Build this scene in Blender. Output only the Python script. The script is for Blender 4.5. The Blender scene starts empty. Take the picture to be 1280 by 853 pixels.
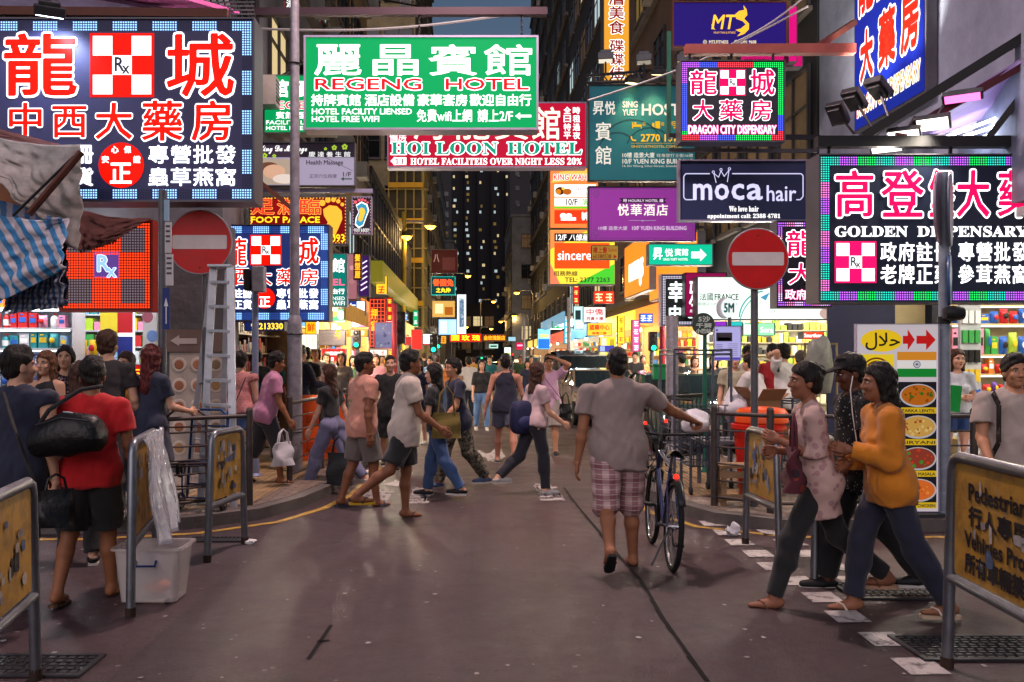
import bpy, bmesh, math, random
import numpy as np
from mathutils import Vector, Matrix
R = math.radians
rng = random.Random(7)
SC = bpy.context.scene
COL = SC.collection
# ------------------------------------------------------------------ camera, world, sun, exposure
F, VX, VY, CAMZ = 1100.0, 590.0, 448.0, 1.68
cd = bpy.data.cameras.new('camera')
cam = bpy.data.objects.new('camera', cd)
COL.objects.link(cam)
cam.location = (0, 0, CAMZ)
cam.rotation_euler = (R(90), 0, 0)
cd.sensor_width = 36.0
cd.lens = F / 1280 * 36
cd.shift_x = (640 - VX) / 1280
cd.shift_y = (VY - 426.5) / 1280
cd.clip_start = 0.05
cd.clip_end = 3000
SC.camera = cam
W = bpy.data.worlds.new('World')
SC.world = W
W.use_nodes = True
sky = W.node_tree.nodes.new('ShaderNodeTexSky')
sky.sky_type = 'NISHITA'
sky.sun_disc = False
SUN_EL, SUN_ROT = 34, 198
sky.sun_elevation = R(SUN_EL)
sky.sun_rotation = R(SUN_ROT)
bg = W.node_tree.nodes['Background']
W.node_tree.links.new(sky.outputs[0], bg.inputs[0])
bg.inputs[1].default_value = 0.017
sl = bpy.data.lights.new('sun', 'SUN')
sl.energy = 0.48
sl.angle = R(60)
sl.color = (1.0, 0.80, 0.84)
sun = bpy.data.objects.new('sun', sl)
COL.objects.link(sun)
sun.location = (0, -20, 30)
sun.rotation_euler = (R(90 - SUN_EL), 0, R(180 - SUN_ROT))
SC.view_settings.view_transform = 'Standard'
SC.view_settings.look = 'None'
SC.view_settings.exposure = 1.35
SC.view_settings.gamma = 1.0
SC.view_settings.use_curve_mapping = False
cy = SC.cycles
cy.max_bounces = 6
cy.diffuse_bounces = 3
cy.glossy_bounces = 3
cy.transmission_bounces = 6
cy.transparent_max_bounces = 8
cy.sample_clamp_indirect = 4.0
cy.use_denoising = True
cy.use_adaptive_sampling = True
cy.adaptive_threshold = 0.02
cy.caustics_reflective = cy.caustics_refractive = False
def P(px, py, Y):
 return Vector(((px - VX) * Y / F, Y, CAMZ + (VY - py) * Y / F))
def PX(px, Y): return (px - VX) * Y / F
def PZ(py, Y): return CAMZ + (VY - py) * Y / F
def YG(py): return CAMZ * F / (py - VY)
def G(px, py):
 Y = YG(py)
 return Vector((PX(px, Y), Y, 0))
# ------------------------------------------------------------------ materials
def srgb(h):
 if isinstance(h, str):
  h = h.lstrip('#')
  c = [int(h[i:i + 2], 16) / 255 for i in (0, 2, 4)]
  return tuple(((x + .055) / 1.055) ** 2.4 if x > .04045 else x / 12.92 for x in c)
 return tuple(h)
_M = {}
def nd(nt, t, **kw):
 n = nt.nodes.new(t)
 for k, v in kw.items():
  if k.startswith('i_'):
   key = k[2:]
   n.inputs[int(key) if key.isdigit() else key].default_value = v
  else:
   setattr(n, k, v)
 return n
def mat(col, rough=.6, metal=0., var=.18, vs=3., bump=0., bs=60., emit=0., ecol=None, alpha=1., trans=0., coat=0., nolight=False, name='surface', sub=0.):
 col = srgb(col)
 key = (col, rough, metal, var, vs, bump, bs, emit, ecol, alpha, trans, coat, nolight, sub)
 if key in _M: return _M[key]
 m = bpy.data.materials.new(name)
 m.use_nodes = True
 nt = m.node_tree
 b = nt.nodes['Principled BSDF']
 b.inputs['Base Color'].default_value = (*col, 1)
 b.inputs['Specular IOR Level'].default_value = .5 if rough < .35 else .3
 b.inputs['Roughness'].default_value = rough
 b.inputs['Metallic'].default_value = metal
 b.inputs['Alpha'].default_value = alpha
 b.inputs['Transmission Weight'].default_value = trans
 b.inputs['Coat Weight'].default_value = coat
 if sub:
  b.inputs['Subsurface Weight'].default_value = sub
  b.inputs['Subsurface Radius'].default_value = (.012, .004, .002)
  b.inputs['Subsurface Scale'].default_value = 1.0
 if emit:
  b.inputs['Emission Color'].default_value = (*(srgb(ecol) if ecol else col), 1)
  b.inputs['Emission Strength'].default_value = emit
 if nolight: m.cycles.emission_sampling = 'NONE'
 if var or bump:
  tc = nd(nt, 'ShaderNodeTexCoord')
 if var:
  n = nd(nt, 'ShaderNodeTexNoise', i_Scale=vs, i_Detail=6., i_Roughness=.65)
  nt.links.new(tc.outputs['Object'], n.inputs['Vector'])
  mr = nd(nt, 'ShaderNodeMapRange')
  mr.inputs[1].default_value = .3; mr.inputs[2].default_value = .7
  mr.inputs[3].default_value = 1 - var; mr.inputs[4].default_value = 1 + var
  nt.links.new(n.outputs[0], mr.inputs[0])
  hs = nd(nt, 'ShaderNodeHueSaturation')
  hs.inputs['Color'].default_value = (*col, 1)
  nt.links.new(mr.outputs[0], hs.inputs['Value'])
  nt.links.new(hs.outputs[0], b.inputs['Base Color'])
  r2 = nd(nt, 'ShaderNodeMapRange')
  r2.inputs[3].default_value = max(.02, rough - .12); r2.inputs[4].default_value = min(1, rough + .12)
  nt.links.new(n.outputs[0], r2.inputs[0])
  nt.links.new(r2.outputs[0], b.inputs['Roughness'])
 if bump:
  n2 = nd(nt, 'ShaderNodeTexNoise', i_Scale=bs, i_Detail=4.)
  nt.links.new(tc.outputs['Object'], n2.inputs['Vector'])
  bp = nd(nt, 'ShaderNodeBump', i_Strength=bump, i_Distance=.02)
  nt.links.new(n2.outputs[0], bp.inputs['Height'])
  nt.links.new(bp.outputs[0], b.inputs['Normal'])
 _M[key] = m
 return m
def em(col, s=1.2, light=False, base=.15):
 """emissive colour"""
 c = srgb(col)
 key = ('em', c, s, light)
 if key in _M: return _M[key]
 m = bpy.data.materials.new('lit')
 m.use_nodes = True
 b = m.node_tree.nodes['Principled BSDF']
 b.inputs['Base Color'].default_value = (*[x * base for x in c], 1)
 b.inputs['Roughness'].default_value = .35
 b.inputs['Emission Color'].default_value = (*c, 1)
 b.inputs['Emission Strength'].default_value = s * (.8 if light else .58)
 b.inputs['Specular IOR Level'].default_value = .06
 if not light: m.cycles.emission_sampling = 'NONE'
 _M[key] = m
 return m
def nodemat(name, build, rough=.7, metal=0.):
 """build(nt, bsdf, obj_coord_socket) wires a custom pattern"""
 if name in _M: return _M[name]
 m = bpy.data.materials.new(name)
 m.use_nodes = True
 nt = m.node_tree
 b = nt.nodes['Principled BSDF']
 b.inputs['Roughness'].default_value = rough
 b.inputs['Metallic'].default_value = metal
 tc = nd(nt, 'ShaderNodeTexCoord')
 build(nt, b, tc.outputs['Object'])
 _M[name] = m
 return m
def mathn(nt, op, a, b=None, c=None):
 n = nd(nt, 'ShaderNodeMath', operation=op)
 for i, x in enumerate((a, b, c)):
  if x is None: continue
  if hasattr(x, 'is_linked'): nt.links.new(x, n.inputs[i])
  else: n.inputs[i].default_value = x
 return n.outputs[0]
def mixc(nt, f, a, b, mode='MIX'):
 n = nd(nt, 'ShaderNodeMix', data_type='RGBA', blend_type=mode)
 for s, x in ((0, f), (6, a), (7, b)):
  if hasattr(x, 'is_linked'): nt.links.new(x, n.inputs[s])
  elif s == 0: n.inputs[0].default_value = x
  else: n.inputs[s].default_value = (*srgb(x), 1)
 return n.outputs[2]
def noise(nt, vec, scale, detail=4., rough=.6):
 n = nd(nt, 'ShaderNodeTexNoise', i_Scale=scale, i_Detail=detail, i_Roughness=rough)
 nt.links.new(vec, n.inputs['Vector'])
 return n.outputs[0]
def ramp(nt, f, lo, hi, a=0., b=1.):
 n = nd(nt, 'ShaderNodeMapRange')
 n.inputs[1].default_value = lo; n.inputs[2].default_value = hi
 n.inputs[3].default_value = a; n.inputs[4].default_value = b
 nt.links.new(f, n.inputs[0])
 return n.outputs[0]
def bump(nt, b, h, s=.3, d=.01):
 n = nd(nt, 'ShaderNodeBump', i_Strength=s, i_Distance=d)
 nt.links.new(h, n.inputs['Height'])
 nt.links.new(n.outputs[0], b.inputs['Normal'])
# ------------------------------------------------------------------ objects
def tag(o, label=None, cat=None, group=None, kind=None):
 if label: o['label'] = label
 if cat: o['category'] = cat
 if group: o['group'] = group
 if kind: o['kind'] = kind
 return o
def thing(name, label, cat, loc=(0, 0, 0), rz=0., group=None):
 o = bpy.data.objects.new(name, None)
 o.empty_display_size = .1
 COL.objects.link(o)
 o.location = loc
 o.rotation_euler = (0, 0, rz)
 return tag(o, label, cat, group)
def wloc(o):
 v = Vector((0, 0, 0))
 while o is not None:
  v = v + Vector(o.location)
  o = o.parent
 return v
def copy_tree(o, parent=None):
 c = o.copy()
 COL.objects.link(c)
 c.parent = parent
 for ch in list(o.children): copy_tree(ch, c)
 return c
def frame_of(d, up=Vector((0, 0, 1))):
 d = Vector(d).normalized()
 u = d.cross(up)
 if u.length < 1e-4: u = d.cross(Vector((0, 1, 0)))
 u.normalize()
 return u, u.cross(d).normalized()
class MB:
 def __init__(s, *mats):
  s.v, s.f, s.m, s.n, s.mats = [], [], [], 0, list(mats)
 def mi(s, m):
  if m is None: return 0
  if m not in s.mats: s.mats.append(m)
  return s.mats.index(m)
 def add(s, vs, fs, m=None):
  k = s.mi(m)
  s.v.extend(tuple(x) for x in vs)
  n = s.n
  for f in fs:
   s.f.append(tuple(i + n for i in f))
   s.m.append(k)
  s.n += len(vs)
  return s
 def box(s, x0, y0, z0, x1, y1, z1, m=None):
  x0, x1 = min(x0, x1), max(x0, x1); y0, y1 = min(y0, y1), max(y0, y1); z0, z1 = min(z0, z1), max(z0, z1)
  return s.add([(x0, y0, z0), (x1, y0, z0), (x1, y1, z0), (x0, y1, z0), (x0, y0, z1), (x1, y0, z1), (x1, y1, z1), (x0, y1, z1)],
     [(0, 3, 2, 1), (4, 5, 6, 7), (0, 1, 5, 4), (1, 2, 6, 5), (2, 3, 7, 6), (3, 0, 4, 7)], m)
 def obox(s, c, size, rot=None, m=None):
  hx, hy, hz = [a / 2 for a in size]
  M = rot if rot is not None else Matrix.Identity(3)
  vs = [Vector(c) + M @ Vector((a * hx, b * hy, d * hz)) for d in (-1, 1) for a, b in ((-1, -1), (1, -1), (1, 1), (-1, 1))]
  return s.add(vs, [(0, 3, 2, 1), (4, 5, 6, 7), (0, 1, 5, 4), (1, 2, 6, 5), (2, 3, 7, 6), (3, 0, 4, 7)], m)
 def bar(s, a, b, w, h=None, m=None, up=Vector((0, 0, 1))):
  a, b = Vector(a), Vector(b); h = h or w
  u, v = frame_of(b - a, up)
  vs = [p + u * i * w / 2 + v * j * h / 2 for p in (a, b) for i, j in ((-1, -1), (1, -1), (1, 1), (-1, 1))]
  return s.add(vs, [(3, 2, 1, 0), (4, 5, 6, 7), (0, 1, 5, 4), (1, 2, 6, 5), (2, 3, 7, 6), (3, 0, 4, 7)], m)
 def cyl(s, a, b, r0, r1=None, seg=12, m=None, cap=True):
  return s.tube([a, b], [r0, r0 if r1 is None else r1], seg, m, cap)
 def tube(s, pts, r, seg=8, m=None, cap=True, closed=False):
  pts = [Vector(p) for p in pts]; n = len(pts)
  rs = list(r) if hasattr(r, '__len__') else [r] * n
  vs, u = [], None
  for i, p in enumerate(pts):
   if closed: d = (pts[(i + 1) % n] - pts[i - 1]).normalized()
   else:
    d = Vector((0, 0, 0))
    if i > 0: d += (p - pts[i - 1]).normalized()
    if i < n - 1: d += (pts[i + 1] - p).normalized()
    if d.length < 1e-6: d = pts[min(i + 1, n - 1)] - pts[max(i - 1, 0)]
    d.normalize()
   if u is None: u, w = frame_of(d)
   else:
    u = (u - d * u.dot(d))
    if u.length < 1e-5: u, _ = frame_of(d)
    u.normalize()
   w = d.cross(u)
   for k in range(seg):
    a = 2 * math.pi * k / seg
    vs.append(p + (u * math.cos(a) + w * math.sin(a)) * rs[i])
  fs = []
  for i in range(n if closed else n - 1):
   j = (i + 1) % n
   for k in range(seg):
    l = (k + 1) % seg
    fs.append((i * seg + k, i * seg + l, j * seg + l, j * seg + k))
  if cap and not closed:
   fs.append(tuple(range(seg))[::-1]); fs.append(tuple((n - 1) * seg + k for k in range(seg)))
  return s.add(vs, fs, m)
 def lathe(s, c, prof, seg=16, m=None, axis='z', sx=1., sy=1.):
  """prof: list of (radius, height) along z from centre c"""
  vs, fs = [], []
  for r, h in prof:
   for k in range(seg):
    a = 2 * math.pi * k / seg
    x, y = r * math.cos(a) * sx, r * math.sin(a) * sy
    vs.append({'z': (c[0] + x, c[1] + y, c[2] + h), 'y': (c[0] + x, c[1] + h, c[2] - y), 'x': (c[0] + h, c[1] + x, c[2] + y)}[axis])
  for i in range(len(prof) - 1):
   for k in range(seg):
    l = (k + 1) % seg
    fs.append((i * seg + k, i * seg + l, (i + 1) * seg + l, (i + 1) * seg + k))
  fs.append(tuple(range(seg))[::-1]); n = len(prof) - 1
  fs.append(tuple(n * seg + k for k in range(seg)))
  return s.add(vs, fs, m)
 def sph(s, c, r, seg=12, ring=8, m=None, rot=None):
  r = (r, r, r) if not hasattr(r, '__len__') else r
  prof = []
  vs, fs = [], []
  for i in range(ring + 1):
   t = math.pi * i / ring - math.pi / 2
   for k in range(seg):
    a = 2 * math.pi * k / seg
    v = Vector((math.cos(t) * math.cos(a) * r[0], math.cos(t) * math.sin(a) * r[1], math.sin(t) * r[2]))
    if rot is not None: v = rot @ v
    vs.append(Vector(c) + v)
  for i in range(ring):
   for k in range(seg):
    l = (k + 1) % seg
    fs.append((i * seg + k, i * seg + l, (i + 1) * seg + l, (i + 1) * seg + k))
  return s.add(vs, fs, m)
 def prism(s, poly, fn, d0, d1, m=None):
  """extrude a 2D polygon (counter-clockwise); fn(u, v, d) -> point"""
  n = len(poly)
  vs = [fn(u, v, d0) for u, v in poly] + [fn(u, v, d1) for u, v in poly]
  fs = [tuple(range(n)), tuple(range(n, 2 * n))[::-1]] + [(i + n, (i + 1) % n + n, (i + 1) % n, i) for i in range(n)]
  return s.add(vs, fs, m)
 def sheet(s, fn, nu, nv, m=None, thick=0.):
  vs = [fn(i / nu, j / nv) for j in range(nv + 1) for i in range(nu + 1)]
  fs = [(j * (nu + 1) + i, j * (nu + 1) + i + 1, (j + 1) * (nu + 1) + i + 1, (j + 1) * (nu + 1) + i) for j in range(nv) for i in range(nu)]
  return s.add(vs, fs, m)
 def quad(s, a, b, c, d, m=None):
  return s.add([a, b, c, d], [(0, 1, 2, 3)], m)
 def np_add(s, V, Fa, m=None):
  k = s.mi(m)
  s.v.extend(map(tuple, V.tolist()))
  n = s.n
  s.f.extend(tuple(x) for x in (Fa + n).tolist())
  s.m.extend([k] * len(Fa))
  s.n += len(V)
  return s
 def build(s, name, m=None, parent=None, smooth=None, bevel=0., local=False, fixn=False):
  if m is not None and not s.mats: s.mats = [m]
  me = bpy.data.meshes.new(name)
  V = np.array(s.v, dtype=float).reshape(-1, 3)
  o = bpy.data.objects.new(name, me)
  if parent is not None:
   if not local: V = V - np.array(wloc(parent))
   o.parent = parent
  elif not local and len(V):
   b = np.array([(V[:, 0].min() + V[:, 0].max()) / 2, (V[:, 1].min() + V[:, 1].max()) / 2, V[:, 2].min()])
   o.location = b
   V = V - b
  me.from_pydata(V.tolist(), [], s.f)
  for x in s.mats: me.materials.append(x)
  if len(s.mats) > 1: me.polygons.foreach_set('material_index', s.m)
  if fixn:
   bm = bmesh.new(); bm.from_mesh(me); bmesh.ops.recalc_face_normals(bm, faces=bm.faces); bm.to_mesh(me); bm.free()
  if smooth is not None:
   me.shade_smooth()
   me.set_sharp_from_angle(angle=R(smooth))
  me.update()
  COL.objects.link(o)
  if bevel:
   b = o.modifiers.new('bevel', 'BEVEL'); b.width = bevel; b.segments = 2; b.limit_method = 'ANGLE'; b.angle_limit = R(40)
  return o
def rounded(x0, y0, x1, y1, r, n=5):
 out = []
 for cx, cy_, a0 in ((x1 - r, y1 - r, 0), (x0 + r, y1 - r, 90), (x0 + r, y0 + r, 180), (x1 - r, y0 + r, 270)):
  for k in range(n + 1):
   a = R(a0 + 90 * k / n)
   out.append((cx + r * math.cos(a), cy_ + r * math.sin(a)))
 return out
# ------------------------------------------------------------------ lettering
_T = {}
SER = {**{chr(65 + i): chr(0x1D400 + i) for i in range(26)}, **{chr(97 + i): chr(0x1D41A + i) for i in range(26)}, **{chr(48 + i): chr(0x1D7CE + i) for i in range(10)}}
def serif(t): return ''.join(SER.get(c, c) for c in t)
def script(t): return ''.join(chr(0x1D4D0 + ord(c) - 65) if 'A' <= c <= 'Z' else chr(0x1D4EA + ord(c) - 97) if 'a' <= c <= 'z' else c for c in t)
def glyphs(t, sp=1.0, res=2, italic=0.):
 key = (t, sp, res, italic)
 if key in _T: return _T[key]
 c = bpy.data.curves.new('lettering', 'FONT')
 c.body = t; c.resolution_u = res; c.space_character = sp; c.shear = italic
 o = bpy.data.objects.new('lettering', c)
 COL.objects.link(o)
 me = bpy.data.meshes.new_from_object(o.evaluated_get(bpy.context.evaluated_depsgraph_get()))
 bpy.data.objects.remove(o); bpy.data.curves.remove(c)
 V = np.zeros(len(me.vertices) * 3); me.vertices.foreach_get('co', V)
 V = V.reshape(-1, 3)[:, :2].copy()
 Fc = [tuple(p.vertices) for p in me.polygons]
 cnt = {}
 for f in Fc:
  for a, b in zip(f, f[1:] + f[:1]):
   e = (a, b) if a < b else (b, a)
   cnt[e] = cnt.get(e, 0) + 1
 E = np.array([e for e, n in cnt.items() if n == 1], dtype=int).reshape(-1, 2)
 bpy.data.meshes.remove(me)
 if len(V):
  lo, hi = V.min(0), V.max(0)
  V = V - lo
  size = hi - lo
 else: size = np.array([1., 1.])
 _T[key] = (V, Fc, E, size)
 return _T[key]
def put_text(mb, t, fn, x0, y0, x1, y1, m, d=0., w=0., pen=(1, 1, 0), sp=1.0, res=2, italic=0.):
 """fit t into the rectangle (u right, v up) of a plane; fn(U, V, d) maps arrays to points; w fattens the strokes"""
 V, Fc, E, size = glyphs(t, sp, res, italic)
 if not len(V): return
 W_, H_ = x1 - x0 - 2 * w, y1 - y0 - 2 * w
 U = x0 + w + V[:, 0] * (W_ / max(size[0], 1e-6)); S = y0 + w + V[:, 1] * (H_ / max(size[1], 1e-6))
 k = mb.mi(m)
 pts = fn(U, S, d)
 n = mb.n
 mb.v.extend(map(tuple, pts.tolist())); mb.n += len(pts)
 for f in Fc:
  mb.f.append(tuple(i + n for i in f)); mb.m.append(k)
 if w > 0 and len(E):
  A = np.stack([U[E[:, 0]], S[E[:, 0]]], 1); B = np.stack([U[E[:, 1]], S[E[:, 1]]], 1)
  dd = B - A
  ln = np.linalg.norm(dd, axis=1, keepdims=True); ln[ln == 0] = 1
  nn = np.stack([-dd[:, 1], dd[:, 0]], 1) / ln
  ca, sa = math.cos(pen[2]), math.sin(pen[2])
  T = np.array([[ca, -sa], [sa, ca]]) @ np.diag([w * pen[0], w * pen[1]])
  q = nn @ T
  off = (q @ T.T) / np.maximum(np.linalg.norm(q, axis=1, keepdims=True), 1e-9)
  Q = np.stack([A - off, B - off, B + off, A + off], 1).reshape(-1, 2)
  pts = fn(Q[:, 0], Q[:, 1], d + .0006)
  mb.np_add(pts, np.arange(len(Q)).reshape(-1, 4), m)
  used = np.unique(E)
  C = np.stack([U[used], S[used]], 1)
  ang = np.arange(6) * math.pi / 3 + .3
  ring = np.stack([np.cos(ang), np.sin(ang)], 1) @ T.T
  Q = (C[:, None, :] + ring[None]).reshape(-1, 2)
  pts = fn(Q[:, 0], Q[:, 1], d + .0012)
  mb.np_add(pts, np.arange(len(Q)).reshape(-1, 6), m)
# ------------------------------------------------------------------ people: one smooth surface per body, grown from a distance field
def cap_d(Pn, a, b, r0, r1):
 a = np.asarray(a, float); b = np.asarray(b, float)
 ab = b - a; L = max(float(ab @ ab), 1e-9)
 t = np.clip(((Pn - a) @ ab) / L, 0, 1)
 return np.linalg.norm(Pn - a - t[..., None] * ab, axis=-1) - (r0 + (r1 - r0) * t)
class Field:
 def __init__(s, lo, hi, h):
  s.lo = np.array(lo, float); s.h = h
  s.n = np.maximum(np.ceil((np.array(hi) - s.lo) / h).astype(int) + 1, 4)
  s.f = np.full(s.n, .08)
 def region(s, lo, hi):
  i0 = np.maximum(np.floor((lo - s.lo) / s.h).astype(int), 0); i1 = np.minimum(np.ceil((hi - s.lo) / s.h).astype(int) + 1, s.n)
  if np.any(i1 <= i0): return None, None
  g = np.meshgrid(*[s.lo[k] + s.h * np.arange(i0[k], i1[k]) for k in range(3)], indexing='ij')
  return tuple(slice(a, b) for a, b in zip(i0, i1)), np.stack(g, -1)
 def blend(s, sl, d, k, sub=False):
  a = s.f[sl]
  if sub: s.f[sl] = np.maximum(a, -d); return
  if k <= 0: s.f[sl] = np.minimum(a, d); return
  hh = np.maximum(k - np.abs(a - d), 0) / k
  s.f[sl] = np.minimum(a, d) - hh * hh * k * .25
 def cap(s, a, b, r0, r1=None, k=.03, cut=None, sq=None):
  """capsule a-b; cut=(point, normal) keeps the side where (p-point).normal<0 ; sq=(axis_matrix rows, scales) flattens it"""
  r1 = r0 if r1 is None else r1
  a = np.array(a, float); b = np.array(b, float); rm = max(r0, r1) * (1 if sq is None else max(1, 1 / min(sq[1]))) + .07
  sl, Q = s.region(np.minimum(a, b) - rm, np.maximum(a, b) + rm)
  if sl is None: return
  if sq is None: d = cap_d(Q, a, b, r0, r1)
  else:
   M, scl = sq; scl = np.array(scl)
   tr = lambda x: (np.asarray(x) @ M.T) * scl
   d = cap_d(tr(Q), tr(a), tr(b), r0, r1) / max(1., float(scl.max()) * .8)
  if cut is not None:
   for c in (cut if isinstance(cut, list) else [cut]):
    d = np.maximum(d, (Q - np.array(c[0])) @ np.array(c[1]))
  s.blend(sl, d, k)
 def ell(s, c, r, M=None, k=.02, sub=False, cut=None):
  c = np.array(c, float); r = np.array(r, float); rm = r.max() + .06
  sl, Q = s.region(c - rm, c + rm)
  if sl is None: return
  q = (Q - c)
  if M is not None: q = q @ M.T
  l = np.linalg.norm(q / r, axis=-1)
  d = (l - 1) * r.min() if r.max() > 2.5 * r.min() else l * (l - 1) / np.maximum(np.linalg.norm(q / (r * r), axis=-1), 1e-6)
  if cut is not None:
   for c_ in (cut if isinstance(cut, list) else [cut]):
    d = np.maximum(d, (Q - np.array(c_[0])) @ np.array(c_[1]))
  s.blend(sl, d, k, sub)
 def wrinkle(s, amp, fr, ph):
  g = np.meshgrid(*[s.lo[k] + s.h * np.arange(s.n[k]) for k in range(3)], indexing='ij')
  x, y, z = g
  w = np.sin(fr * (x * .8 + z * .9) + 2.2 * np.sin(fr * .43 * (z - y) + ph)) + .7 * np.sin(fr * 1.7 * (z * .6 - x * .9 + y * .5) + 1.8 * np.sin(fr * .6 * x + ph * 2))
  s.f += amp * w
 def mesh(s):
  f = np.pad(s.f, 1, constant_values=.1)
  lo = s.lo - s.h
  ins = f < 0
  n = f.shape
  c = [ins[i:n[0] - 1 + i, j:n[1] - 1 + j, k:n[2] - 1 + k] for i in (0, 1) for j in (0, 1) for k in (0, 1)]
  sm = np.sum(c, axis=0)
  act = (sm > 0) & (sm < 8)
  idx = np.full(act.shape, -1); ii = np.argwhere(act)
  if not len(ii): return np.zeros((0, 3)), np.zeros((0, 4), int)
  idx[tuple(ii.T)] = np.arange(len(ii))
  acc = np.zeros((len(ii), 3)); cnt = np.zeros(len(ii))
  offs = [(i, j, k) for i in (0, 1) for j in (0, 1) for k in (0, 1)]
  val = {o: f[ii[:, 0] + o[0], ii[:, 1] + o[1], ii[:, 2] + o[2]] for o in offs}
  for o in offs:
   for ax in range(3):
    if o[ax] == 0:
     q = list(o); q[ax] = 1; q = tuple(q)
     a, b = val[o], val[q]
     cr = (a < 0) != (b < 0)
     t = np.where(cr, a / np.where(cr, a - b, 1), 0)
     p = np.tile(np.array(o, float), (len(ii), 1)); p[:, ax] += t
     acc += p * cr[:, None]; cnt += cr
  V = lo + s.h * (ii + acc / cnt[:, None])
  Q = []
  for ax in range(3):
   A = [slice(None)] * 3; B = [slice(None)] * 3
   A[ax] = slice(0, n[ax] - 1); B[ax] = slice(1, n[ax])
   a, b = ins[tuple(A)], ins[tuple(B)]
   e = np.argwhere(a != b)
   u, v = (ax + 1) % 3, (ax + 2) % 3
   e = e[(e[:, u] > 0) & (e[:, v] > 0) & (e[:, u] < n[u] - 1) & (e[:, v] < n[v] - 1)]
   du = np.zeros(3, int); du[u] = 1; dv = np.zeros(3, int); dv[v] = 1
   g = lambda x: idx[x[:, 0], x[:, 1], x[:, 2]]
   q = np.stack([g(e - du - dv), g(e - dv), g(e), g(e - du)], 1)
   flip = ~a[tuple(e.T)]
   q[flip] = q[flip][:, ::-1]
   Q.append(q)
  return V, np.concatenate(Q)
def rotm(ax, deg):
 return np.array(Matrix.Rotation(R(deg), 3, ax))
HANDS = {}
def hand_mesh(kind):
 """left-handed template: wrist at origin, fingers along -Z, palm facing +X (inwards for the left hand), thumb towards +Y"""
 if kind in HANDS: return HANDS[kind]
 f = Field((-.07, -.08, -.22), (.11, .09, .03), .0042)
 f.cap((0, 0, .02), (0, 0, -.02), .024, .026, .01)
 for y in (-.028, -.01, .010, .028):
  f.cap((0, y * .75, -.02), (.002, y, -.088), .0135, .0125, .012)
 curl = {'relaxed': (14, 22, 16), 'grip': (62, 72, 48), 'point': (20, 25, 15)}[kind]
 for y, L, r in ((.029, .068, .0088), (.010, .078, .0092), (-.010, .072, .0088), (-.028, .056, .0078)):
  p = np.array((.002, y, -.088)); a = 0
  for seg, c in zip((.45, .30, .25), curl):
   a += c + (abs(y) * 120 if kind == 'relaxed' else 0)
   q = p + L * seg * np.array((math.sin(R(a)), 0, -math.cos(R(a))))
   f.cap(p, q, r, r * .9, .004)
   p = q
 if kind == 'grip': T = [(.004, .03, -.03), (.03, .045, -.055), (.055, .03, -.07), (.06, .012, -.075)]
 else: T = [(.004, .022, -.02), (.016, .045, -.05), (.022, .052, -.08), (.024, .050, -.102)]
 for i in range(3): f.cap(T[i], T[i + 1], .0125 - .0015 * i, .011 - .0015 * i, .008)
 HANDS[kind] = f.mesh()
 return HANDS[kind]
def ik(sh, target, L1, L2, hint):
 d = target - sh; D = min(max(np.linalg.norm(d), .05), L1 + L2 - .004); u = d / max(np.linalg.norm(d), 1e-6)
 t = sh + u * D
 a = (L1 * L1 - L2 * L2 + D * D) / (2 * D); hh = math.sqrt(max(L1 * L1 - a * a, 0))
 hv = np.array(hint, float); hv = hv - u * (hv @ u); hv /= max(np.linalg.norm(hv), 1e-6)
 return sh + u * a + hv * hh, t
SKIN = {'light': '#c99a80', 'mid': '#b07f60', 'tan': '#8f5d40', 'dark': '#5b3a28'}
def fabric(col, name='cloth', rough=.88):
 def f(nt, b, v):
  n = noise(nt, v, 5, 4)
  hs = nd(nt, 'ShaderNodeHueSaturation'); hs.inputs['Color'].default_value = (*srgb(col), 1)
  nt.links.new(ramp(nt, n, .3, .7, .86, 1.12), hs.inputs['Value']); nt.links.new(hs.outputs[0], b.inputs['Base Color'])
  folds(nt, b, v)
  b.inputs['Sheen Weight'].default_value = .15
 return nodemat('cloth ' + col, f, rough)
def folds(nt, b, v):
 mp = nd(nt, 'ShaderNodeMapping'); mp.inputs['Scale'].default_value = (7, 7, 3.2); mp.inputs['Rotation'].default_value = (.35, .6, 0); nt.links.new(v, mp.inputs[0])
 n1 = nd(nt, 'ShaderNodeTexNoise', i_Scale=1., i_Detail=1.5, i_Distortion=.7); nt.links.new(mp.outputs[0], n1.inputs['Vector'])
 hgt = mathn(nt, 'ADD', n1.outputs[0], mathn(nt, 'MULTIPLY', noise(nt, v, 300, 2), .03))
 bump(nt, b, hgt, .6, .045)
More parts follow.
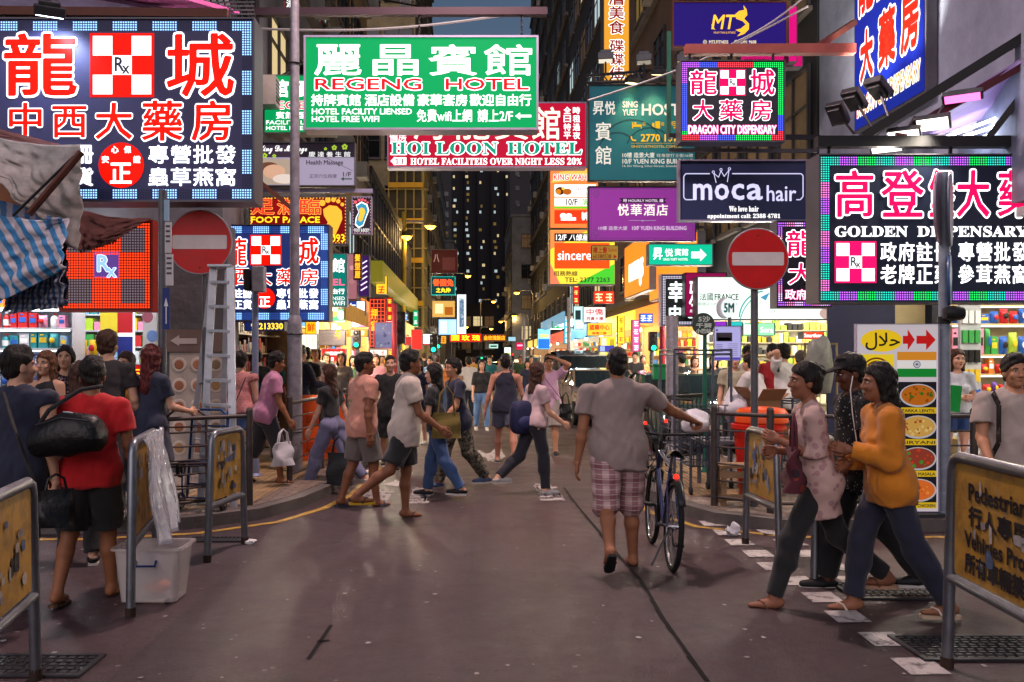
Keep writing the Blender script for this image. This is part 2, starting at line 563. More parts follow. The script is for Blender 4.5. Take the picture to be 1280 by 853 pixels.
def person(x, y, head, label, H=1.7, h=None, z=0., lean=3, twist=0, headyaw=0, headpitch=0, legL=(8, 6, 2), legR=(-8, 10, 2), armL=(5, 8, 12), armR=(5, 8, 12),
  handL=None, handR=None, hint=((-.6, -1, -.3), (.6, -1, -.3)), grip='', skin='light', build=1., top=None, bottom=None, hair=None, shoes=None, hat=None,
  group='people in the street', female=False, extras=None, sleeves='short', face=None, rootname='person'):
 """leg = (hip flex, knee flex, abduction), arm = (flex, abduction, elbow); heading 0 looks up the street, 180 at the camera.
 top = (material, kind, hem) ; bottom = (material, fraction of leg, looseness)"""
 h = h or max(.0115, y * .00115)
 s = H / 1.70
 b = build
 tl = rotm('X', -lean)                       # torso frame, +Y forward
 tw = rotm('Z', twist)
 T = tl @ tw
 pel = np.array((0, 0, .95))
 fem = female
 tp = lambda v: pel + T @ np.array(v, float)
 hw = .088 if not fem else .092
 hips = {'L': pel + np.array((-hw, 0, -.03)), 'R': pel + np.array((hw, 0, -.03))}
 J = {}
 for k, sg, lg in (('L', -1, legL), ('R', 1, legR)):
  Rh = rotm('Y', -sg * lg[2]) @ rotm('X', lg[0])
  kn = hips[k] + Rh @ np.array((0, 0, -.43))
  Rk = Rh @ rotm('X', -lg[1])
  an = kn + Rk @ np.array((0, 0, -.41))
  fa = lg[3] if len(lg) > 3 else 0
  Rf = rotm('X', fa) if len(lg) <= 4 else rotm('Z', lg[4]) @ rotm('X', fa)
  J[k] = (hips[k], kn, an, Rf, Rh, Rk)
 low = min(min((J[k][2] + J[k][3] @ np.array(v))[2] for v in ((0, -.06, -.075), (0, .15, -.075))) for k in 'LR')
 dz = -low
 sw = .182 * b if not fem else .158 * b
 SH = {'L': tp((-sw, -.005, .432)), 'R': tp((sw, -.005, .432))}
 AR = {}
 for i, (k, sg, ar, ht) in enumerate((('L', -1, armL, handL), ('R', 1, armR, handR))):
  if ht is not None:
   el, wr = ik(SH[k], np.array(ht, float) - np.array((0, 0, dz)), .285, .26, hint[i])
  else:
   Ra = T @ rotm('Y', -sg * ar[1]) @ rotm('X', ar[0])
   el = SH[k] + Ra @ np.array((0, 0, -.285))
   wr = el + Ra @ rotm('X', ar[2]) @ np.array((0, 0, -.255))
  AR[k] = (SH[k], el, wr)
 nb = tp((0, -.01, .50)); hy = rotm('Z', headyaw) @ rotm('X', -headpitch)
 hc = nb + T @ np.array((0, .0, .0)) * 0 + np.array((0, .018 + .10 * math.sin(R(lean)) * .5, .155))
 HD = hy
 hp = lambda v: hc + HD @ np.array(v, float)
 allp = [pel, nb, hc] + [p for k in 'LR' for p in J[k][:3]] + [p for k in 'LR' for p in AR[k]]
 A = np.array(allp); lo, hi = A.min(0) - .30, A.max(0) + .30
 lo[2] = min(J['L'][2][2], J['R'][2][2]) - .16
 hi[2] = hc[2] + .2
 sqT = (T.T, (1, 1.45, 1))
 # ---------------- the body
 f = Field(lo, hi, h)
 torso = [((0, 0, -.02), (0, 0, .06), .135 * b, .125 * b), ((0, -.004, .06), (0, .0, .20), (.125 if not fem else .112) * b, (.120 if not fem else .108) * b), ((0, 0, .20), (0, -.008, .36), (.135 if not fem else .116) * b, (.142 if not fem else .122) * b)]
 for a0, b0, r0, r1 in torso: f.cap(tp(a0), tp(b0), r0, r1, .05, sq=sqT)
 for sg in (-1, 1): f.cap(tp((sg * .035, -.02, .475)), tp((sg * sw * .85, -.01, .428)), .048, .046, .035)
 f.cap(tp((0, -.02, .44)), hc + np.array((0, -.02, -.06)), .058 if not fem else .050, .052 if not fem else .045, .03)
 if fem:
  for sg in (-1, 1): f.ell(tp((sg * .062, .072, .29)), (.055, .045, .055), k=.05)
 for k in 'LR':
  hp_, kn, an, Rf, Rh, Rk = J[k]
  f.cap(hp_, kn, .088 * (b * .5 + .5), .056, .04)
  f.ell(hp_ + np.array((0, -.045, -.01)), (.085, .085, .095), k=.04)
  f.cap(kn, kn + (an - kn) * .35 + Rk @ np.array((0, -.014, 0)), .053, .058, .03)
  f.cap(kn + (an - kn) * .35 + Rk @ np.array((0, -.012, 0)), an, .056, .036, .02)
  f.cap(an + Rf @ np.array((0, -.035, -.035)), an + Rf @ np.array((0, .07, -.05)), .036, .031, .02)
  f.cap(an + Rf @ np.array((0, .05, -.05)), an + Rf @ np.array((.0, .155, -.06)), .036, .020, .02, sq=(Rf.T, (.8, 1, 1.35)))
  f.cap(an, an + Rf @ np.array((0, .0, -.04)), .037, .040, .02)
  sh, el, wr = AR[k]
  f.cap(sh, el, .050 * (b * .6 + .4) * (.88 if fem else 1), .039 * (.88 if fem else 1), .035)
  f.cap(el, el + (wr - el) * .3, .039 * (.9 if fem else 1), .041 * (.88 if fem else 1), .02)
  f.cap(el + (wr - el) * .3, wr, .041 * (.88 if fem else 1), .026, .02)
 Vb, Fb = f.mesh()
 mb = MB()
 ms = mat(SKIN.get(skin, skin), .55, var=.08, vs=9, bump=.08, bs=160, name='skin', sub=.12)
 def tf(V): return (V + np.array((0, 0, dz))) * s
 mb.np_add(tf(Vb), Fb, ms)
 # head
 g = Field(hc - .17, hc + .17, max(h * .55, .0062))
 MT = HD.T
 g.ell(hp((0, -.012, .035)), (.076, .096, .092), MT, k=.02)
 g.ell(hp((0, .020, -.035)), (.060, .068, .080), MT, k=.03)
 g.cap(hp((0, .055, -.075)), hp((0, .062, -.088)), .030, .026, .03)
 g.cap(hc + np.array((0, -.012, -.05)), nb + np.array((0, -.01, -.02)), .050 if not fem else .044, .054 if not fem else .046, .03)
 g.cap(hp((0, .088, .010)), hp((0, .104, -.026)), .010, .015, .012)
 g.cap(hp((-.012, .092, -.030)), hp((.012, .092, -.030)), .009, .009, .010)
 for sg in (-1, 1):
  g.cap(hp((sg * .02, .082, .028)), hp((sg * .05, .070, .026)), .010, .010, .014)
  g.ell(hp((sg * .077, -.008, -.012)), (.012, .022, .034), MT, k=.008)
  g.ell(hp((sg * .036, .068, -.025)), (.026, .022, .026), MT, k=.02)
  g.ell(hp((sg * .033, .094, .010)), (.017, .010, .010), MT, sub=True)
 g.cap(hp((-.017, .083, -.060)), hp((.017, .083, -.060)), .0095, .0095, .008)
 Vh, Fh = g.mesh()
 mb.np_add(tf(Vh), Fh, ms)
 w1 = lambda v: Vector(tf(np.array([hp(v)]))[0])
 if abs(((head + headyaw) % 360) - 180) < 115:
  rotH = Matrix([list(r) for r in HD])
  mw, mk, ml = mat('#d8d2cc', .3, var=0, name='eye white'), mat('#1a120e', .3, var=0, name='iris'), mat('#9a4a42' if fem else '#94604e', .5, var=0, name='lips')
  br = mat('#1d1613', .8, var=0, name='brow')
  for sg in (-1, 1):
   mb.sph(w1((sg * .033, .081, .010)), (.0135 * s, .010 * s, .0075 * s), 8, 6, mw, rotH)
   mb.sph(w1((sg * .033, .0885, .010)), (.0058 * s, .004 * s, .0062 * s), 8, 6, mk, rotH)
   mb.tube([w1((sg * .018, .0935, .0275)), w1((sg * .034, .090, .033)), w1((sg * .050, .080, .028))], [.0035, .0042, .0025], 6, br)
   mb.tube([w1((sg * .019, .088, .0155)), w1((sg * .033, .0905, .0185)), w1((sg * .047, .083, .0150))], .0022, 6, mk)
  mb.sph(w1((0, .0905, -.0565)), (.021 * s, .006 * s, .0042 * s), 10, 6, ml, rotH)
  mb.sph(w1((0, .0905, -.0645)), (.018 * s, .007 * s, .0052 * s), 10, 6, ml, rotH)
 # hands
 for k, sg in (('L', -1), ('R', 1)):
  sh, el, wr = AR[k]
  kind = 'grip' if k in grip else 'relaxed'
  V, Fc = hand_mesh(kind)
  d = wr - el; d = d / np.linalg.norm(d)
  zax = -d
  inw = T @ np.array((-sg, .0, 0.));
  if kind == 'grip' and abs(d[2]) < .6: inw = np.array((0, 0, -1.))
  xax = inw - zax * (inw @ zax); xax /= np.linalg.norm(xax)
  yax = np.cross(zax, xax)
  Vv = V.copy()
  if sg > 0: Vv[:, 1] *= -1
  # palm +X inward; thumb forward
  if (yax @ (T @ np.array((0, 1., 0)))) * (1 if sg < 0 else -1) < 0 and not (kind == 'grip' and abs(d[2]) < .6):
   Vv[:, 1] *= -1;
   fl = sg < 0
  else: fl = sg > 0
  Wd = wr + np.outer(Vv[:, 0], xax) + np.outer(Vv[:, 1], yax) + np.outer(Vv[:, 2], zax)
  mb.np_add(tf(Wd), Fc[:, ::-1] if fl else Fc, ms)
 root = thing(rootname, label, 'person', (x, y, z), R(head), group)
 mb.build('body', None, root, smooth=60, local=True)
 def emit_field(ff, nm, m, lab=None):
  V, Fq = ff.mesh()
  if len(V):
   o = MB(m).np_add(tf(V), Fq, m).build(nm, None, root, smooth=50, local=True)
   if lab: o['label'] = lab
   return o
 seed = (x * 7.3 + y * 3.1) % 6.28
 # ---------------- clothes
 for bottom in (bottom if isinstance(bottom, list) else [bottom]) if bottom else []:
  m, frac, loose = bottom[:3]
  nm = bottom[3] if len(bottom) > 3 else ('trousers' if frac > .7 else 'shorts')
  f = Field(lo, hi, h)
  up = tp((0, 0, .12))
  wcut = (up, T @ np.array((0, 0, 1.)))
  if nm in ('skirt', 'dress'):
   zb = .9 * (1 - frac)
   mid = pel + np.array((0, .0, 0));
   f.cap(tp((0, 0, .16)), pel + np.array((0, 0, -.02)), .128 * b, .155 * b + loose, .03, sq=((np.eye(3)), (1, 1.25, 1)), cut=wcut)
   ctr = (J['L'][1] + J['R'][1]) / 2; ctr = pel + (ctr - pel) * min(1, frac * 1.2)
   spread = abs(J['L'][1][1] - J['R'][1][1]) * .4
   f.cap(pel + np.array((0, 0, -.02)), np.array((ctr[0], ctr[1] * .6, pel[2] - .9 * frac - .05)), .155 * b + loose, .17 * b + loose * 1.8 + spread, .03, sq=((np.eye(3)), (1, 1.15, 1)), cut=((0, 0, pel[2] - .9 * frac), (0, 0, -1)))
  else:
   f.cap(tp((0, 0, .10)), tp((0, 0, -.03)), (.130 + .004) * b, (.138 + loose * .35) * b, .03, sq=sqT, cut=wcut)
   for k in 'LR':
    hp_, kn, an, Rf, Rh, Rk = J[k]
    f.ell(hp_ + np.array((0, -.045, -.01)), (.09 + loose * .35, .092 + loose * .25, .10), k=.04)
    dk = (kn - hp_) / np.linalg.norm(kn - hp_); da = (an - kn) / np.linalg.norm(an - kn)
    if frac <= .5:
     e = hp_ + (kn - hp_) * (frac / .5)
     f.cap(hp_, hp_ + (kn - hp_) * 1.2, .088 * (b * .5 + .5) + loose, .078 + loose * 1.1, .02, cut=(e, dk))
    else:
     f.cap(hp_, kn, .092 * (b * .5 + .5) + loose, .068 + loose, .02)
     e = kn + (an - kn) * ((frac - .5) / .46)
     f.cap(kn, kn + (an - kn) * .38 + Rk @ np.array((0, -.014, 0)), .066 + loose, .070 + loose, .02, cut=(e, da))
     f.cap(kn, kn + (an - kn) * 1.15, .070 + loose, .052 + loose * .9, .02, cut=(e, da))
  f.wrinkle(.0034, 24, seed)
  emit_field(f, nm, m)
 if top:
  m, kind, hem = top[:3]
  loose = top[3] if len(top) > 3 else .016
  f = Field(lo, hi, h)
  nz = T @ np.array((0, 0, 1.))
  cuts = [(tp((0, 0, hem)), -nz)]
  for a0, b0, r0, r1 in torso:
   f.cap(tp(a0) if a0[2] > 0 else tp((0, 0, min(-.02, hem - .04))), tp(b0), r0 * 1.0 + loose, r1 + loose, .05, sq=sqT, cut=cuts)
  if hem < .06:
   f.cap(tp((0, 0, .12)), tp((0, 0, min(-.03, hem - .05))), .134 * b + loose, .150 * b + loose * 1.15, .04, sq=(T.T, (1, 1.3, 1)), cut=cuts)
   for k in 'LR': f.ell(J[k][0] + np.array((0, -.022, .0)), (.114 + loose, .112 + loose, .16), k=.06, cut=cuts)
  if fem:
   for sg in (-1, 1): f.ell(tp((sg * .062, .070, .29)), (.06 + loose * .5, .048 + loose * .5, .06), k=.06)
  if kind != 'tank':
   for sg in (-1, 1): f.cap(tp((sg * .035, -.02, .475)), tp((sg * sw * .85, -.01, .428)), .050 + loose * .5, .050 + loose * .7, .035)
   fr = {'short': .62, 'elbow': .95, 'long': 1.9, 'sleeveless': .12}[sleeves]
   for k in 'LR':
    sh, el, wr = AR[k]
    du = (el - sh) / np.linalg.norm(el - sh)
    if fr <= 1:
     f.cap(sh, sh + (el - sh) * 1.05, .052 * (b * .6 + .4) + loose * .7, .052 + loose * 1.2, .03, cut=(sh + (el - sh) * fr, du))
    else:
     dw = (wr - el) / np.linalg.norm(wr - el)
     f.cap(sh, el, .054 * (b * .6 + .4) + loose * .8, .046 + loose, .03)
     f.cap(el, wr, .046 + loose, .034 + loose * .8, .02, cut=(el + (wr - el) * .95, dw))
  else:
   for sg in (-1, 1): f.cap(tp((sg * .085, .06, .36)), tp((sg * .075, -.02, .475)), .035, .03, .02); f.cap(tp((sg * .075, -.02, .475)), tp((sg * .05, -.09, .34)), .03, .04, .02)
  f.wrinkle(.0052, 16, seed); f.wrinkle(.0022, 41, seed * 2)
  # neck opening
  f.ell(tp((0, .012, .525)), (.068, .085, .055), T.T, sub=True)
  emit_field(f, {'tank': 'tank_top', 'shirt': 'shirt', 'coat': 'coat', 'dress': 'dress', 'jacket': 'jacket'}.get(kind, 'shirt'), m)
 # ---------------- hair
 if hair:
  hm, hk = hair[0], hair[1]
  f = Field(hc - np.array((.24, .24, .62)), hc + np.array((.24, .24, .2)), max(h * .6, .008))
  n1 = HD @ np.array((0, .75, -.66)); n1 = n1 / np.linalg.norm(n1)
  front = (hp((0, .068, .058)), n1)
  low_ = {'short': -.055, 'buzz': -.05, 'bob': -.2, 'long': -.5, 'bun': -.05, 'pony': -.05}[hk]
  th = {'buzz': .004, 'short': .014}.get(hk, .014)
  f.ell(hp((0, -.016, .042)), (.077 + th, .097 + th, .092 + th * 1.3), MT, cut=[front, (hp((0, 0, max(low_, -.06))), HD @ np.array((0, 0, -1.)))], k=0)
  if hk in ('short', 'bun', 'pony', 'buzz'):
   f.ell(hp((0, -.045, -.02)), (.068 + th * .4, .066 + th * .4, .075), MT, cut=[(hp((0, -.01, 0)), HD @ np.array((0, 1., -.2)))], k=.01)
  if hk == 'short': f.ell(hp((0, .03, .115)), (.062, .05, .026), MT, k=.02)
  if hk in ('bob', 'long'):
   L = .15 if hk == 'bob' else (hair[2] if len(hair) > 2 else .36)
   bk = hp((0, -.055, 0)); dn = np.array((0, -.04 - .3 * math.sin(R(lean)) * 0, -L))
   f.cap(bk, bk + dn, .088, .075, .03, sq=(HD.T, (1, 1.6, 1)))
   for sg in (-1, 1):
    a = hp((sg * .072, -.005, .02)); f.cap(a, a + np.array((0, -.012, -L * .8)), .030, .024, .03)
  if hk == 'bun': f.ell(hp((0, -.105, .07)), (.045, .04, .045), MT, k=.01)
  if hk == 'pony':
   a = hp((0, -.11, .04)); f.cap(a, a + np.array((0, -.05, -.10)), .03, .032, .02); f.cap(a + np.array((0, -.05, -.10)), a + np.array((0, -.03, -.26)), .032, .015, .02)
  f.wrinkle(.0036, 62, seed)
  emit_field(f, 'hair', hm)
 if hat:
  o = MB(hat)
  prof = [(.0, .0)]
  rr = Matrix([list(r) for r in HD])
  f = Field(hc - .2, hc + .2, max(h * .6, .008))
  f.ell(hp((0, -.012, .045)), (.096, .115, .10), MT, k=0, cut=[(hp((0, 0, .045)), HD @ np.array((0, .18, -1.)))])
  f.cap(hp((0, .085, .055)), hp((0, .150, .048)), .075, .06, .01, sq=(HD.T, (1, 1, 6)))
  emit_field(f, 'cap', hat)
 # ---------------- footwear
 if shoes:
  sm, sk = shoes[0], shoes[1]
  for k in 'LR':
   an, Rf = J[k][2], J[k][3]
   fp = lambda v: an + Rf @ np.array(v, float)
   if sk == 'shoe':
    f = Field(an - .22, an + .26, max(h * .7, .009))
    top_ = (fp((0, 0, -.012)), Rf @ np.array((0, -.25, 1.)))
    f.cap(fp((0, -.04, -.035)), fp((0, .07, -.05)), .046, .040, .02, cut=top_)
    f.cap(fp((0, .04, -.05)), fp((0, .165, -.056)), .046, .034, .02, sq=(Rf.T, (.9, 1, 1.2)))
    V, Fq = f.mesh()
    u = MB(sm).np_add(tf(V), Fq, sm).build('shoe', None, root, smooth=50, local=True)
    q = MB(shoes[2] if len(shoes) > 2 else mat('#cfcbc4', .6, name='rubber'))
    poly = [(-.036, -.075), (.036, -.075), (.045, .06), (.040, .16), (.015, .20), (-.02, .20), (-.042, .15), (-.043, .05)]
    q.prism(poly, lambda a, c, d: Vector(tf(np.array([fp((a, c, d))]))[0]), -.092, -.070)
    q.build('sole', None, u, local=True, fixn=True, smooth=40)
   else:
    q = MB(sm)
    poly = [(-.030, -.065), (-.015, -.082), (.015, -.082), (.030, -.065), (.038, .06), (.042, .13), (.030, .17), (.0, .185), (-.030, .17), (-.042, .12), (-.036, .05)]
    if Rf is not None: q.prism(poly, lambda a, c, d: Vector(tf(np.array([fp((a, c, d))]))[0]), -.097, -.076)
    u = q.build('sandal', None, root, local=True, fixn=True)
    q = MB(shoes[2] if len(shoes) > 2 else sm)
    for (x0, y0) in ((-.044, .05), (.044, .05)):
     q.tube([Vector(tf(np.array([fp(v)]))[0]) for v in ((x0, y0, -.08), (x0 * .75, y0 + .025, -.035), (0, .10, -.028), (0, .125, -.07))], .008, 6)
    if sk == 'slide':
     q.sheet(lambda a, c: Vector(tf(np.array([fp((math.cos(math.pi * a) * .05, .02 + .07 * c, -.08 + math.sin(math.pi * a) * .062))]))[0]), 10, 3)
    q.build('strap', None, u, smooth=50, local=True)
 root['_dz'] = dz
 return root, dict(tf=tf, tp=tp, AR=AR, J=J, hp=hp, s=s, T=T, dz=dz, pel=pel)
# ------------------------------------------------------------------ ground, road, pavements
def asphalt(nt, b, v):
 n1 = noise(nt, v, .35, 5); n2 = noise(nt, v, 2.2, 6, .7); n3 = noise(nt, v, 48, 4, .75); n4 = noise(nt, v, 170, 2)
 c = mixc(nt, ramp(nt, n1, .35, .65), '#48292f', '#4a333a')
 c = mixc(nt, ramp(nt, n2, .35, .75), c, '#553b40')
 c = mixc(nt, ramp(nt, n3, .46, .66, 0, .75), c, '#1c1719'); c = mixc(nt, ramp(nt, n4, .56, .68, 0, .5), c, '#857a7c')
 n5 = noise(nt, v, 13, 7, .82)
 c = mixc(nt, ramp(nt, n5, .44, .60, 0, .62), c, '#241b1e'); c = mixc(nt, ramp(nt, noise(nt, v, 19, 7, .85), .58, .66, 0, .35), c, '#8a7876')
 vo = nd(nt, 'ShaderNodeTexVoronoi', i_Scale=4.5, i_Randomness=1.); nt.links.new(v, vo.inputs['Vector'])
 sp = mathn(nt, 'LESS_THAN', vo.outputs['Distance'], .07)
 c = mixc(nt, mathn(nt, 'MULTIPLY', sp, .55), c, '#a49c98')
 vo2 = nd(nt, 'ShaderNodeTexVoronoi', i_Scale=1.4, i_Randomness=1.); nt.links.new(v, vo2.inputs['Vector'])
 st = ramp(nt, mathn(nt, 'ADD', vo2.outputs['Distance'], mathn(nt, 'MULTIPLY', n2, .25)), .16, .24, .75, 0)
 c = mixc(nt, st, c, '#211c1d')
 se = nd(nt, 'ShaderNodeSeparateXYZ'); nt.links.new(v, se.inputs[0])
 br = nd(nt, 'ShaderNodeTexBrick', offset=.37); br.inputs['Scale'].default_value = 1.; br.inputs['Brick Width'].default_value = 5.1; br.inputs['Row Height'].default_value = 3.3; br.inputs['Mortar Size'].default_value = .012
 br.inputs['Color1'].default_value = (0, 0, 0, 1); br.inputs['Color2'].default_value = (1, 1, 1, 1); br.inputs['Mortar'].default_value = (.5, .5, .5, 1); nt.links.new(v, br.inputs['Vector'])
 c = mixc(nt, mathn(nt, 'MULTIPLY', br.outputs['Color'], .42), c, '#2d2629'); c = mixc(nt, mathn(nt, 'MULTIPLY', br.outputs['Fac'], .5), c, '#191517')
 mu = nd(nt, 'ShaderNodeMapping'); mu.inputs['Scale'].default_value = (3., .12, 1); nt.links.new(v, mu.inputs[0])
 trk = noise(nt, mu.outputs[0], 1.0, 4)
 c = mixc(nt, ramp(nt, trk, .42, .7, 0, .45), c, '#2a2526')
 nt.links.new(c, b.inputs['Base Color'])
 nt.links.new(ramp(nt, mathn(nt, 'ADD', n2, mathn(nt, 'MULTIPLY', n1, .5)), .4, 1.0, .26, .60), b.inputs['Roughness'])
 bump(nt, b, mathn(nt, 'ADD', n3, mathn(nt, 'MULTIPLY', n4, .7)), .7, .010)
ASPH = nodemat('asphalt', asphalt)
def brickpave(nt, b, v):
 br = nd(nt, 'ShaderNodeTexBrick', i_Scale=1., offset=.5)
 br.inputs['Color1'].default_value = (*srgb('#8b7a6c'), 1); br.inputs['Color2'].default_value = (*srgb('#7a6559'), 1); br.inputs['Mortar'].default_value = (*srgb('#38302c'), 1)
 br.inputs['Mortar Size'].default_value = .008; br.inputs['Brick Width'].default_value = .21; br.inputs['Row Height'].default_value = .105; br.inputs['Bias'].default_value = -.1
 nt.links.new(v, br.inputs['Vector'])
 n = noise(nt, v, 1.4, 6, .7)
 c = mixc(nt, ramp(nt, n, .35, .72, 0, .7), br.outputs['Color'], '#4b4340')
 nt.links.new(c, b.inputs['Base Color'])
 nt.links.new(ramp(nt, n, .3, .7, .45, .75), b.inputs['Roughness'])
 bump(nt, b, mathn(nt, 'SUBTRACT', noise(nt, v, 60), mathn(nt, 'MULTIPLY', br.outputs['Fac'], 1.2)), .5, .006)
PAVE = nodemat('paving', brickpave)
def tactile(nt, b, v):
 se = nd(nt, 'ShaderNodeSeparateXYZ'); nt.links.new(v, se.inputs[0])
 s_ = mathn(nt, 'SINE', mathn(nt, 'MULTIPLY', se.outputs[0], 2 * math.pi / .075))
 br = nd(nt, 'ShaderNodeTexBrick', offset=0.); br.inputs['Scale'].default_value = 1.
 br.inputs['Color1'].default_value = (*srgb('#a8895c'), 1); br.inputs['Color2'].default_value = (*srgb('#93764f'), 1); br.inputs['Mortar'].default_value = (*srgb('#3b3029'), 1)
 br.inputs['Mortar Size'].default_value = .006; br.inputs['Brick Width'].default_value = .3; br.inputs['Row Height'].default_value = .3
 nt.links.new(v, br.inputs['Vector'])
 n = noise(nt, v, 2.5, 6, .7)
 c = mixc(nt, ramp(nt, n, .35, .7, 0, .6), br.outputs['Color'], '#5b4a3c')
 nt.links.new(c, b.inputs['Base Color'])
 bump(nt, b, mathn(nt, 'MULTIPLY', ramp(nt, s_, -.2, .6), 1.), 1., .012)
TACT = nodemat('tactile paving', tactile)
CONC = mat('#5d5754', .8, var=.25, vs=2.5, bump=.3, bs=50, name='concrete')
STEEL = mat('#7d8087', .38, .85, var=.18, vs=8, bump=.05, name='galvanised steel')
STEELD = mat('#4b4c50', .45, .8, var=.25, vs=6, bump=.08, name='dark steel')
BLACK = mat('#17171a', .5, var=.15, name='black')
RUST = mat('#5a342a', .6, .3, var=.25, vs=5, bump=.1, name='painted beam')
WHITE = mat('#d6d4d2', .5, var=.06, name='white')
def worn(c0, nm):
 def f(nt, b, v):
  n = noise(nt, v, 9, 8, .8); c = mixc(nt, ramp(nt, n, .50, .60, 0, .9), c0, '#453a3f')
  nt.links.new(c, b.inputs['Base Color']); bump(nt, b, noise(nt, v, 90), .4, .006)
 return nodemat(nm, f, .7)
WHTP = worn('#b4aeab', 'road white'); YELP = worn('#a8842a', 'road yellow')
MB(ASPH).quad((-80, -30, 0), (80, -30, 0), (80, 420, 0), (-80, 420, 0)).build('road')['kind'] = 'structure'
KH = .12
KL = [(-30, 8.3), (-3.6, 8.4), (-2.75, 8.65), (-2.2, 9.15), (-1.9, 9.9), (-1.74, 10.8), (-1.66, 12.5), (-1.62, 16), (-1.6, 260)]
KR = [(2.45, 260), (4.95, 259.9), (4.95, 15.2), (4.3, 14.35), (2.7, 13.9), (2.32, 13.4), (2.2, 12.4), (2.1, 10.6), (2.2, 9.6), (2.45, 8.9), (3.0, 8.5), (30, 8.5)]
KR = KR[1:]
def inset(line, d):
 out = []
 for i, p in enumerate(line):
  a = Vector(line[max(i - 1, 0)]); b = Vector(line[min(i + 1, len(line) - 1)])
  t = (b - a).normalized(); out.append((p[0] - t.y * d, p[1] + t.x * d))
 return out
def pavement(line, far, pave, name):
 ins = inset(line, .16)
 k = MB(CONC)
 n = len(line)
 vs = [(x, y, -.05) for x, y in line] + [(x, y, KH) for x, y in line] + [(x, y, KH) for x, y in ins]
 k.add(vs, [(i, i + 1, i + 1 + n, i + n) for i in range(n - 1)] + [(i + n, i + 1 + n, i + 1 + 2 * n, i + 2 * n) for i in range(n - 1)])
 k.build('kerb_' + name)['kind'] = 'structure'
 m = MB(pave)
 m.add([(x, y, KH + .004) for x, y in ins + far], [tuple(range(len(ins) + len(far)))])
 bm_o = m.build('pavement_' + name); bm_o['kind'] = 'structure'
pavement(KL, [(-30, 260)], PAVE, 'left')
pavement(KR, [(30, 260)], PAVE, 'right')
t = MB(TACT)
t.quad((-3.3, 8.85, KH + .009), (-2.35, 9.4, KH + .009), (-2.15, 13.4, KH + .009), (-3.3, 13.4, KH + .009)); t.quad((2.45, 9.9, KH + .009), (3.4, 9.9, KH + .009), (3.4, 13.2, KH + .009), (2.45, 13.2, KH + .009))
t.build('tactile_pavement')['kind'] = 'structure'
def gline(line, d, w, m, name, z=.005):
 a, b_ = inset(line, d), inset(line, d + w)
 q = MB(m); n = len(line)
 q.add([(x, y, z) for x, y in a + b_], [(i, i + 1, n + i + 1, n + i) for i in range(n - 1)])
 q.build(name)['kind'] = 'structure'
gline(KL, -.30, .09, YELP, 'road_line_yellow'); gline(KR, -.30, .09, YELP, 'road_line_yellow')
dk = MB(WHTP)
for i in range(11):
 y = 4.2 + i * .46
 j = rng.uniform(-.02, .02)
 dk.quad((2.34 + j, y, .005), (2.56 + j, y + .01, .005), (2.57 + j, y + .27, .005), (2.35 + j, y + .26, .005))
for i in range(5):
 y = 6.5 + i * .46
 dk.quad((2.78, y, .005), (3.02, y, .005), (3.02, y + .27, .005), (2.78, y + .27, .005))
for i in range(4):
 dk.quad((3.3 + i * .6, 8.1, .005), (3.6 + i * .6, 8.1, .005), (3.6 + i * .6, 8.3, .005), (3.3 + i * .6, 8.3, .005))
ar = [(576, 569), (600, 563), (607, 568), (614, 566), (618, 561), (626, 560), (629, 568), (632, 571), (622, 578), (610, 577), (607, 572), (598, 571)]
V = [G(*p) for p in ar]; dk.add([(v.x, v.y, .005) for v in V], [tuple(range(len(V)))[::-1]])
ar = [(476, 606), (492, 603), (494, 601), (503, 604), (497, 609), (493, 608)]
V = [G(*p) for p in ar]; dk.add([(v.x, v.y, .005) for v in V], [tuple(range(len(V)))[::-1]])
def gfn(U, S, d): return np.stack([U, S, np.full_like(U, .005 + d)], 1)
for (x0, px1, py0, py1) in ((448, 486, 626, 612), (508, 536, 630, 610), (676, 708, 627, 605)):
 Y0, Y1 = YG(py0), YG(py1)
 put_text(dk, '望右' if x0 != 508 else '望左', gfn, PX(x0, Y0), Y0, PX(px1, Y0), Y1, WHTP, w=.02)
dk.build('road_markings')['kind'] = 'structure'
# tar joint and cracks in the road surface
ck = MB(mat('#0d0b0c', .9, var=0, name='crack'))
pts = [(705, 610), (722, 633), (745, 660), (778, 700), (803, 728), (830, 775), (856, 812), (885, 853)]
for (a, b) in zip(pts, pts[1:]):
 A, B = G(*a), G(*b)
 for k in range(4):
  u, v = A.lerp(B, k / 4), A.lerp(B, (k + 1) / 4)
  w = rng.uniform(.012, .03)
  ck.quad((u.x - w, u.y, .004), (u.x + .01, u.y, .004), (v.x + .012, v.y, .004), (v.x - w * .8, v.y, .004))
for c in ([(414, 782), (402, 800), (392, 815), (385, 825)], [(396, 803), (412, 801)], [(560, 597), (640, 590), (705, 592)]):
 for a, b in zip(c, c[1:]):
  A, B = G(*a), G(*b); d = (B - A).normalized(); n = Vector((-d.y, d.x, 0)) * .012
  ck.quad(A - n + Vector((0, 0, .004)), B - n + Vector((0, 0, .004)), B + n + Vector((0, 0, .004)), A + n + Vector((0, 0, .004)))
ck.build('road_cracks')['kind'] = 'structure'
lt = MB(mat('#a8a2a0', .7, var=.2, name='litter scraps'))
for k in range(150):
 y = 4.3 + 9 * rng.random() ** 1.4; x = rng.uniform(-.55, .62) * y * 1.05; r0 = rng.uniform(.006, .02)
 a0 = rng.uniform(0, 6)
 lt.add([(x + r0 * rng.uniform(.5, 1.4) * math.cos(a0 + q * 1.25), y + r0 * rng.uniform(.5, 1.4) * math.sin(a0 + q * 1.25), .007) for q in range(5)], [(0, 1, 2, 3, 4)])
tag(lt.build('litter', None), 'tiny pale paper scraps scattered over the road', 'litter', kind='stuff')
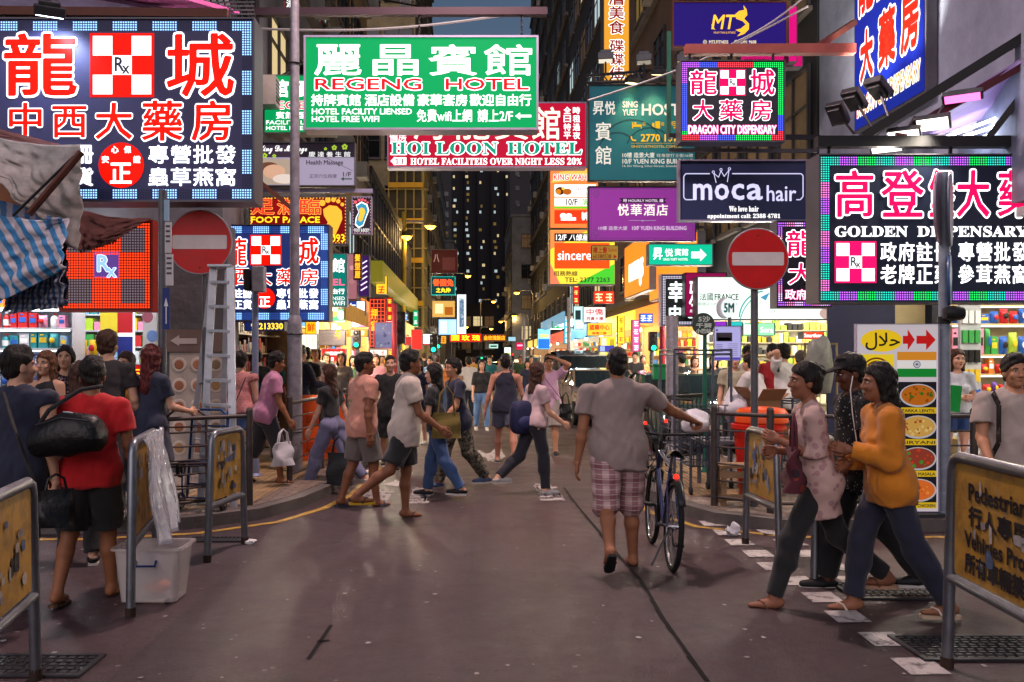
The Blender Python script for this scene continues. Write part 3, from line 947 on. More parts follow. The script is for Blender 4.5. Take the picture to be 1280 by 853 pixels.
# drain covers
def cover(x0, x1, y0, y1, label, nx=8, ny=5, z=.004):
 r = thing('drain_cover', label, 'drain cover', ((x0 + x1) / 2, (y0 + y1) / 2, z), 0, 'iron covers in the road')
 MB(mat('#2b2729', .8, var=.3, vs=20, name='grimy recess')).box(x0, y0, z, x1, y1, z + .004).build('recess', None, r)
 f = MB(STEELD)
 for a in ((x0, y0, x1, y0 + .03), (x0, y1 - .03, x1, y1), (x0, y0 + .03, x0 + .03, y1 - .03), (x1 - .03, y0 + .03, x1, y1 - .03)): f.box(a[0], a[1], z + .004, a[2], a[3], z + .014)
 f.build('frame', None, r)
 g = MB(STEELD)
 dx, dy = (x1 - x0 - .06) / nx, (y1 - y0 - .06) / ny
 for i in range(nx):
  for j in range(ny):
   o = .03 + (dx * .25 if j % 2 else 0)
   g.box(x0 + o + i * dx + .01, y0 + .03 + j * dy + .01, z + .004, min(x0 + o + (i + 1) * dx - .01, x1 - .03), y0 + .03 + (j + 1) * dy - .01, z + .012)
 g.build('grating', None, r)
cover(2.50, 3.35, 4.86, 5.30, 'iron drain cover beside the near right barrier foot', 14, 9)
cover(2.66, 3.35, 6.1, 6.55, 'iron drain cover behind the walkers in the road', 12, 9)
cover(-3.0, -2.06, 4.62, 4.96, 'iron drain cover beside the near left barrier foot', 16, 5)
cover(-2.62, -2.1, 8.02, 8.22, 'narrow gully grate along the left kerb', 12, 1)
# ------------------------------------------------------------------ buildings
GLASSD = mat('#0c1014', .12, var=.0, name='dark glass')
LITW = em('#f3d9a0', .55); LITC = em('#cfe4e6', .5); LITD = em('#a2843f', .3)
WFR = mat('#3b3a3c', .5, .3, var=.1, name='window frame')
CURT = mat('#8e7a5c', .8, var=.2, name='curtain')
_WIN = {}
def window_mesh(w, h, kind, side):
 """side: 'x+' faces +X, 'x-' faces -X, 'y-' faces the camera; origin at the centre of the window, on the wall"""
 key = (round(w, 2), round(h, 2), kind, side)
 if key in _WIN: return _WIN[key]
 def at(u, d, z): return {'x+': (d, u, z), 'x-': (-d, u, z), 'y-': (u, -d, z)}[side]
 fr = MB(WFR)
 def bx(m, u0, u1, z0, z1, d0, d1):
  a, b = at(u0, d0, z0), at(u1, d1, z1)
  m.box(*a, *b)
 t = .06
 for u0, u1, z0, z1 in ((-w / 2, w / 2, -h / 2, -h / 2 + t), (-w / 2, w / 2, h / 2 - t, h / 2), (-w / 2, -w / 2 + t, -h / 2 + t, h / 2 - t), (w / 2 - t, w / 2, -h / 2 + t, h / 2 - t), (-.02, .02, -h / 2 + t, h / 2 - t)):
  bx(fr, u0, u1, z0, z1, .01, .07)
 bx(fr, -w / 2 + t, w / 2 - t, h * .18, h * .18 + .04, .012, .06)
 pn = MB({'dark': GLASSD, 'warm': LITW, 'cool': LITC, 'dim': LITD, 'curtain': CURT}[kind])
 bx(pn, -w / 2 + t * .6, w / 2 - t * .6, -h / 2 + t * .6, h / 2 - t * .6, .004, .022)
 sl_ = MB(CONC)
 bx(sl_, -w / 2 - .05, w / 2 + .05, -h / 2 - .08, -h / 2 - .002, .002, .12)
 _WIN[key] = [x.build('tmp', None) for x in (fr, pn, sl_)]
 for o in _WIN[key]:
  o.data.transform(Matrix.Translation(o.location)); COL.objects.unlink(o)
 return _WIN[key]
def add_window(root, loc, w, h, kind, side):
 f, p_, s_ = window_mesh(w, h, kind, side)
 base = wloc(root)
 o = bpy.data.objects.new('window', f.data); COL.objects.link(o); o.parent = root; o.location = Vector(loc) - base
 for nm, d in (('pane', p_), ('sill', s_)):
  c = bpy.data.objects.new(nm, d.data); COL.objects.link(c); c.parent = o
 return o
AC = None
def add_ac(root, loc, side):
 global AC
 if AC is None: AC = {}
 if side not in AC:
  m = MB(mat('#8d8a84', .6, var=.25, name='ac casing'), BLACK)
  d = {'x+': 1, 'x-': -1}.get(side, 0)
  if side == 'y-':
   m.box(-.33, -.45, -.22, .33, 0, .22); [m.box(-.28, -.455, -.16 + k * .06, .28, -.45, -.13 + k * .06, BLACK) for k in range(6)]
  else:
   m.box(0, -.33, -.22, d * .45, .33, .22); [m.box(d * .45, -.28, -.16 + k * .06, d * .455, .28, -.13 + k * .06, BLACK) for k in range(6)]
  o = m.build('tmp', None); o.data.transform(Matrix.Translation(o.location)); COL.objects.unlink(o); AC[side] = o.data
 c = bpy.data.objects.new('air_conditioner', AC[side]); COL.objects.link(c); c.parent = root; c.location = Vector(loc) - wloc(root)
def building(name, label, x0, x1, y0, y1, z0, z1, wm, cat='building', face=None, nwin=0, floors=0, fh=3.2, ww=1.4, wh=1.5, front=0, lit=.15, kinds=('warm', 'cool', 'dim'), ac=.4, bands=True, zs=None, cur=.25, seed=1):
 r_ = random.Random(seed)
 root = thing(name, label, cat, ((x0 + x1) / 2, (y0 + y1) / 2, 0))
 MB(wm).box(x0, y0, z0, x1, y1, z1).build('wall', None, root)
 xs = x1 if face == 'x+' else x0
 sg = 1 if face == 'x+' else -1
 zs = zs if zs is not None else z0 + .9
 par = MB(wm).box(x0 - .12, y0 - .12, z1, x1 + .12, y1 + .12, z1 + .25); par.build('parapet', None, root)
 for fl in range(floors):
  z = zs + fl * fh + wh / 2
  if z + wh / 2 > z1: break
  if bands and face:
   MB(CONC).box(xs + sg * .002, y0 + .02, z - wh / 2 - .55, xs + sg * .16, y1 - .02, z - wh / 2 - .35).build('ledge', None, root)
  for i in range(nwin):
   y = y0 + (i + .5) * (y1 - y0) / nwin
   k = r_.choice(kinds) if r_.random() < lit else ('curtain' if r_.random() < cur else 'dark')
   add_window(root, (xs, y, z), ww, wh, k, face)
   if r_.random() < ac: add_ac(root, (xs + sg * .002, y + ww * .3, z - wh / 2 - .12 - .22 + .05), face)
  for i in range(front):
   x = x0 + (i + .5) * (x1 - x0) / front
   k = r_.choice(kinds) if r_.random() < lit else ('curtain' if r_.random() < cur else 'dark')
   add_window(root, (x, y0, z), ww, wh, k, 'y-')
   if r_.random() < ac: add_ac(root, (x + ww * .25, y0 - .002, z - wh / 2 - .3), 'y-')
 return root
BEIGE = mat('#86785c', .85, var=.3, vs=1.2, bump=.3, bs=20, name='stained render')
GREYW = mat('#66686e', .85, var=.3, vs=1.0, bump=.3, bs=20, name='grey render')
DARKW = mat('#2a292d', .7, var=.25, vs=1.5, bump=.2, bs=20, name='dark cladding')
BROWNW = mat('#5a4740', .8, var=.25, vs=1.5, bump=.2, bs=20, name='brown tile')
BLUEG = mat('#7e859a', .75, var=.35, vs=.9, bump=.35, bs=14, name='blue grey render')
FX, RX = -3.4, 6.0
building('corner_block', 'grey corner building above the pharmacy with a low fabric roof', -16, FX, 12.0, 20.8, 3.45, 17, GREYW, face='x+', nwin=4, floors=4, seed=2, lit=.35, zs=6, front=3)
building('tenement', 'beige tenement with window bays behind the small green hotel sign', -14, FX - .05, 21, 28.9, 3.45, 22, BEIGE, face='x+', nwin=5, floors=5, seed=3, lit=.15, fh=3.0, front=4)
lb4 = building('shopping_podium', 'low dark glazed building with a long yellow fascia strip', -14, FX, 29, 48, 3.45, 7.75, DARKW, face='x+', nwin=0, floors=0)
g = MB(GLASSD, STEELD)
for i in range(19):
 for j in range(2):
  g.box(FX + .004, 29.1 + i, 5.15 + j * 1.25, FX + .03, 29.95 + i, 6.3 + j * 1.25, GLASSD)
g.build('glazing', None, lb4)
g = MB(STEELD)
for i in range(20): g.box(FX + .004, 28.97 + i, 5.1, FX + .09, 29.08 + i, 7.7)
for z in (5.06, 6.32, 7.6): g.box(FX + .006, 29, z, FX + .07, 48, z + .07)
g.build('mullion_grid', None, lb4)
MB(em('#8f8628', .42)).box(FX + .01, 29, 4.2, FX + .45, 48, 4.9).build('yellow_fascia', None, lb4)
building('tenement', 'tall stained tenement rising behind the bamboo scaffold', -15, FX + .05, 52, 74, 3.3, 44, BEIGE, face='x+', nwin=5, floors=12, seed=5, lit=.18, front=6, fh=3.1, ww=1.7)
building('tenement', 'dark far tenement beyond the scaffold on the left side', -14, FX, 75, 112, 0, 21, GREYW, face='x+', nwin=8, floors=5, seed=6, lit=.1, fh=3.2, zs=4.5)
building('far_block', 'low far block with pale balconies at the end of the street', -6.5, -2.4, 116, 128, 0, 17, GREYW, face='x+', nwin=0, floors=4, front=3, seed=8, lit=.2, zs=4)
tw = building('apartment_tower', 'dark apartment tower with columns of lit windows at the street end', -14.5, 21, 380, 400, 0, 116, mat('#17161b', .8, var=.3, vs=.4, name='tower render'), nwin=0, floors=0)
r_ = random.Random(4)
for px in (570, 586, 603, 621, 635):
 X = PX(px, 380)
 MB(mat('#0c0b0f', .8, var=.2, name='tower rib')).box(X + 1.6, 378.8, 0, X + 3.0, 380, 115).build('rib', None, tw)
 for f in range(24):
  z = 24 + f * 2.55
  if r_.random() < .66: add_window(tw, (X + r_.choice((-.9, -.4, .5)), 380, z), r_.choice((.9, 1.3)), 1.3, r_.choice(('cool', 'cool', 'warm', 'dim')), 'y-')
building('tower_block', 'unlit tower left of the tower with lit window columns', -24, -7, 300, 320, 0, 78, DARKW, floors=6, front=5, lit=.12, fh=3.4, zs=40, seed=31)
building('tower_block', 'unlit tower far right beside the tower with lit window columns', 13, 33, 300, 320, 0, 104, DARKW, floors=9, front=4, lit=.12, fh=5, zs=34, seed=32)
building('far_block', 'dark low block with one lit yellow window below the tower', -3.4, 3.4, 130, 140, 0, 9.5, mat('#1b191b', .8, var=.3, name='very dark render'), nwin=0, floors=2, front=4, seed=12, lit=.12, zs=3, fh=3.4, kinds=('warm',))  # one very dark wall colour for the whole far block
building('tenement', 'pale far tenement with stacked balconies on the right side', 4.2, 14, 92, 112, 0, 16.5, GREYW, face='x-', nwin=5, floors=5, front=3, seed=9, lit=.2, zs=3.6)
building('tenement', 'dark high block with a bright yellow side panel', RX + .1, 16, 71, 91, 3.4, 45, mat('#2b2926', .8, var=.3, name='dark render'), face='x-', nwin=5, floors=11, seed=10, lit=.12, front=3)
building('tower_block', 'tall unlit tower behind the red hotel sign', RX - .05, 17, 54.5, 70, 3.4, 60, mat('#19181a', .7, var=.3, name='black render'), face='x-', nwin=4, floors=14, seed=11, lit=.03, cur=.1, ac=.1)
building('office_block', 'office tower with lit white floors beside the food signboard', RX, 18, 40.5, 54, 3.4, 55, DARKW, face='x-', nwin=5, floors=13, seed=13, lit=.4, kinds=('warm', 'cool', 'warm'), ww=2.1, wh=1.8, ac=0, bands=False, fh=3.3)
building('tenement', 'brown tenement with pipes behind the teal hostel sign', RX + .1, 18, 23.6, 40, 3.4, 40, BROWNW, face='x-', nwin=5, floors=10, seed=14, lit=.1, ww=1.6)
building('corner_block', 'dark building with tall yellow curtained windows over the optician', RX, 18, 15.3, 23.5, 3.4, 32, mat('#26282d', .6, var=.2, name='slate panel'), face='x-', nwin=4, floors=7, seed=15, lit=.0, cur=1., ww=1.55, wh=2.3, ac=0, fh=3.3, zs=4.6, bands=False)
building('corner_block', 'blue grey rendered corner building over the snack shop', RX, 22, 8.4, 15.2, 3.4, 22, BLUEG, face='x-', floors=0)
# bamboo scaffold on the left side
sc_ = thing('scaffold', 'bamboo scaffold with mesh sheets and yellow bands over the pavement', 'scaffolding', (-3.6, 51, 0))
MB(mat('#39352a', .85, var=.25, vs=2, name='mesh sheet')).box(-4.6, 49.2, 3.3, -2.75, 52, 12.4).build('mesh_sheet', None, sc_)
b_ = MB(mat('#8a7a48', .7, var=.2, name='bamboo'))
for i in range(5): b_.cyl((-4.65 + i * .47, 49.1, 0), (-4.65 + i * .47, 49.1, 13.2 + (i % 2) * .5), .05, seg=6)
for i in range(7): b_.cyl((-2.7, 49.1 + i * .48, 0), (-2.7, 49.1 + i * .48, 13 + (i % 3) * .4), .05, seg=6)
for i in range(9): b_.cyl((-4.9, 49.05, 3.4 + i * 1.1), (-2.5, 49.05, 3.4 + i * 1.1), .04, seg=6); b_.cyl((-2.66, 48.9, 3.4 + i * 1.1), (-2.66, 52.2, 3.4 + i * 1.1), .04, seg=6)
b_.build('bamboo_frame', None, sc_)
for z in (4.6, 7.0, 9.2, 11.2): MB(mat('#b48a1c', .6, var=.1, name='yellow band')).box(-4.66, 49.0, z, -2.72, 49.14, z + .28).build('yellow_band', None, sc_)
# ------------------------------------------------------------------ shops at street level
def shop(label, side, y0, y1, depth, fascia, inner, lamp='#fff0d8', ls=5., fz=(2.75, 3.4), ftext=None, tcol='#ffffff', flit=1.0, proj=.25, floor='#8c8278', nl=2, stock=None, seed=0, far_open=False):
 """an open shop under a building: side wall planes at X = FX or RX"""
 sg = -1 if side == 'L' else 1
 X = FX if side == 'L' else RX
 Xb = X + sg * depth
 root = thing('shop', label, 'shop', (X + sg * depth / 2, (y0 + y1) / 2, 0))
 wm = mat(inner, .7, var=.1, name='shop wall')
 MB(mat(floor, .4, var=.15, name='shop floor')).box(X + sg * .02, y0, .126, Xb, y1, .15).build('shop_floor', None, root)
 MB(wm).box(Xb, y0, .15, Xb + sg * .1, y1, 3.4).build('back_wall', None, root)
 w = MB(wm); w.box(X + sg * .05, y1 - .1, .15, Xb, y1, 3.4)
 w.build('side_wall', None, root)
 if not far_open: MB(wm).box(X + sg * .05, y0, .15, Xb, y0 + .1, 3.4).build('side_wall', None, root)
 MB(mat('#c9c6c0', .8, var=.05, name='ceiling')).box(X + sg * .05, y0 + .1, 3.2, Xb, y1 - .1, 3.3).build('ceiling', None, root)
 for k in range(nl):
  yy = y0 + (k + .5) * (y1 - y0) / nl
  MB(em(lamp, ls * 2.2, True)).box(X + sg * .5, yy - .12, 3.13, X + sg * (depth - .4), yy + .12, 3.195).build('ceiling_light', None, root)
 if fascia:
  f = MB(em(fascia, flit, True) if flit else mat(fascia, .5, name='fascia')).box(X - sg * proj, y0 + .05, fz[0], X + sg * .04, y1 - .05, fz[1]).build('fascia', None, root)
  if ftext:
   t_ = MB()
   xx = X - sg * (proj + .006)
   fn = (lambda U, S, d: np.stack([np.full_like(U, xx + .002), U, S], 1)) if side == 'L' else (lambda U, S, d: np.stack([np.full_like(U, xx - .002), -U, S], 1))
   a, b = (y0 + .5, y1 - .5)
   if side == 'R': a, b = -y1 + .5, -y0 - .5
   put_text(t_, ftext, fn, a, fz[0] + .1, b, fz[1] - .1, em(tcol, 1.3), w=.02)
   t_.build('lettering', None, root)
 for k in range(nl if fascia or far_open else 0):  # added bulbs, put in as warm fill along the shop front
  yy = y0 + (k + .5) * (y1 - y0) / nl; xx = X - sg * .45
  MB(em('#ffe6b8', 12)).sph((xx, yy, 2.62), .07, 10, 8).build('fill_bulb', None, root, smooth=60)
  MB(BLACK).cyl((xx, yy, 2.68), (xx, yy, 2.76), .035, seg=8).bar((xx, yy, 2.75), (X, yy, 2.75), .03).build('fill_bulb_holder', None, root)
  L = bpy.data.lights.new('fill_bulb_light', 'POINT'); L.energy = 100; L.color = srgb(lamp); L.shadow_soft_size = .1
  o = bpy.data.objects.new('fill_bulb_light', L); COL.objects.link(o); o.parent = root; o.location = Vector((xx, yy, 2.5)) - Vector(root.location)
 r_ = random.Random(seed)
 if stock:
  g = MB()
  for c in stock: g.mi(mat(c, .6, var=.1, name='goods'))
  for z in (.5, .82, 1.14, 1.46, 1.78, 2.1, 2.42):
   yy = y0 + .2
   while yy < y1 - .4:
    wd = r_.uniform(.06, .16); hh = r_.uniform(.12, .27)
    g.box(Xb - sg * .35, yy, z, Xb - sg * .05, yy + wd, z + hh, mat(r_.choice(stock), .6, var=.1, name='goods')); yy += wd + .03
   xx = X + sg * .3
   while abs(xx - X) < depth - .5:
    wd = r_.uniform(.06, .16); hh = r_.uniform(.12, .27)
    g.box(xx, y1 - .4, z, xx + sg * wd, y1 - .12, z + hh, mat(r_.choice(stock), .6, var=.1, name='goods')); xx += sg * (wd + .03)
   g.box(Xb - sg * .4, y0 + .12, z - .03, Xb - sg * .02, y1 - .12, z - .005, mat('#b0a48a', .6, name='shelf board'))
   g.box(X + sg * .2, y1 - .42, z - .03, Xb - sg * .42, y1 - .1, z - .005, mat('#b0a48a', .6, name='shelf board'))
  o = g.build('stocked_shelves', None, root); o['kind'] = 'stuff'
 return root
GOODS = ['#c8b070', '#b83a30', '#d8d2c0', '#3a6aa0', '#d09a30', '#4a8a50', '#e0e0e0', '#a04878', '#d8c030']
CLOTH = ['#5a3a30', '#8a3a3a', '#c0a080', '#3a3a5a', '#a89a90', '#c85050', '#3a5a50']
shop('clothing shop with dark hanging garments next to the ladder', 'L', 12.8, 16.6, .75, None, '#8a6a4a', stock=CLOTH, seed=1, ls=3.5)
shop('yellow lit snack shop behind the lamp post', 'L', 16.8, 20.8, 3, '#f0b020', '#d8a850', ls=6, stock=GOODS, seed=2, flit=.9)
shop('shop with amber neon and red poster beneath the teal sign', 'L', 21, 25, 3, '#3a2a30', '#c89050', ftext='与丸', tcol='#ff7a1a', flit=.2, stock=GOODS, seed=3, ls=5)
shop('pawn style shop with orange neon grid front', 'L', 25.2, 29, 3, '#d86a20', '#b07a40', stock=GOODS, seed=4, ls=5)
shop('red fronted shop under the yellow fascia strip', 'L', 29.2, 38, 3, '#b03a28', '#c8a070', stock=GOODS, seed=5, ls=5)
shop('warm lit shop near the scaffold foot', 'L', 38.2, 48, 3, '#d8b060', '#c8a878', stock=GOODS, seed=6, ls=5)
shop('dim shop behind the scaffold', 'L', 52, 74, 3, '#705030', '#8a7050', seed=7, ls=4, nl=3)
OPT = ['#d8c860', '#e8e0c0', '#c8a030', '#f0f0e8', '#303030', '#a0c050']
shop('bright optician shop with white walls and yellow displays', 'R', 15.3, 23.5, 5, None, '#d8d4c8', ls=7, lamp='#fff6e6', stock=OPT, seed=8, nl=3, far_open=True)
shop('orange fronted fashion shop along the right pavement', 'R', 23.7, 31, 4, '#f07818', '#e0a860', stock=GOODS, seed=9, ls=6)
shop('yellow fronted food shop along the right pavement', 'R', 31.2, 40, 4, '#f0c030', '#e0b880', stock=GOODS, seed=10, ls=6)
shop('long shop below the white and blue canopy', 'R', 40.5, 54, 4, '#58a8c8', '#c8c0b0', seed=11, ls=6, nl=3, flit=.7, stock=GOODS)
shop('far red shop on the right side', 'R', 54.5, 70, 4, '#b84030', '#b09070', seed=12, ls=5, nl=3)
shop('farthest lit shop on the right side', 'R', 71, 91, 4, '#d8a850', '#b09070', seed=13, ls=5, nl=3)
# ------------------------------------------------------------------ signs
FRM = mat('#55535a', .5, .5, var=.2, name='sign frame')
FRML = mat('#8d87a0', .45, .4, var=.1, name='pale sign frame')
FRMD = mat('#232227', .5, .4, var=.2, name='dark sign frame')
RED, PINK, WHT = '#ee1204', '#ff1a6a', '#ffffff'
class Sign:
 def __init__(s, name, label, box, Y, face, depth=.22, frame=FRM, fw=2., group='signs over the street', cat='sign', lit=None):
  """box in picture coordinates at distance Y; the whole sign is a cabinet with a face plate and a frame"""
  s.Y, s.k = Y, Y / F
  x0, y0, x1, y1 = box
  s.box = box
  A, B = P(x0, y1, Y), P(x1, y0, Y)
  s.root = thing(name, label, cat, ((A.x + B.x) / 2, Y + depth / 2, A.z), 0, group)
  fm = face if not isinstance(face, str) else (em(face, lit, True) if lit else mat(face, .55, var=.06, vs=2, name='sign face'))
  MB(frame).box(A.x, Y, A.z, B.x, Y + depth, B.z).build('cabinet', None, s.root)
  w = fw * s.k
  MB(fm).box(A.x + w * .8, Y - .006, A.z + w * .8, B.x - w * .8, Y - .001, B.z - w * .8).build('face_panel', None, s.root)
  f = MB(frame)
  f.box(A.x, Y - .03, A.z, B.x, Y - .002, A.z + w); f.box(A.x, Y - .03, B.z - w, B.x, Y - .002, B.z)
  f.box(A.x, Y - .03, A.z + w, A.x + w, Y - .002, B.z - w); f.box(B.x - w, Y - .03, A.z + w, B.x, Y - .002, B.z - w)
  f.build('frame', None, s.root)
  s.mb, s.led, s.pic, s.n = MB(), MB(), MB(), 0
 def fn(s, U, S, d):
  return np.stack([(U - VX) * s.k, np.full_like(U, 0) + s.Y - .008 - d, CAMZ + (VY + S) * s.k], 1)
 def pt(s, px, py, d=0.): return Vector(((px - VX) * s.k, s.Y - .008 - d, CAMZ + (VY - py) * s.k))
 def text(s, t, x0, y0, x1, y1, col=WHT, st=1.2, w=0., out=None, sp=1., pen=(1, 1, 0), layer=1, italic=0., base=.3):
  m = col if not isinstance(col, str) else em(col, st, base=base)
  s.n += 1; w *= .5
  j = (s.n % 5) * .0003
  if out:
   oc, os_, ow = out
   put_text(s.mb, t, s.fn, x0 - ow, -y1 - ow, x1 + ow, -y0 + ow, em(oc, os_), .003 * layer + j, w=w + ow, sp=sp, pen=(1, 1, 0), italic=italic)
  put_text(s.mb, t, s.fn, x0, -y1, x1, -y0, m, .003 * layer + (.0035 if out else 0) + j, w=w, sp=sp, pen=pen, italic=italic)
  return s
 def brush(s, t, x0, y0, x1, y1, col=RED, out=(WHT, 1.7, 1.55), w=None, st=1.0):
  h = y1 - y0
  return s.text(t, x0, y0, x1, y1, col, st, w=(w if w is not None else h * .036), out=(out[0], out[1], out[2] * h / 46), pen=(1.35, .75, .5))
 def rect(s, x0, y0, x1, y1, col, st=0., d=.001, mb=None):
  m = col if not isinstance(col, str) else (em(col, st) if st else mat(col, .5, var=0, name='print'))
  (mb or s.pic).quad(s.pt(x0, y1, d), s.pt(x1, y1, d), s.pt(x1, y0, d), s.pt(x0, y0, d), m); return s
 def poly(s, pts, col, st=0., d=.0015):
  m = em(col, st) if st else mat(col, .5, var=0, name='print')
  v = [s.pt(x, y, d) for x, y in pts]
  a = sum(p[0] * q[1] - q[0] * p[1] for p, q in zip(pts, pts[1:] + pts[:1]))
  if a > 0: v = v[::-1]
  s.pic.add(v, [tuple(range(len(v)))], m); return s
 def disc(s, cx, cy_, r, col, st=0., d=.0018, ry=None, a0=0, a1=360, seg=24):
  ry = ry or r
  n = seg
  return s.poly([(cx + r * math.cos(R(a0 + (a1 - a0) * k / n)), cy_ + ry * math.sin(R(a0 + (a1 - a0) * k / n))) for k in range(n if a1 - a0 >= 360 else n + 1)], col, st, d)
 def line(s, pts, w, col, st=0., d=.002):
  for (ax, ay), (bx, by) in zip(pts, pts[1:]):
   L = math.hypot(bx - ax, by - ay) or 1; nx, ny = -(by - ay) / L * w / 2, (bx - ax) / L * w / 2
   s.poly([(ax + nx, ay + ny), (bx + nx, by + ny), (bx - nx, by - ny), (ax - nx, ay - ny)], col, st, d)
  return s
 def ring(s, cx, cy_, r, w, col, st=0., a0=0, a1=360, n=20, d=.002):
  return s.line([(cx + r * math.cos(R(a0 + (a1 - a0) * k / n)), cy_ + r * math.sin(R(a0 + (a1 - a0) * k / n))) for k in range(n + 1)], w, col, st, d)
 def dots(s, x0, y0, x1, y1, pitch, colf, r=.27):
  nx, ny = max(1, round((x1 - x0) / pitch)), max(1, round((y1 - y0) / pitch))
  for i in range(nx):
   for j in range(ny):
    c = colf(i, j, nx, ny)
    if c is None: continue
    cx, cy_ = x0 + (i + .5) * (x1 - x0) / nx, y0 + (j + .5) * (y1 - y0) / ny
    q = pitch * r
    s.led.quad(s.pt(cx - q, cy_ + q, .004), s.pt(cx + q, cy_ + q, .004), s.pt(cx + q, cy_ - q, .004), s.pt(cx - q, cy_ - q, .004), c)
  return s
 def border(s, x0, y0, x1, y1, w, pitch, colf):
  s.dots(x0, y0, x1, y0 + w, pitch, lambda i, j, nx, ny: colf(i, 0))
  s.dots(x0, y1 - w, x1, y1, pitch, lambda i, j, nx, ny: colf(i, 2))
  s.dots(x0, y0 + w, x0 + w, y1 - w, pitch, lambda i, j, nx, ny: colf(j, 3))
  s.dots(x1 - w, y0 + w, x1, y1 - w, pitch, lambda i, j, nx, ny: colf(j, 1)); return s
 def emblem(s, x0, y0, x1, y1, red=RED, st=1.0, wst=1.5, scratch=False):
  w, h = x1 - x0, y1 - y0; b = w * .045
  s.rect(x0, y0, x1, y1, red, st, .0012)
  tx, ty = (w - 2 * b) / 3, (h - 2 * b) / 3
  for i in (0, 2):
   for j in (0, 2): s.rect(x0 + b + i * tx, y0 + b + j * ty, x0 + b + (i + 1) * tx, y0 + b + (j + 1) * ty, WHT, wst, .0022)
  s.rect(x0 + b + tx, y0 + b + ty, x0 + b + 2 * tx, y0 + b + 2 * ty, WHT, wst * .8, .0022)
  K_ = mat('#1b2a44', .5, var=0, name='print')
  s.text('R', x0 + b + tx * 1.12, y0 + b + ty * 1.08, x0 + b + tx * 1.62, y0 + b + ty * 1.82, K_, w=w * .012)
  s.text('x', x0 + b + tx * 1.5, y0 + b + ty * 1.52, x0 + b + tx * 1.9, y0 + b + ty * 1.95, K_, w=w * .008)
  return s
 def done(s):
  if s.mb.n: s.mb.build('lettering', None, s.root)
  if s.pic.n: s.pic.build('artwork', None, s.root)
  if s.led.n: s.led.build('led_dots', None, s.root)
  return s.root
DLED = mat('#2b3050', .6, var=0, name='unlit led')
CY, CY2 = em('#8ec8ff', 1.9), em('#5aa8f0', 1.6)
def blocks(on, off, n=9, m=6):
 return lambda i, k: on if (i % (n + m)) < n else off
# --- the two big blue-red dispensary signs on the left
s = Sign('dispensary_sign', 'largest navy dispensary sign with red brush characters and blue LED border', (-62, 23, 319, 253), 9.4, mat('#3a3a66', .5, var=.12, vs=1.2, name='navy film'), .35, FRM, 2)
s.border(-58, 27, 315, 249, 12.4, 3.1, blocks(CY, DLED, 10, 6))
s.brush('龍', 6, 42, 97, 121).brush('城', 209, 42, 293, 122).emblem(113, 42, 193, 122)
for c, a, b, y0, y1 in (('中', 12, 53, 129, 171), ('西', 66, 109, 133, 173), ('大', 120, 166, 129, 175), ('藥', 178, 229, 126, 177), ('房', 240, 290, 126, 177)): s.brush(c, a, y0, b, y1)
s.brush('註', 66, 182, 92, 205, WHT, (WHT, 1.2, .5), st=1.7, w=1.2).brush('冊', 95, 182, 117, 205, WHT, (WHT, 1.2, .5), st=1.7, w=1.2).brush('正貨', 66, 210, 117, 233, WHT, (WHT, 1.2, .5), st=1.7, w=1.2)
s.disc(152, 207, 28.5, RED, .95).text('正', 138, 204, 165, 230, WHT, 1.8, w=1.3)
for c, a in (('安', 200), ('心', 248), ('保', 292), ('證', 340)):
 cx, cy_ = 152 + 21 * math.cos(R(a)), 207 + 21 * math.sin(R(a)); s.text(c, cx - 4.5, cy_ - 4.5, cx + 4.5, cy_ + 4.5, WHT, 1.6, w=.5)
for i, c in enumerate('專營批發'): s.text(c, 186 + i * 28, 182, 211 + i * 28, 205, '#f4fbff', 1.9, w=.7)
for i, c in enumerate('蟲草燕窩'): s.text(c, 186 + i * 28, 210, 211 + i * 28, 233, '#f4fbff', 1.9, w=.7)
s.done()
s = Sign('dispensary_sign', 'smaller navy dispensary sign behind the left no entry disc and lamp post', (280, 281, 412, 402), 12.45, mat('#2a4a9c', .5, var=.12, vs=1.2, name='blue film'), .3, FRM, 1)
s.border(282, 283, 410, 400, 9, 2.3, blocks(CY, em('#3c66c0', .7), 9, 6))
s.brush('龍', 286, 297, 309, 333).brush('城', 367, 297, 399, 331).emblem(313, 294, 352, 332)
for c, a, b in (('西', 294, 311), ('大', 318, 340), ('藥', 346, 369), ('房', 375, 398)): s.brush(c, a, 336, b, 357)
s.disc(331, 373, 13, RED, 1.).text('正', 324, 371, 338, 384, WHT, 1.8, w=.7)
for i, c in enumerate('專營批發'): s.text(c, 346 + i * 13.4, 361, 358 + i * 13.4, 373, WHT, 1.9, w=.5)
for i, c in enumerate('蟲草燕窩'): s.text(c, 346 + i * 13.4, 375, 358 + i * 13.4, 387, WHT, 1.9, w=.5)
s.text('註冊', 292, 361, 315, 373, WHT, 1.9, w=.5).text('正貨', 292, 375, 315, 387, WHT, 1.9, w=.5)
s.done()
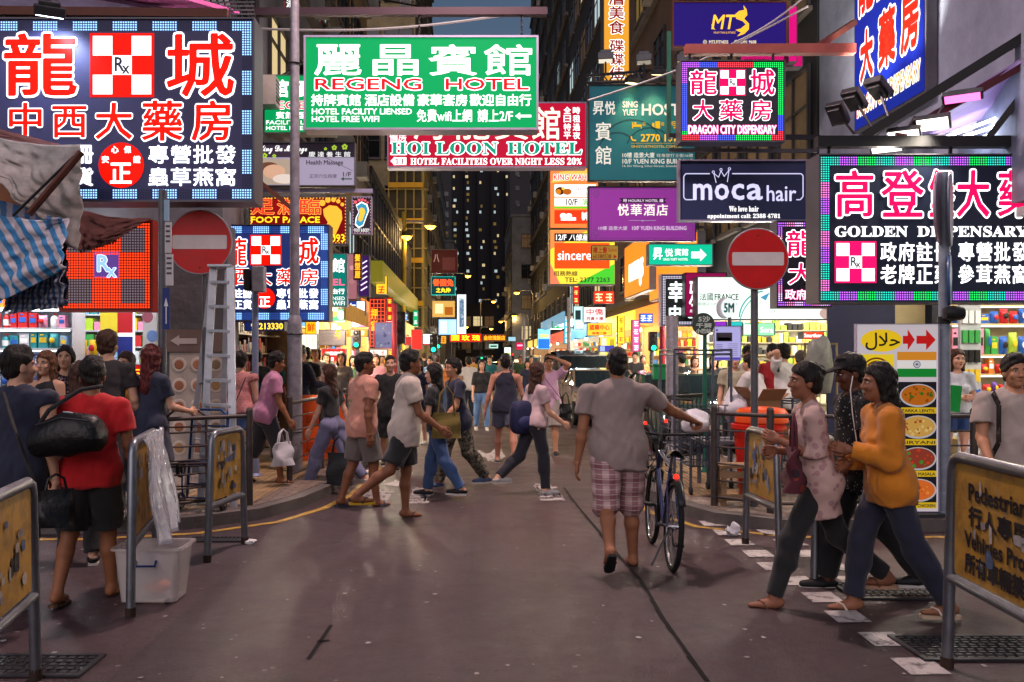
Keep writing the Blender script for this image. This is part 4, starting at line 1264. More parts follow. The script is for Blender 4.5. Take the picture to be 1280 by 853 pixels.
# --- green hotel signs
GRN = '#06a35a'
s = Sign('hotel_sign', 'large glowing green hotel lightbox with white characters hanging over the street', (380, 45, 673, 163), 13.0, GRN, .3, FRML, 2.6, lit=.5)
for c, a, b in (('麗', 393, 452), ('晶', 466, 523), ('賓', 536, 596), ('館', 605, 665)): s.text(c, a, 56, b, 95, WHT, 1.5, w=1.25, base=.5)
s.text('REGENG', 394, 98.5, 527, 113, '#e8101c', .9, w=.9, out=(WHT, 1.3, 1.3)).text('HOTEL', 557, 98.5, 661, 113, '#e8101c', .9, w=.9, out=(WHT, 1.3, 1.3))
for t, a, b in (('持牌賓館', 389, 451), ('酒店設備', 456, 518), ('豪華套房', 522, 584), ('歡迎自由行', 587, 664)): s.text(t, a, 118, b, 133, WHT, 1.35, w=.6)
s.text('HOTEL FACILITY LIENSED', 390, 136, 515, 143.5, WHT, 1.3, w=.35).text('HOTEL FREE WIFI', 390, 145.5, 474, 153, WHT, 1.3, w=.35)
s.text('免費wifi上網', 521, 137, 590, 153, WHT, 1.3, w=.35).text('請上2/F', 597, 137, 641, 153, WHT, 1.3, w=.35)
s.poly([(644, 145.5), (650, 141), (650, 144), (664, 144), (664, 147), (650, 147), (650, 150)], WHT, 1.3)
s.done()
s = Sign('hotel_sign', 'small green hotel lightbox half hidden behind the lamp post and larger green sign', (330, 94, 420, 167), 13.5, GRN, .25, FRM, 1, lit=.48)
s.text('館', 334, 100, 361, 122, WHT, 1.4, w=1).text('賓', 370, 100, 397, 122, WHT, 1.4, w=1).text('REGENG', 333, 127, 415, 137, '#e83038', .9, w=.5, out=(WHT, 1.2, .6))
s.text('賓館酒店設備', 345, 140, 415, 149, WHT, 1.2, w=.3).text('FACILITY LIENSED', 333, 151, 412, 156, WHT, 1.2, w=.15).text('HOTEL FREE WIFI', 333, 158, 398, 163, WHT, 1.2, w=.15)
s.done()
# --- massage, foot signs
s = Sign('massage_sign', 'pale lavender massage sign with dark purple top band and small green flowers', (320, 178, 444, 233), 13.2, '#a99fb8', .15, FRM, 1, lit=.42)
s.rect(321, 179, 443, 197, '#352a42', 0, .001)
s.text(script('King Da Massage'), 323, 182, 384, 193, WHT, .8, w=.2).text('慶達養生館', 386, 190, 438, 196.5, WHT, .8, sp=1.5)
for cx, cy_, r_ in ((418, 185, 3.4), (431, 184, 3.8), (331, 195, 3.6), (343, 195.5, 2.6), (407, 186.5, 2)):
 for k in range(5): s.disc(cx + r_ * .6 * math.cos(R(72 * k - 90)), cy_ + r_ * .6 * math.sin(R(72 * k - 90)), r_ * .42, '#a8c83a', .7, .003, seg=8)
 s.disc(cx, cy_, r_ * .3, '#5a7a1a', .4, .004, seg=8)
s.rect(322, 199, 373, 231, '#c8b4a0', .45, .001).disc(343, 215, 14, '#dcae90', .6, .002, 9).disc(336, 210, 13, '#8a5a40', .35, .0016, 7).disc(356, 224, 15, '#e8d8cc', .6, .0022, 6)
KP = mat('#29202e', .6, var=0, name='print')
s.text('Health Massage', 383, 200.5, 429, 208, KP, w=.25).text('正宗穴位按摩', 387, 218, 421, 223, KP).text('1/F', 429, 215.5, 439, 221, KP, w=.2)
s.poly([(426, 224), (430, 221.5), (430, 223.3), (440, 223.3), (440, 224.7), (430, 224.7), (430, 226.5)], '#1c4a30')
s.line([(402, 195), (441, 214)], .5, '#2a2530', 0, .003).done()
s = Sign('foot_massage_sign', 'red LED foot massage sign with a golden footprint under the massage sign', (312, 246, 434, 306), 13.1, '#8a0f14', .2, FRM, 1.4, lit=.35)
rl = em('#ff5a2a', 1.1)
s.border(313, 247, 433, 305, 2, 2, lambda i, k: em('#ffc23a', 1.5) if i % 2 else None)
s.dots(316, 250, 400, 269, 2.1, lambda i, j, nx, ny: em('#c0141a', .8), .25)
for c, a, b in (('足', 315, 343), ('滿', 347, 371), ('臨', 375, 401)): s.text(c, a, 249, b, 268.5, '#ff3020', 1.1, w=.6, out=('#ffb04a', 1.0, .6))
s.text('FOOT PALACE', 314, 271, 400, 279, '#ffc020', 1.3, w=.6)
foot = [(404, 262), (412, 257), (421, 258), (427, 264), (428, 274), (423, 286), (418, 297), (411, 300), (406, 296), (406, 286), (410, 278), (405, 270)]
s.poly(foot, '#f0a030', 1.1)
for cx, cy_, r_ in ((403, 254, 4), (410, 250.5, 3.4), (417, 250, 3), (423, 252, 2.7), (428, 256, 2.4)): s.disc(cx, cy_, r_, '#f0a030', 1.1, seg=12)
s.text('2093', 408, 293, 431, 303, '#ffc020', 1.3, w=.4).done()
s = Sign('foot_massage_sign', 'little dark sign with one colourful outlined footprint beside the red LED sign', (440, 246, 465, 293), 13.1, '#241d2a', .12, FRML, 1)
s.border(441, 247, 464, 292, 1.4, 1.8, lambda i, k: em('#e0b0c8', 1.0) if i % 2 else None)
f2 = [(446, 258), (452, 254), (458, 257), (460, 264), (457, 272), (454, 281), (449, 284), (445, 280), (446, 272), (449, 266)]
cx_ = [(452 + (x - 452) * 1.2, 269 + (y - 269) * 1.12) for x, y in f2]
s.poly(cx_, '#ffffff', 1.1, .001).poly(f2, '#3a9ac0', .7, .002).poly([(x * .6 + 452 * .4, y * .6 + 268 * .4) for x, y in f2], '#e8b83a', .9, .003)
for cx, cy_, r_ in ((444.5, 253, 2.2), (449, 250.5, 1.9), (453, 250, 1.7), (456.5, 251, 1.5), (459.5, 253.5, 1.4)): s.disc(cx, cy_, r_, '#e85a6a', .9, .003, seg=10)
s.text('FOOT & BODY', 443, 286, 462, 290, WHT, 1).done()
# --- smaller left signs, deeper in the street
s = Sign('hotel_sign', 'narrow teal hotel sign cut off by the navy dispensary sign', (408, 317, 434, 384), 16.6, '#0d7f72', .2, FRML, 1, lit=.5)
s.text('館', 415, 323, 431, 341, WHT, 1.3, w=.6).text('EL', 416, 349, 431, 357, '#ff5a8a', 1.1, w=.5).text('由行', 415, 361, 431, 368, WHT, 1.2, w=.25).text('NSED', 416, 371, 431, 375.5, WHT, 1.1).text('WIFI', 416, 377, 431, 382, WHT, 1.1).done()
s = Sign('shop_sign', 'pink vertical sign with a worn face next to the teal hotel sign', (434, 317, 447, 375), 18, '#b0707a', .2, FRM, .8, lit=.45)
s.disc(440, 335, 3, '#e0a0a0', .6).disc(440, 352, 3.4, '#c08088', .6).done()
s = Sign('neon_sign', 'orange neon character strip hanging above the pink sign', (442, 316, 452, 350), 17.5, '#3a1512', .12, FRMD, .6)
for i, c in enumerate('髮型屋'): s.text(c, 443.5, 318 + i * 10.5, 450.5, 327 + i * 10.5, '#ff9a20', 1.6, w=.4)
s.done()
s = Sign('shop_sign', 'purple vertical sign with white slanted strokes', (448, 319, 462, 371), 18.4, '#3c1d58', .2, FRM, .8, lit=.5)
for i in range(6): s.line([(451, 331 + i * 6.5), (459, 326 + i * 6.5)], 1.6, '#e8d8f0', 1.0)
s.done()
s = Sign('shop_sign', 'small cyan sign with a white figure over the yellow awning', (434, 376, 457, 395), 20, '#2a3a8a', .2, FRM, .8, lit=.6)
s.rect(446, 377, 456, 394, '#d8f0ff', 1.3).text('仁', 436, 379, 445, 391, WHT, 1.2, w=.3).done()
s = Sign('shop_sign', 'green and white picture lightbox below the teal hotel sign', (412, 386, 432, 402), 19, '#2aa870', .2, FRM, .8, lit=.7)
s.disc(418, 393, 3.4, '#f0a050', 1.1).disc(426, 394, 4.5, '#c8f0d8', 1.2, ry=6).done()
s = Sign('shop_sign', 'dark blue fascia with yellow phone digits under the navy dispensary sign', (306, 402, 356, 414), 12.5, '#1b2a6a', .2, FRM, .8, lit=.35)
s.text('92213330', 314, 404, 354, 412, '#ffd020', 1.4, w=.5).done()
s = Sign('shop_sign', 'dark shop board with one orange neon character behind the lamp post', (398, 412, 432, 432), 20.5, '#3a3438', .15, FRMD, .8)
s.text('与', 418, 412, 426, 424, '#ff7a10', 1.8, w=.5); s.text('丸', 432.5, 412, 431.5, 412.2, '#ff7a10', 1.8) if False else None
for i in range(3): s.line([(401, 418 + i * 4), (416, 417 + i * 4)], 1., '#6a6468', .3)
s.done()
s = Sign('poster_board', 'red price poster with white blocks above the crowd', (402, 436, 433, 452), 20.2, '#c8201c', .1, FRM, .6, lit=.7)
for i in range(4): s.rect(407 + i * 5, 440, 411 + i * 5, 444, WHT, 1.3); s.rect(409 + i * 5, 447, 412 + i * 5, 451, WHT, 1.3) if i < 2 else None
s.done()
s = Sign('shop_sign', 'white lightbox with faint grey strokes left of the dark neon board', (377, 418, 397, 437), 17, '#f0ead0', .15, FRM, .6, lit=1.1)
for i in range(5): s.line([(379 + i * 4, 421), (379 + i * 4, 433)], .8, '#8a9a6a', .5)
s.done()
s = Sign('shop_sign', 'yellow vertical box sign beside the white lightbox', (382, 402, 396, 418), 17.4, '#f0b418', .2, FRM, .6, lit=.8)
s.text('鮮', 384, 404, 394, 415, '#b83a10', .8, w=.4).done()
s = Sign('neon_sign', 'red neon lattice panel with orange vertical characters by the pavement', (462, 372, 482, 436), 26, '#5a1612', .15, FRMD, .6, lit=.25)
for i in range(5): s.line([(463 + i * 4.4, 374), (463 + i * 4.4, 434)], .7, '#ff4a2a', 1.1)
for i in range(13): s.line([(463, 375 + i * 4.8), (481, 375 + i * 4.8)], .6, '#ff5a3a', 1.0)
for i, c in enumerate('押當'): s.text(c, 463.5, 386 + i * 15, 472, 399 + i * 15, '#ff8a10', 1.8, w=.5)
s.done()
# --- red hotel sign in the middle
s = Sign('hotel_sign', 'red hotel lightbox with green outlined capitals below the green sign', (484, 128, 733, 210), 18, '#b30d30', .3, FRML, 1.6, lit=.6)
for c, a, b in (('海', 516, 558), ('龍', 568, 612), ('賓', 618, 660), ('館', 664, 700)): s.text(c, a, 134, b, 175, '#f6e0c8', 1.2, w=1.0)
for i, c in enumerate('時租過夜'): s.text(c, 716, 134 + i * 10.4, 725, 143 + i * 10.4, WHT, 1.2, w=.3)
for i, c in enumerate('全日特平'): s.text(c, 704.5, 134 + i * 10.4, 713.5, 143 + i * 10.4, WHT, 1.2, w=.3)
s.text('備房', 487, 166, 508, 177, WHT, 1.1, w=.3)
for t, a, b in (('HOI', 489, 537), ('LOON', 545, 622), ('HOTEL', 634, 727)): s.text(serif(t), a, 178, b, 193.5, '#0a9a78', .7, w=.5, out=(WHT, 1.25, 1.2))
s.text(serif('HOTEL FACILITEIS OVER NIGHT LESS 20%'), 513, 197.5, 727, 206.5, WHT, 1.25, w=.25)
s.rect(492, 197, 508, 206.5, WHT, 1.2).poly([(488, 201.7), (494, 196), (494, 207.5)], WHT, 1.2)
s.text(serif('1/F'), 494, 198.3, 506.5, 205.3, mat('#8a1030', .5, var=0, name='print'), layer=2, w=.15).done()
# --- right: fitness, hostel, purple hotel, small LED
s = Sign('fitness_sign', 'deep indigo banner with a golden flame emblem above the pink steel beam', (840, 2, 984, 60), 14, '#2a1a78', .12, RUST, 2, lit=.42)  # banner face given a glow; it is front-lit, with no lamp inside
GLD = '#f0b030'
s.text('MT', 889, 19, 920, 37, GLD, 1.1, w=.6, italic=.2)
sw = [(919, 38), (926, 36), (932, 31), (928, 27), (920, 24), (919, 18), (924, 14), (930, 13), (929, 7), (933, 12), (934, 19), (930, 24), (936, 30), (936, 37), (930, 43), (921, 46), (926, 41)]
s.poly(sw, GLD, 1.0).poly([(889, 30), (894, 38), (890, 36)], GLD, 1.)
s.text('MUAY THAI & FITNESS', 892, 40, 919, 42.6, GLD, .9).text('MTS.FITNESS', 886, 51, 910, 55, '#d8c8a0', .9, w=.2).text('6991 9608', 925, 51, 945, 55, '#d8c8a0', .9, w=.2)
s.ring(881, 53, 2.2, .6, '#d8c8a0', .9).ring(920, 53, 2.2, .6, '#d8c8a0', .9).disc(881, 53, .9, '#d8c8a0', .9, seg=8).line([(919, 52), (921, 54.3)], .8, '#d8c8a0', .9).done()
TEAL = mat('#12707e', .55, var=.08, vs=1, name='teal banner')
s = Sign('hostel_sign', 'teal hostel banner with white characters and yellow icons, partly behind the LED sign', (735, 106, 870, 227), 17, TEAL, .12, FRMD, 1.4)
CR = '#d8d4c8'  # print on this front-lit banner gets a glow of its own
for c, a, y0, b, y1 in (('昇', 741, 127, 755, 144), ('悦', 756, 127, 769, 144), ('賓', 744, 153, 764, 176), ('館', 744, 183, 764, 206)): s.text(c, a, y0, b, y1, CR, .75, w=.4)
s.text('SING', 778, 127, 797, 135, CR, .75, w=.45).text('YUET', 778, 137, 797, 145, CR, .75, w=.45).text('HOSTEL', 802, 130, 868, 145, CR, .75, w=.9)
for cx, r_ in ((772, 24), (790, 40), (812, 30)): s.ring(cx, 190, r_, 1.6, '#0a4752', 0, 200, 350, d=.0012)
YL = '#d8a820'
s.rect(790, 156, 802, 159, YL, .8).rect(790, 153, 791.5, 161, YL, .8).rect(801, 157, 802, 161, YL, .8).disc(794, 154.5, 1.6, YL, .8, seg=8)
s.rect(815, 154, 818, 161, YL, .8).rect(819, 152, 825, 161, YL, .8).disc(843, 160, 1.1, YL, .8, seg=8)
for r_ in (3, 5.2, 7.4): s.ring(843, 160, r_, 1, YL, .8, 225, 315, 8)
s.text('設', 803, 153, 807, 158, YL, .6).text('備', 826, 153, 830, 158, YL, .6)
s.text('2770 1015', 801, 168, 852, 177.5, YL, .9, w=.5).ring(793, 172, 4, 1.6, YL, .9, 60, 200)
s.line([(789, 179.5), (852, 179.5)], .4, YL, .6).text('SINGYUETHOSTEL.COM.HK', 789, 182, 852, 185, YL, .7)
s.text('10樓 造景大廈', 778, 191, 818, 197.5, CR, .7, w=.15).text('旺角登打士街16號', 821, 192.5, 866, 197, CR, .5).text('10/F YUEN KING BUILDING', 778, 199, 866, 205, CR, .7, w=.15).text('16 Shi Wong Choi Street, Dundas Street', 778, 206.5, 862, 210, CR, .5).done()
PUR = mat('#9a3ab4', .55, var=.06, vs=1, name='purple banner')
s = Sign('hotel_sign', 'purple hotel banner with a dark ribbon and four serif characters', (735, 233, 870, 302), 16.4, PUR, .12, FRMD, 1.2)
LV = '#e4cfe8'  # pale print glows by emission although the banner is only front-lit
s.poly([(774, 248), (833, 248), (830, 251), (833, 254), (774, 254), (777, 251)], '#2c1238').text('時 HOURLY HOTEL 鐘', 779, 248.9, 829, 253.2, LV, .7, w=.12)
for i, c in enumerate('悦華酒店'): s.text(c, 772 + i * 16.2, 255.5, 786 + i * 16.2, 270, '#f4ece0', .8, w=.35, pen=(1.5, .5, 0))
s.line([(786, 276), (820, 276)], .5, LV, .4).disc(803, 276.5, 1, LV, .4, seg=6).text('10樓 造景大廈', 748, 283, 784, 288, LV, .55, w=.05).text('10/F YUEN KING BUILDING', 790, 283, 858, 288, LV, .6, w=.15)
s.line([(739, 237), (866, 237), (866, 298), (739, 298), (739, 237)], .5, '#b070c0', .25)
for cx, cy_ in ((745, 243), (860, 243), (745, 292), (860, 292)): s.ring(cx, cy_, 4, .6, '#b070c0', .25).ring(cx, cy_, 2, .6, '#b070c0', .25)
s.done()
G_, B_, R_, V_, T_ = em('#18e060', 1.5), em('#4a60ff', 1.5), em('#ff3a4a', 1.5), em('#c060ff', 1.5), em('#28d8c0', 1.3)
LPK = em('#ff7ad0', 1.5)
BLKF = mat('#22202c', .3, var=.08, name='black film')
s = Sign('dispensary_sign', 'small square dispensary sign with rainbow LED border and magenta characters under the pink beam', (850, 76, 981, 178), 12, BLKF, .25, FRM, 1)
def rb(i, k):
 if k == 0: return (V_, B_, R_, R_, G_, G_)[min(5, i // 9)]
 if k == 1: return (G_, G_, G_, B_, R_)[min(4, i // 8)]
 if k == 2: return (R_, V_, B_, G_, G_, R_)[min(5, i // 9)]
 return (V_, B_, B_, B_, G_)[min(4, i // 8)]
s.border(852, 78, 979, 176, 7, 2.5, rb)
MG = '#ff0a52'
s.brush('龍', 862, 88, 896, 119, MG).brush('城', 937, 87, 968, 120, MG).emblem(899, 87, 932, 120, MG)
for c, a, b in (('大', 866, 891), ('藥', 899, 928), ('房', 937, 964)): s.brush(c, a, 125, b, 151, MG)
s.text('DRAGON CITY DISPENSARY', 860, 157, 970, 168, '#ffe0f0', 1.3, w=.5, out=('#ff4a9a', 1.1, .7)).done()
NAVY = mat('#222c52', .5, var=.08, vs=1, name='navy banner')
s = Sign('hair_salon_sign', 'navy hair salon banner with rounded lavender lettering and a little crown', (848, 200, 1013, 277), 13, NAVY, .12, FRML, 1.8)
LA = '#c4c2e8'  # lettering made emissive on a banner that has no backlight
for t, a, b in (('m', 866, 890), ('o', 893, 911), ('c', 914, 930), ('a', 933, 953)): s.text(t, a, 230, b, 250.5, LA, .9, w=1.5)
s.text('hair', 958, 232, 995, 252, LA, .9, w=.55, out=None)
fr = [(866, 250), (857, 250), (854.5, 247), (854.5, 221), (857, 217.5), (887, 217.5)]
s.line(fr, 1.4, LA, .8).line([(915, 217.5), (1001, 217.5), (1003.5, 220), (1003.5, 246), (1000, 250), (995, 250)], 1.4, LA, .8)
s.line([(895, 229), (892, 217), (898, 222), (901, 214), (905, 221), (911, 213), (909, 228)], .9, LA, .9)
for c in ((891.5, 215.5), (901, 212.5), (911.5, 211.5)): s.ring(*c, 1.5, .8, LA, .9, n=10)
s.text(serif('We love hair'), 911, 258, 948, 265, WHT, .85, w=.2).text(serif('appointment call: 2388 4781'), 884, 267.5, 975, 274.5, WHT, .85, w=.2).done()
# --- stacked orange lightboxes, small boards
s = Sign('food_sign', 'orange lightbox with fried chicken picture above the black banded sign', (687, 210, 748, 286), 22, '#ef7a3a', .5, FRM, .8, lit=.75)
s.poly([(688, 229), (700, 215), (747, 211), (747, 222)], '#f8b04a', 1.0, .0005).text('KING WAH', 692, 218, 733, 225.5, '#e02818', .9, w=.5, out=(WHT, 1.1, .5))
s.rect(693, 231, 745, 246, WHT, 1.1).disc(700, 239, 6, '#5a2a10', .4, ry=5).disc(698, 240, 3.4, '#d88020', .8, .0025).disc(709, 240, 5.5, '#b8601a', .8, .0025, 4).disc(704, 236, 2, '#e8c040', .9, .003)
RD = mat('#b02020', .5, var=0, name='print')
s.text('Good', 719, 232.5, 736, 238, RD).text('Chick', 719, 240, 736, 245, RD)
s.rect(693, 247.5, 745, 258, '#fff8f0', 1.1).text('10/F', 707, 248.5, 722, 257, KP, w=.5).text('落', 727, 249, 735, 257, '#58b020', .7, w=.2).rect(693, 258.5, 745, 261, '#68c828', .9)
s.rect(693, 263, 745, 280, '#ea3a18', .9).disc(704, 270, 4, WHT, 1.1, ry=3.4).rect(701, 272, 720, 276, WHT, 1.1).disc(711, 270, 4, WHT, 1.1, .0028, 3).text('咖啡', 727, 265, 735, 276, WHT, 1.0, w=.2).done()
s = Sign('shop_sign', 'orange and lime lightbox with a white lowercase name and phone number', (687, 287, 769, 356), 21.8, '#e8c83a', .5, FRM, .8, lit=.8)
s.poly([(688, 288), (735, 288), (688, 312)], '#f08a4a', .9, .0005).poly([(768, 330), (768, 355), (720, 355)], '#48c030', .9, .0005).poly([(688, 330), (688, 355), (700, 355)], '#f07a5a', .9, .0006)
s.rect(693, 292, 738, 302, '#1d1a18').text('12/F', 695, 293.5, 708, 300.5, WHT, 1.1, w=.3).text('八憶屋', 711, 293, 736, 301, WHT, 1.1, w=.2, italic=.2)
s.rect(693, 304, 762, 336, '#f0501a', .85, .0012).text('sincere', 697, 314, 739, 325.5, WHT, 1.2, w=.25, layer=2)
s.text('租務熱線', 692, 339, 722, 345.5, KP, w=.2).text('TEL: 2377 2263', 706, 347, 762, 353, KP, w=.3).done()
s = Sign('shop_sign', 'tiny ochre hair shop board with red characters and an arrow', (739, 307, 773, 325), 16, '#b8903a', .08, FRMD, .6, lit=.35)
s.text('樓上髮', 741, 309, 759, 317, '#a01818', .5, w=.3).text('Salon', 760, 310, 771, 315, '#a01818', .5).text('60380538', 741, 318, 764, 323.5, '#7a1a18', .4, w=.2).poly([(771, 321), (767, 318.5), (767, 323.5)], '#a01818', .5).done()
s = Sign('hostel_sign', 'slim turquoise hostel lightbox with a white arrow', (810, 305, 891, 332), 15.5, '#10b890', .2, FRM, 1, lit=.6)
s.text('昇', 816, 310, 828, 325, WHT, 1.2, w=.5).text('悦', 831, 311, 841, 321, WHT, 1.2, w=.3).text('賓館', 843, 311, 860, 320, WHT, 1.1, w=.2).text('SING YUET HOSTEL', 829, 323, 860, 326, WHT, 1.)
s.poly([(864, 315), (875, 315), (875, 311), (883, 319), (875, 327), (875, 323), (864, 323)], WHT, 1.3).text('10/F', 866, 317, 875, 321.5, mat('#0a7058', .5, var=0, name='print'), layer=2).done()
s = Sign('goldsmith_sign', 'dark board with two white characters framed by tiny white bulbs', (826, 343, 874, 408), 15.3, '#1b2426', .2, FRML, 1)
s.border(828, 345, 872, 406, 4, 2, lambda i, k: em('#d8d0e8', 1.2))
s.text('幸', 835, 352, 855, 378, '#f0fff8', 1.5, w=1.1).text('中', 836, 382, 851, 399, '#f0fff8', 1.5, w=1.0).text('心', 856, 383, 870, 398, '#f0fff8', 1.5, w=.8).done()
s = Sign('beauty_sign', 'magenta sign with one white character tucked behind the pale optician sign', (856, 341, 908, 396), 15, '#8c1048', .2, FRMD, 1, lit=.5)
s.text('雅', 861, 350, 880, 384, WHT, 1.1, w=.8).text('美容纖體', 862, 387, 876, 391, WHT, .8).done()
s = Sign('optician_sign', 'long pale mint optician lightbox behind the right no entry disc', (871, 346, 1054, 400), 14.7, '#cfe0d4', .3, FRM, 1, lit=.85)
GT = mat('#26484a', .5, var=0, name='print')
s.text('法', 874, 367, 883, 376, GT, w=.2).text('國', 884, 367, 891, 376, GT, w=.2).text('FRANCE', 893, 367.5, 923, 375.5, GT, w=.35).text('眼鏡店 OPTICAL SHOP', 873, 378, 922, 382.5, mat('#6a8280', .5, var=0, name='print'))
s.ring(958, 398, 34, 1.8, '#3aa8a0', .7, 182, 262).ring(972, 410, 48, 1.4, '#58b8a8', .7, 185, 235).poly([(950, 372), (962, 366), (957, 376)], '#4a9ac0', .7).text('CF', 963, 388, 969, 391, GT)
s.disc(1040, 392, 16, '#d8b8ac', .6, .0012, 9).line([(1030, 386), (1052, 398)], .5, '#8a6a68').done()
s = Sign('dispensary_sign', 'narrow upright dispensary sign with purple LED border left of the widest LED sign', (970, 276, 1040, 385), 12, BLKF, .25, FRM, 1)
s.border(972, 278, 1038, 383, 6, 2.6, lambda i, k: (V_, LPK, em('#e8c0ff', 1.6))[(i // 4) % 3])
s.brush('龍', 983, 288, 1017, 321, MG).brush('大', 985, 329, 1017, 356, MG).text('政府註', 981, 362, 1022, 375, '#ffd8ec', 1.2, w=.4, out=('#ff4a9a', 1., .5)).done()
s = Sign('dispensary_sign', 'widest LED dispensary sign with magenta characters and teal purple border at the right edge', (1022, 193, 1352, 379), 9.8, mat('#1c2338', .35, var=.1, name='slate film'), .35, FRM, 1.5)
s.border(1025, 196, 1349, 376, 11.6, 2.9, lambda i, k: (T_, V_, G_ if k != 1 else B_)[(i // 8) % 3] if k != 3 else (T_, LPK, V_)[(i // 7) % 3])
for c, a, b in (('高', 1044, 1091), ('登', 1101, 1154), ('堡', 1161, 1192), ('大', 1195, 1236), ('藥', 1246, 1300), ('房', 1306, 1340)): s.brush(c, a, 213, b, 272, MG)
s.text(serif('GOLDEN'), 1043, 283, 1134, 296.5, WHT, 1.6, w=.5).text(serif('DISPENSARY'), 1146, 283, 1284, 296.5, WHT, 1.6, w=.5)
s.emblem(1043, 302, 1095, 354, '#ff1060', 1.0, 1.7)
for i, c in enumerate('政府註冊'): s.text(c, 1100 + i * 22.5, 303, 1120 + i * 22.5, 327, WHT, 1.6, w=.75)
for i, c in enumerate('老牌正藥'): s.text(c, 1100 + i * 22.5, 331, 1120 + i * 22.5, 355, WHT, 1.6, w=.75)
for i, c in enumerate('專營批發'): s.text(c, 1197 + i * 22.5, 303, 1217 + i * 22.5, 327, WHT, 1.6, w=.75)
for i, c in enumerate('參茸燕窩'): s.text(c, 1197 + i * 22.5, 331, 1217 + i * 22.5, 355, WHT, 1.8, w=.7)
s.done()
s = Sign('dispensary_sign', 'dispensary sign of which only the top shows between beam and widest LED sign', (1196, 177, 1352, 240), 10.9, mat('#4a2a4a', .4, var=.1, name='plum film'), .2, FRM, 1)
for c, a, b in (('龍', 1204, 1222), ('城', 1228, 1246)): s.brush(c, a, 181, b, 206, MG)
s.emblem(1254, 180, 1300, 226, '#ff1060', 1.0, 1.6).done()
# --- red LED pharmacy cross on the left
s = Sign('led_sign', 'red LED pharmacy sign in a checker pattern under the brown tarp', (75, 275, 192, 390), 11.3, mat('#3a120e', .5, var=.1, name='led board'), .2, mat('#8a2a20', .5, name='red frame'), 2.5)
OR, GR, PU = em('#ff3a14', 1.5), em('#8a7a86', .55), em('#8a6aff', 1.3)
def rx(i, j, nx, ny):
 u, v = (i + .5) / nx, (j + .5) / ny
 a = 0 if .06 < u < .34 else 1 if .37 < u < .63 else 2 if .66 < u < .94 else -1
 b = 0 if .06 < v < .34 else 1 if .37 < v < .63 else 2 if .66 < v < .94 else -1
 if a == 1 and b == 1: return None
 return GR if a in (0, 2) and b in (0, 2) else OR
s.dots(79, 279, 188, 386, 3.3, rx, .33)
s.rect(118, 315, 149, 348, '#6a4aa0', .55).text('R', 122, 319, 138, 340, '#6a8aff', 1.8, w=1.6, out=('#dfe8ff', 1.4, .6)).text('x', 134, 335, 146, 347, '#6a8aff', 1.8, w=1., out=('#dfe8ff', 1.4, .5))
s.done()
# --- tall orange sign, orange fabric shop signs
s = Sign('food_sign', 'tall orange vertical sign with red characters high on the right side', (754, -40, 787, 102), 24, '#e8a030', .5, FRM, 1, lit=.55)
for i, c in enumerate(('式', '層', '美', '食')): s.text(c, 761, -28 + i * 18, 780, -11 + i * 18, '#a82a18', .5, w=.8, out=(WHT, 1.1, .9))
for i, c in enumerate('碟碟佳'): s.text(c, 762, 50 + i * 17, 780, 65 + i * 17, '#a82a18', .5, w=.7, out=(WHT, 1.1, .9))
s.done()
def side_panel(name, label, px0, px1, X, py_top0, py_bot0, face, lit, txt=None, tcol=WHT, th=.2, tz=(.3, .7), vertical=False):
 """a panel standing on a plane parallel to the street (X fixed), seen at a slant"""
 Y0, Y1 = X * F / (px0 - VX), X * F / (px1 - VX)
 z0, z1 = PZ(py_bot0, Y0), PZ(py_top0, Y0)
 root = thing(name, label, 'sign', (X + th / 2, (Y0 + Y1) / 2, z0), 0, 'signs over the street')
 MB(FRM).box(X, min(Y0, Y1), z0, X + th, max(Y0, Y1), z1).build('cabinet', None, root)
 m = em(face, lit, True) if lit else mat(face, .45, var=.05, name='sign face')
 MB(m).box(X - .012, min(Y0, Y1) + .04, z0 + .04, X - .002, max(Y0, Y1) - .04, z1 - .04).build('face_panel', None, root)
 t = MB()
 fn = lambda U, S, d: np.stack([np.full_like(U, X - .016) - d, Y0 + U * (Y1 - Y0), z0 + S * (z1 - z0)], 1)
 return root, t, fn
r_, t, fn = side_panel('shop_sign', 'slanted orange panel with white letters climbing upwards', 781, 812, 5.2, 310, 374, '#f07a14', .75)
put_text(t, 'nomngs', lambda U, S, d: fn(S, U, d), .06, -.75, .62, -.35, em(WHT, 1.2), w=.012) if False else put_text(t, 'nomngs', fn, .2, .12, .8, .62, em(WHT, 1.2), w=.015)
t.build('lettering', None, r_)
r_, t, fn = side_panel('shop_sign', 'plain glowing orange wall panel behind the turquoise arrow sign', 812, 872, 5.6, 322, 378, '#f08420', .8)
# dispensary panel on the right wall
r_, t, fn = side_panel('dispensary_sign', 'tall blue dispensary panel with red characters on the corner wall, lit by floodlights', 1068, 1158, RX - .16, -160, 168, '#1a2ea8', .35, th=.14)  # blue face also given its own glow on top of the floodlights
def zz(z): return (z - 5.11) / (PZ(-160, (RX - .16) * F / 478) - 5.11)
Yl, Yr = 13.46, 11.31
def uu(y): return (y - 13.46) / (11.31 - 13.46)
wr, rd = em(WHT, 1.3), em('#f02818', .95)
for c, ya, yb, za, zb in (('大', 13.22, 12.78, 5.78, 6.55), ('藥', 12.62, 12.10, 5.78, 6.60), ('房', 11.96, 11.46, 5.78, 6.62), ('龍', 13.30, 12.76, 6.8, 7.55), ('城', 11.98, 11.42, 6.8, 7.55)):
 put_text(t, c, fn, uu(ya) - .012, zz(za) - .008, uu(yb) + .012, zz(zb) + .008, wr, .001, w=.022)
 put_text(t, c, fn, uu(ya), zz(za), uu(yb), zz(zb), rd, .004, w=.009)
put_text(t, 'DRAGON CITY DISPENSARY', fn, uu(13.34), zz(5.30), uu(11.42), zz(5.60), wr, .001, w=.007)
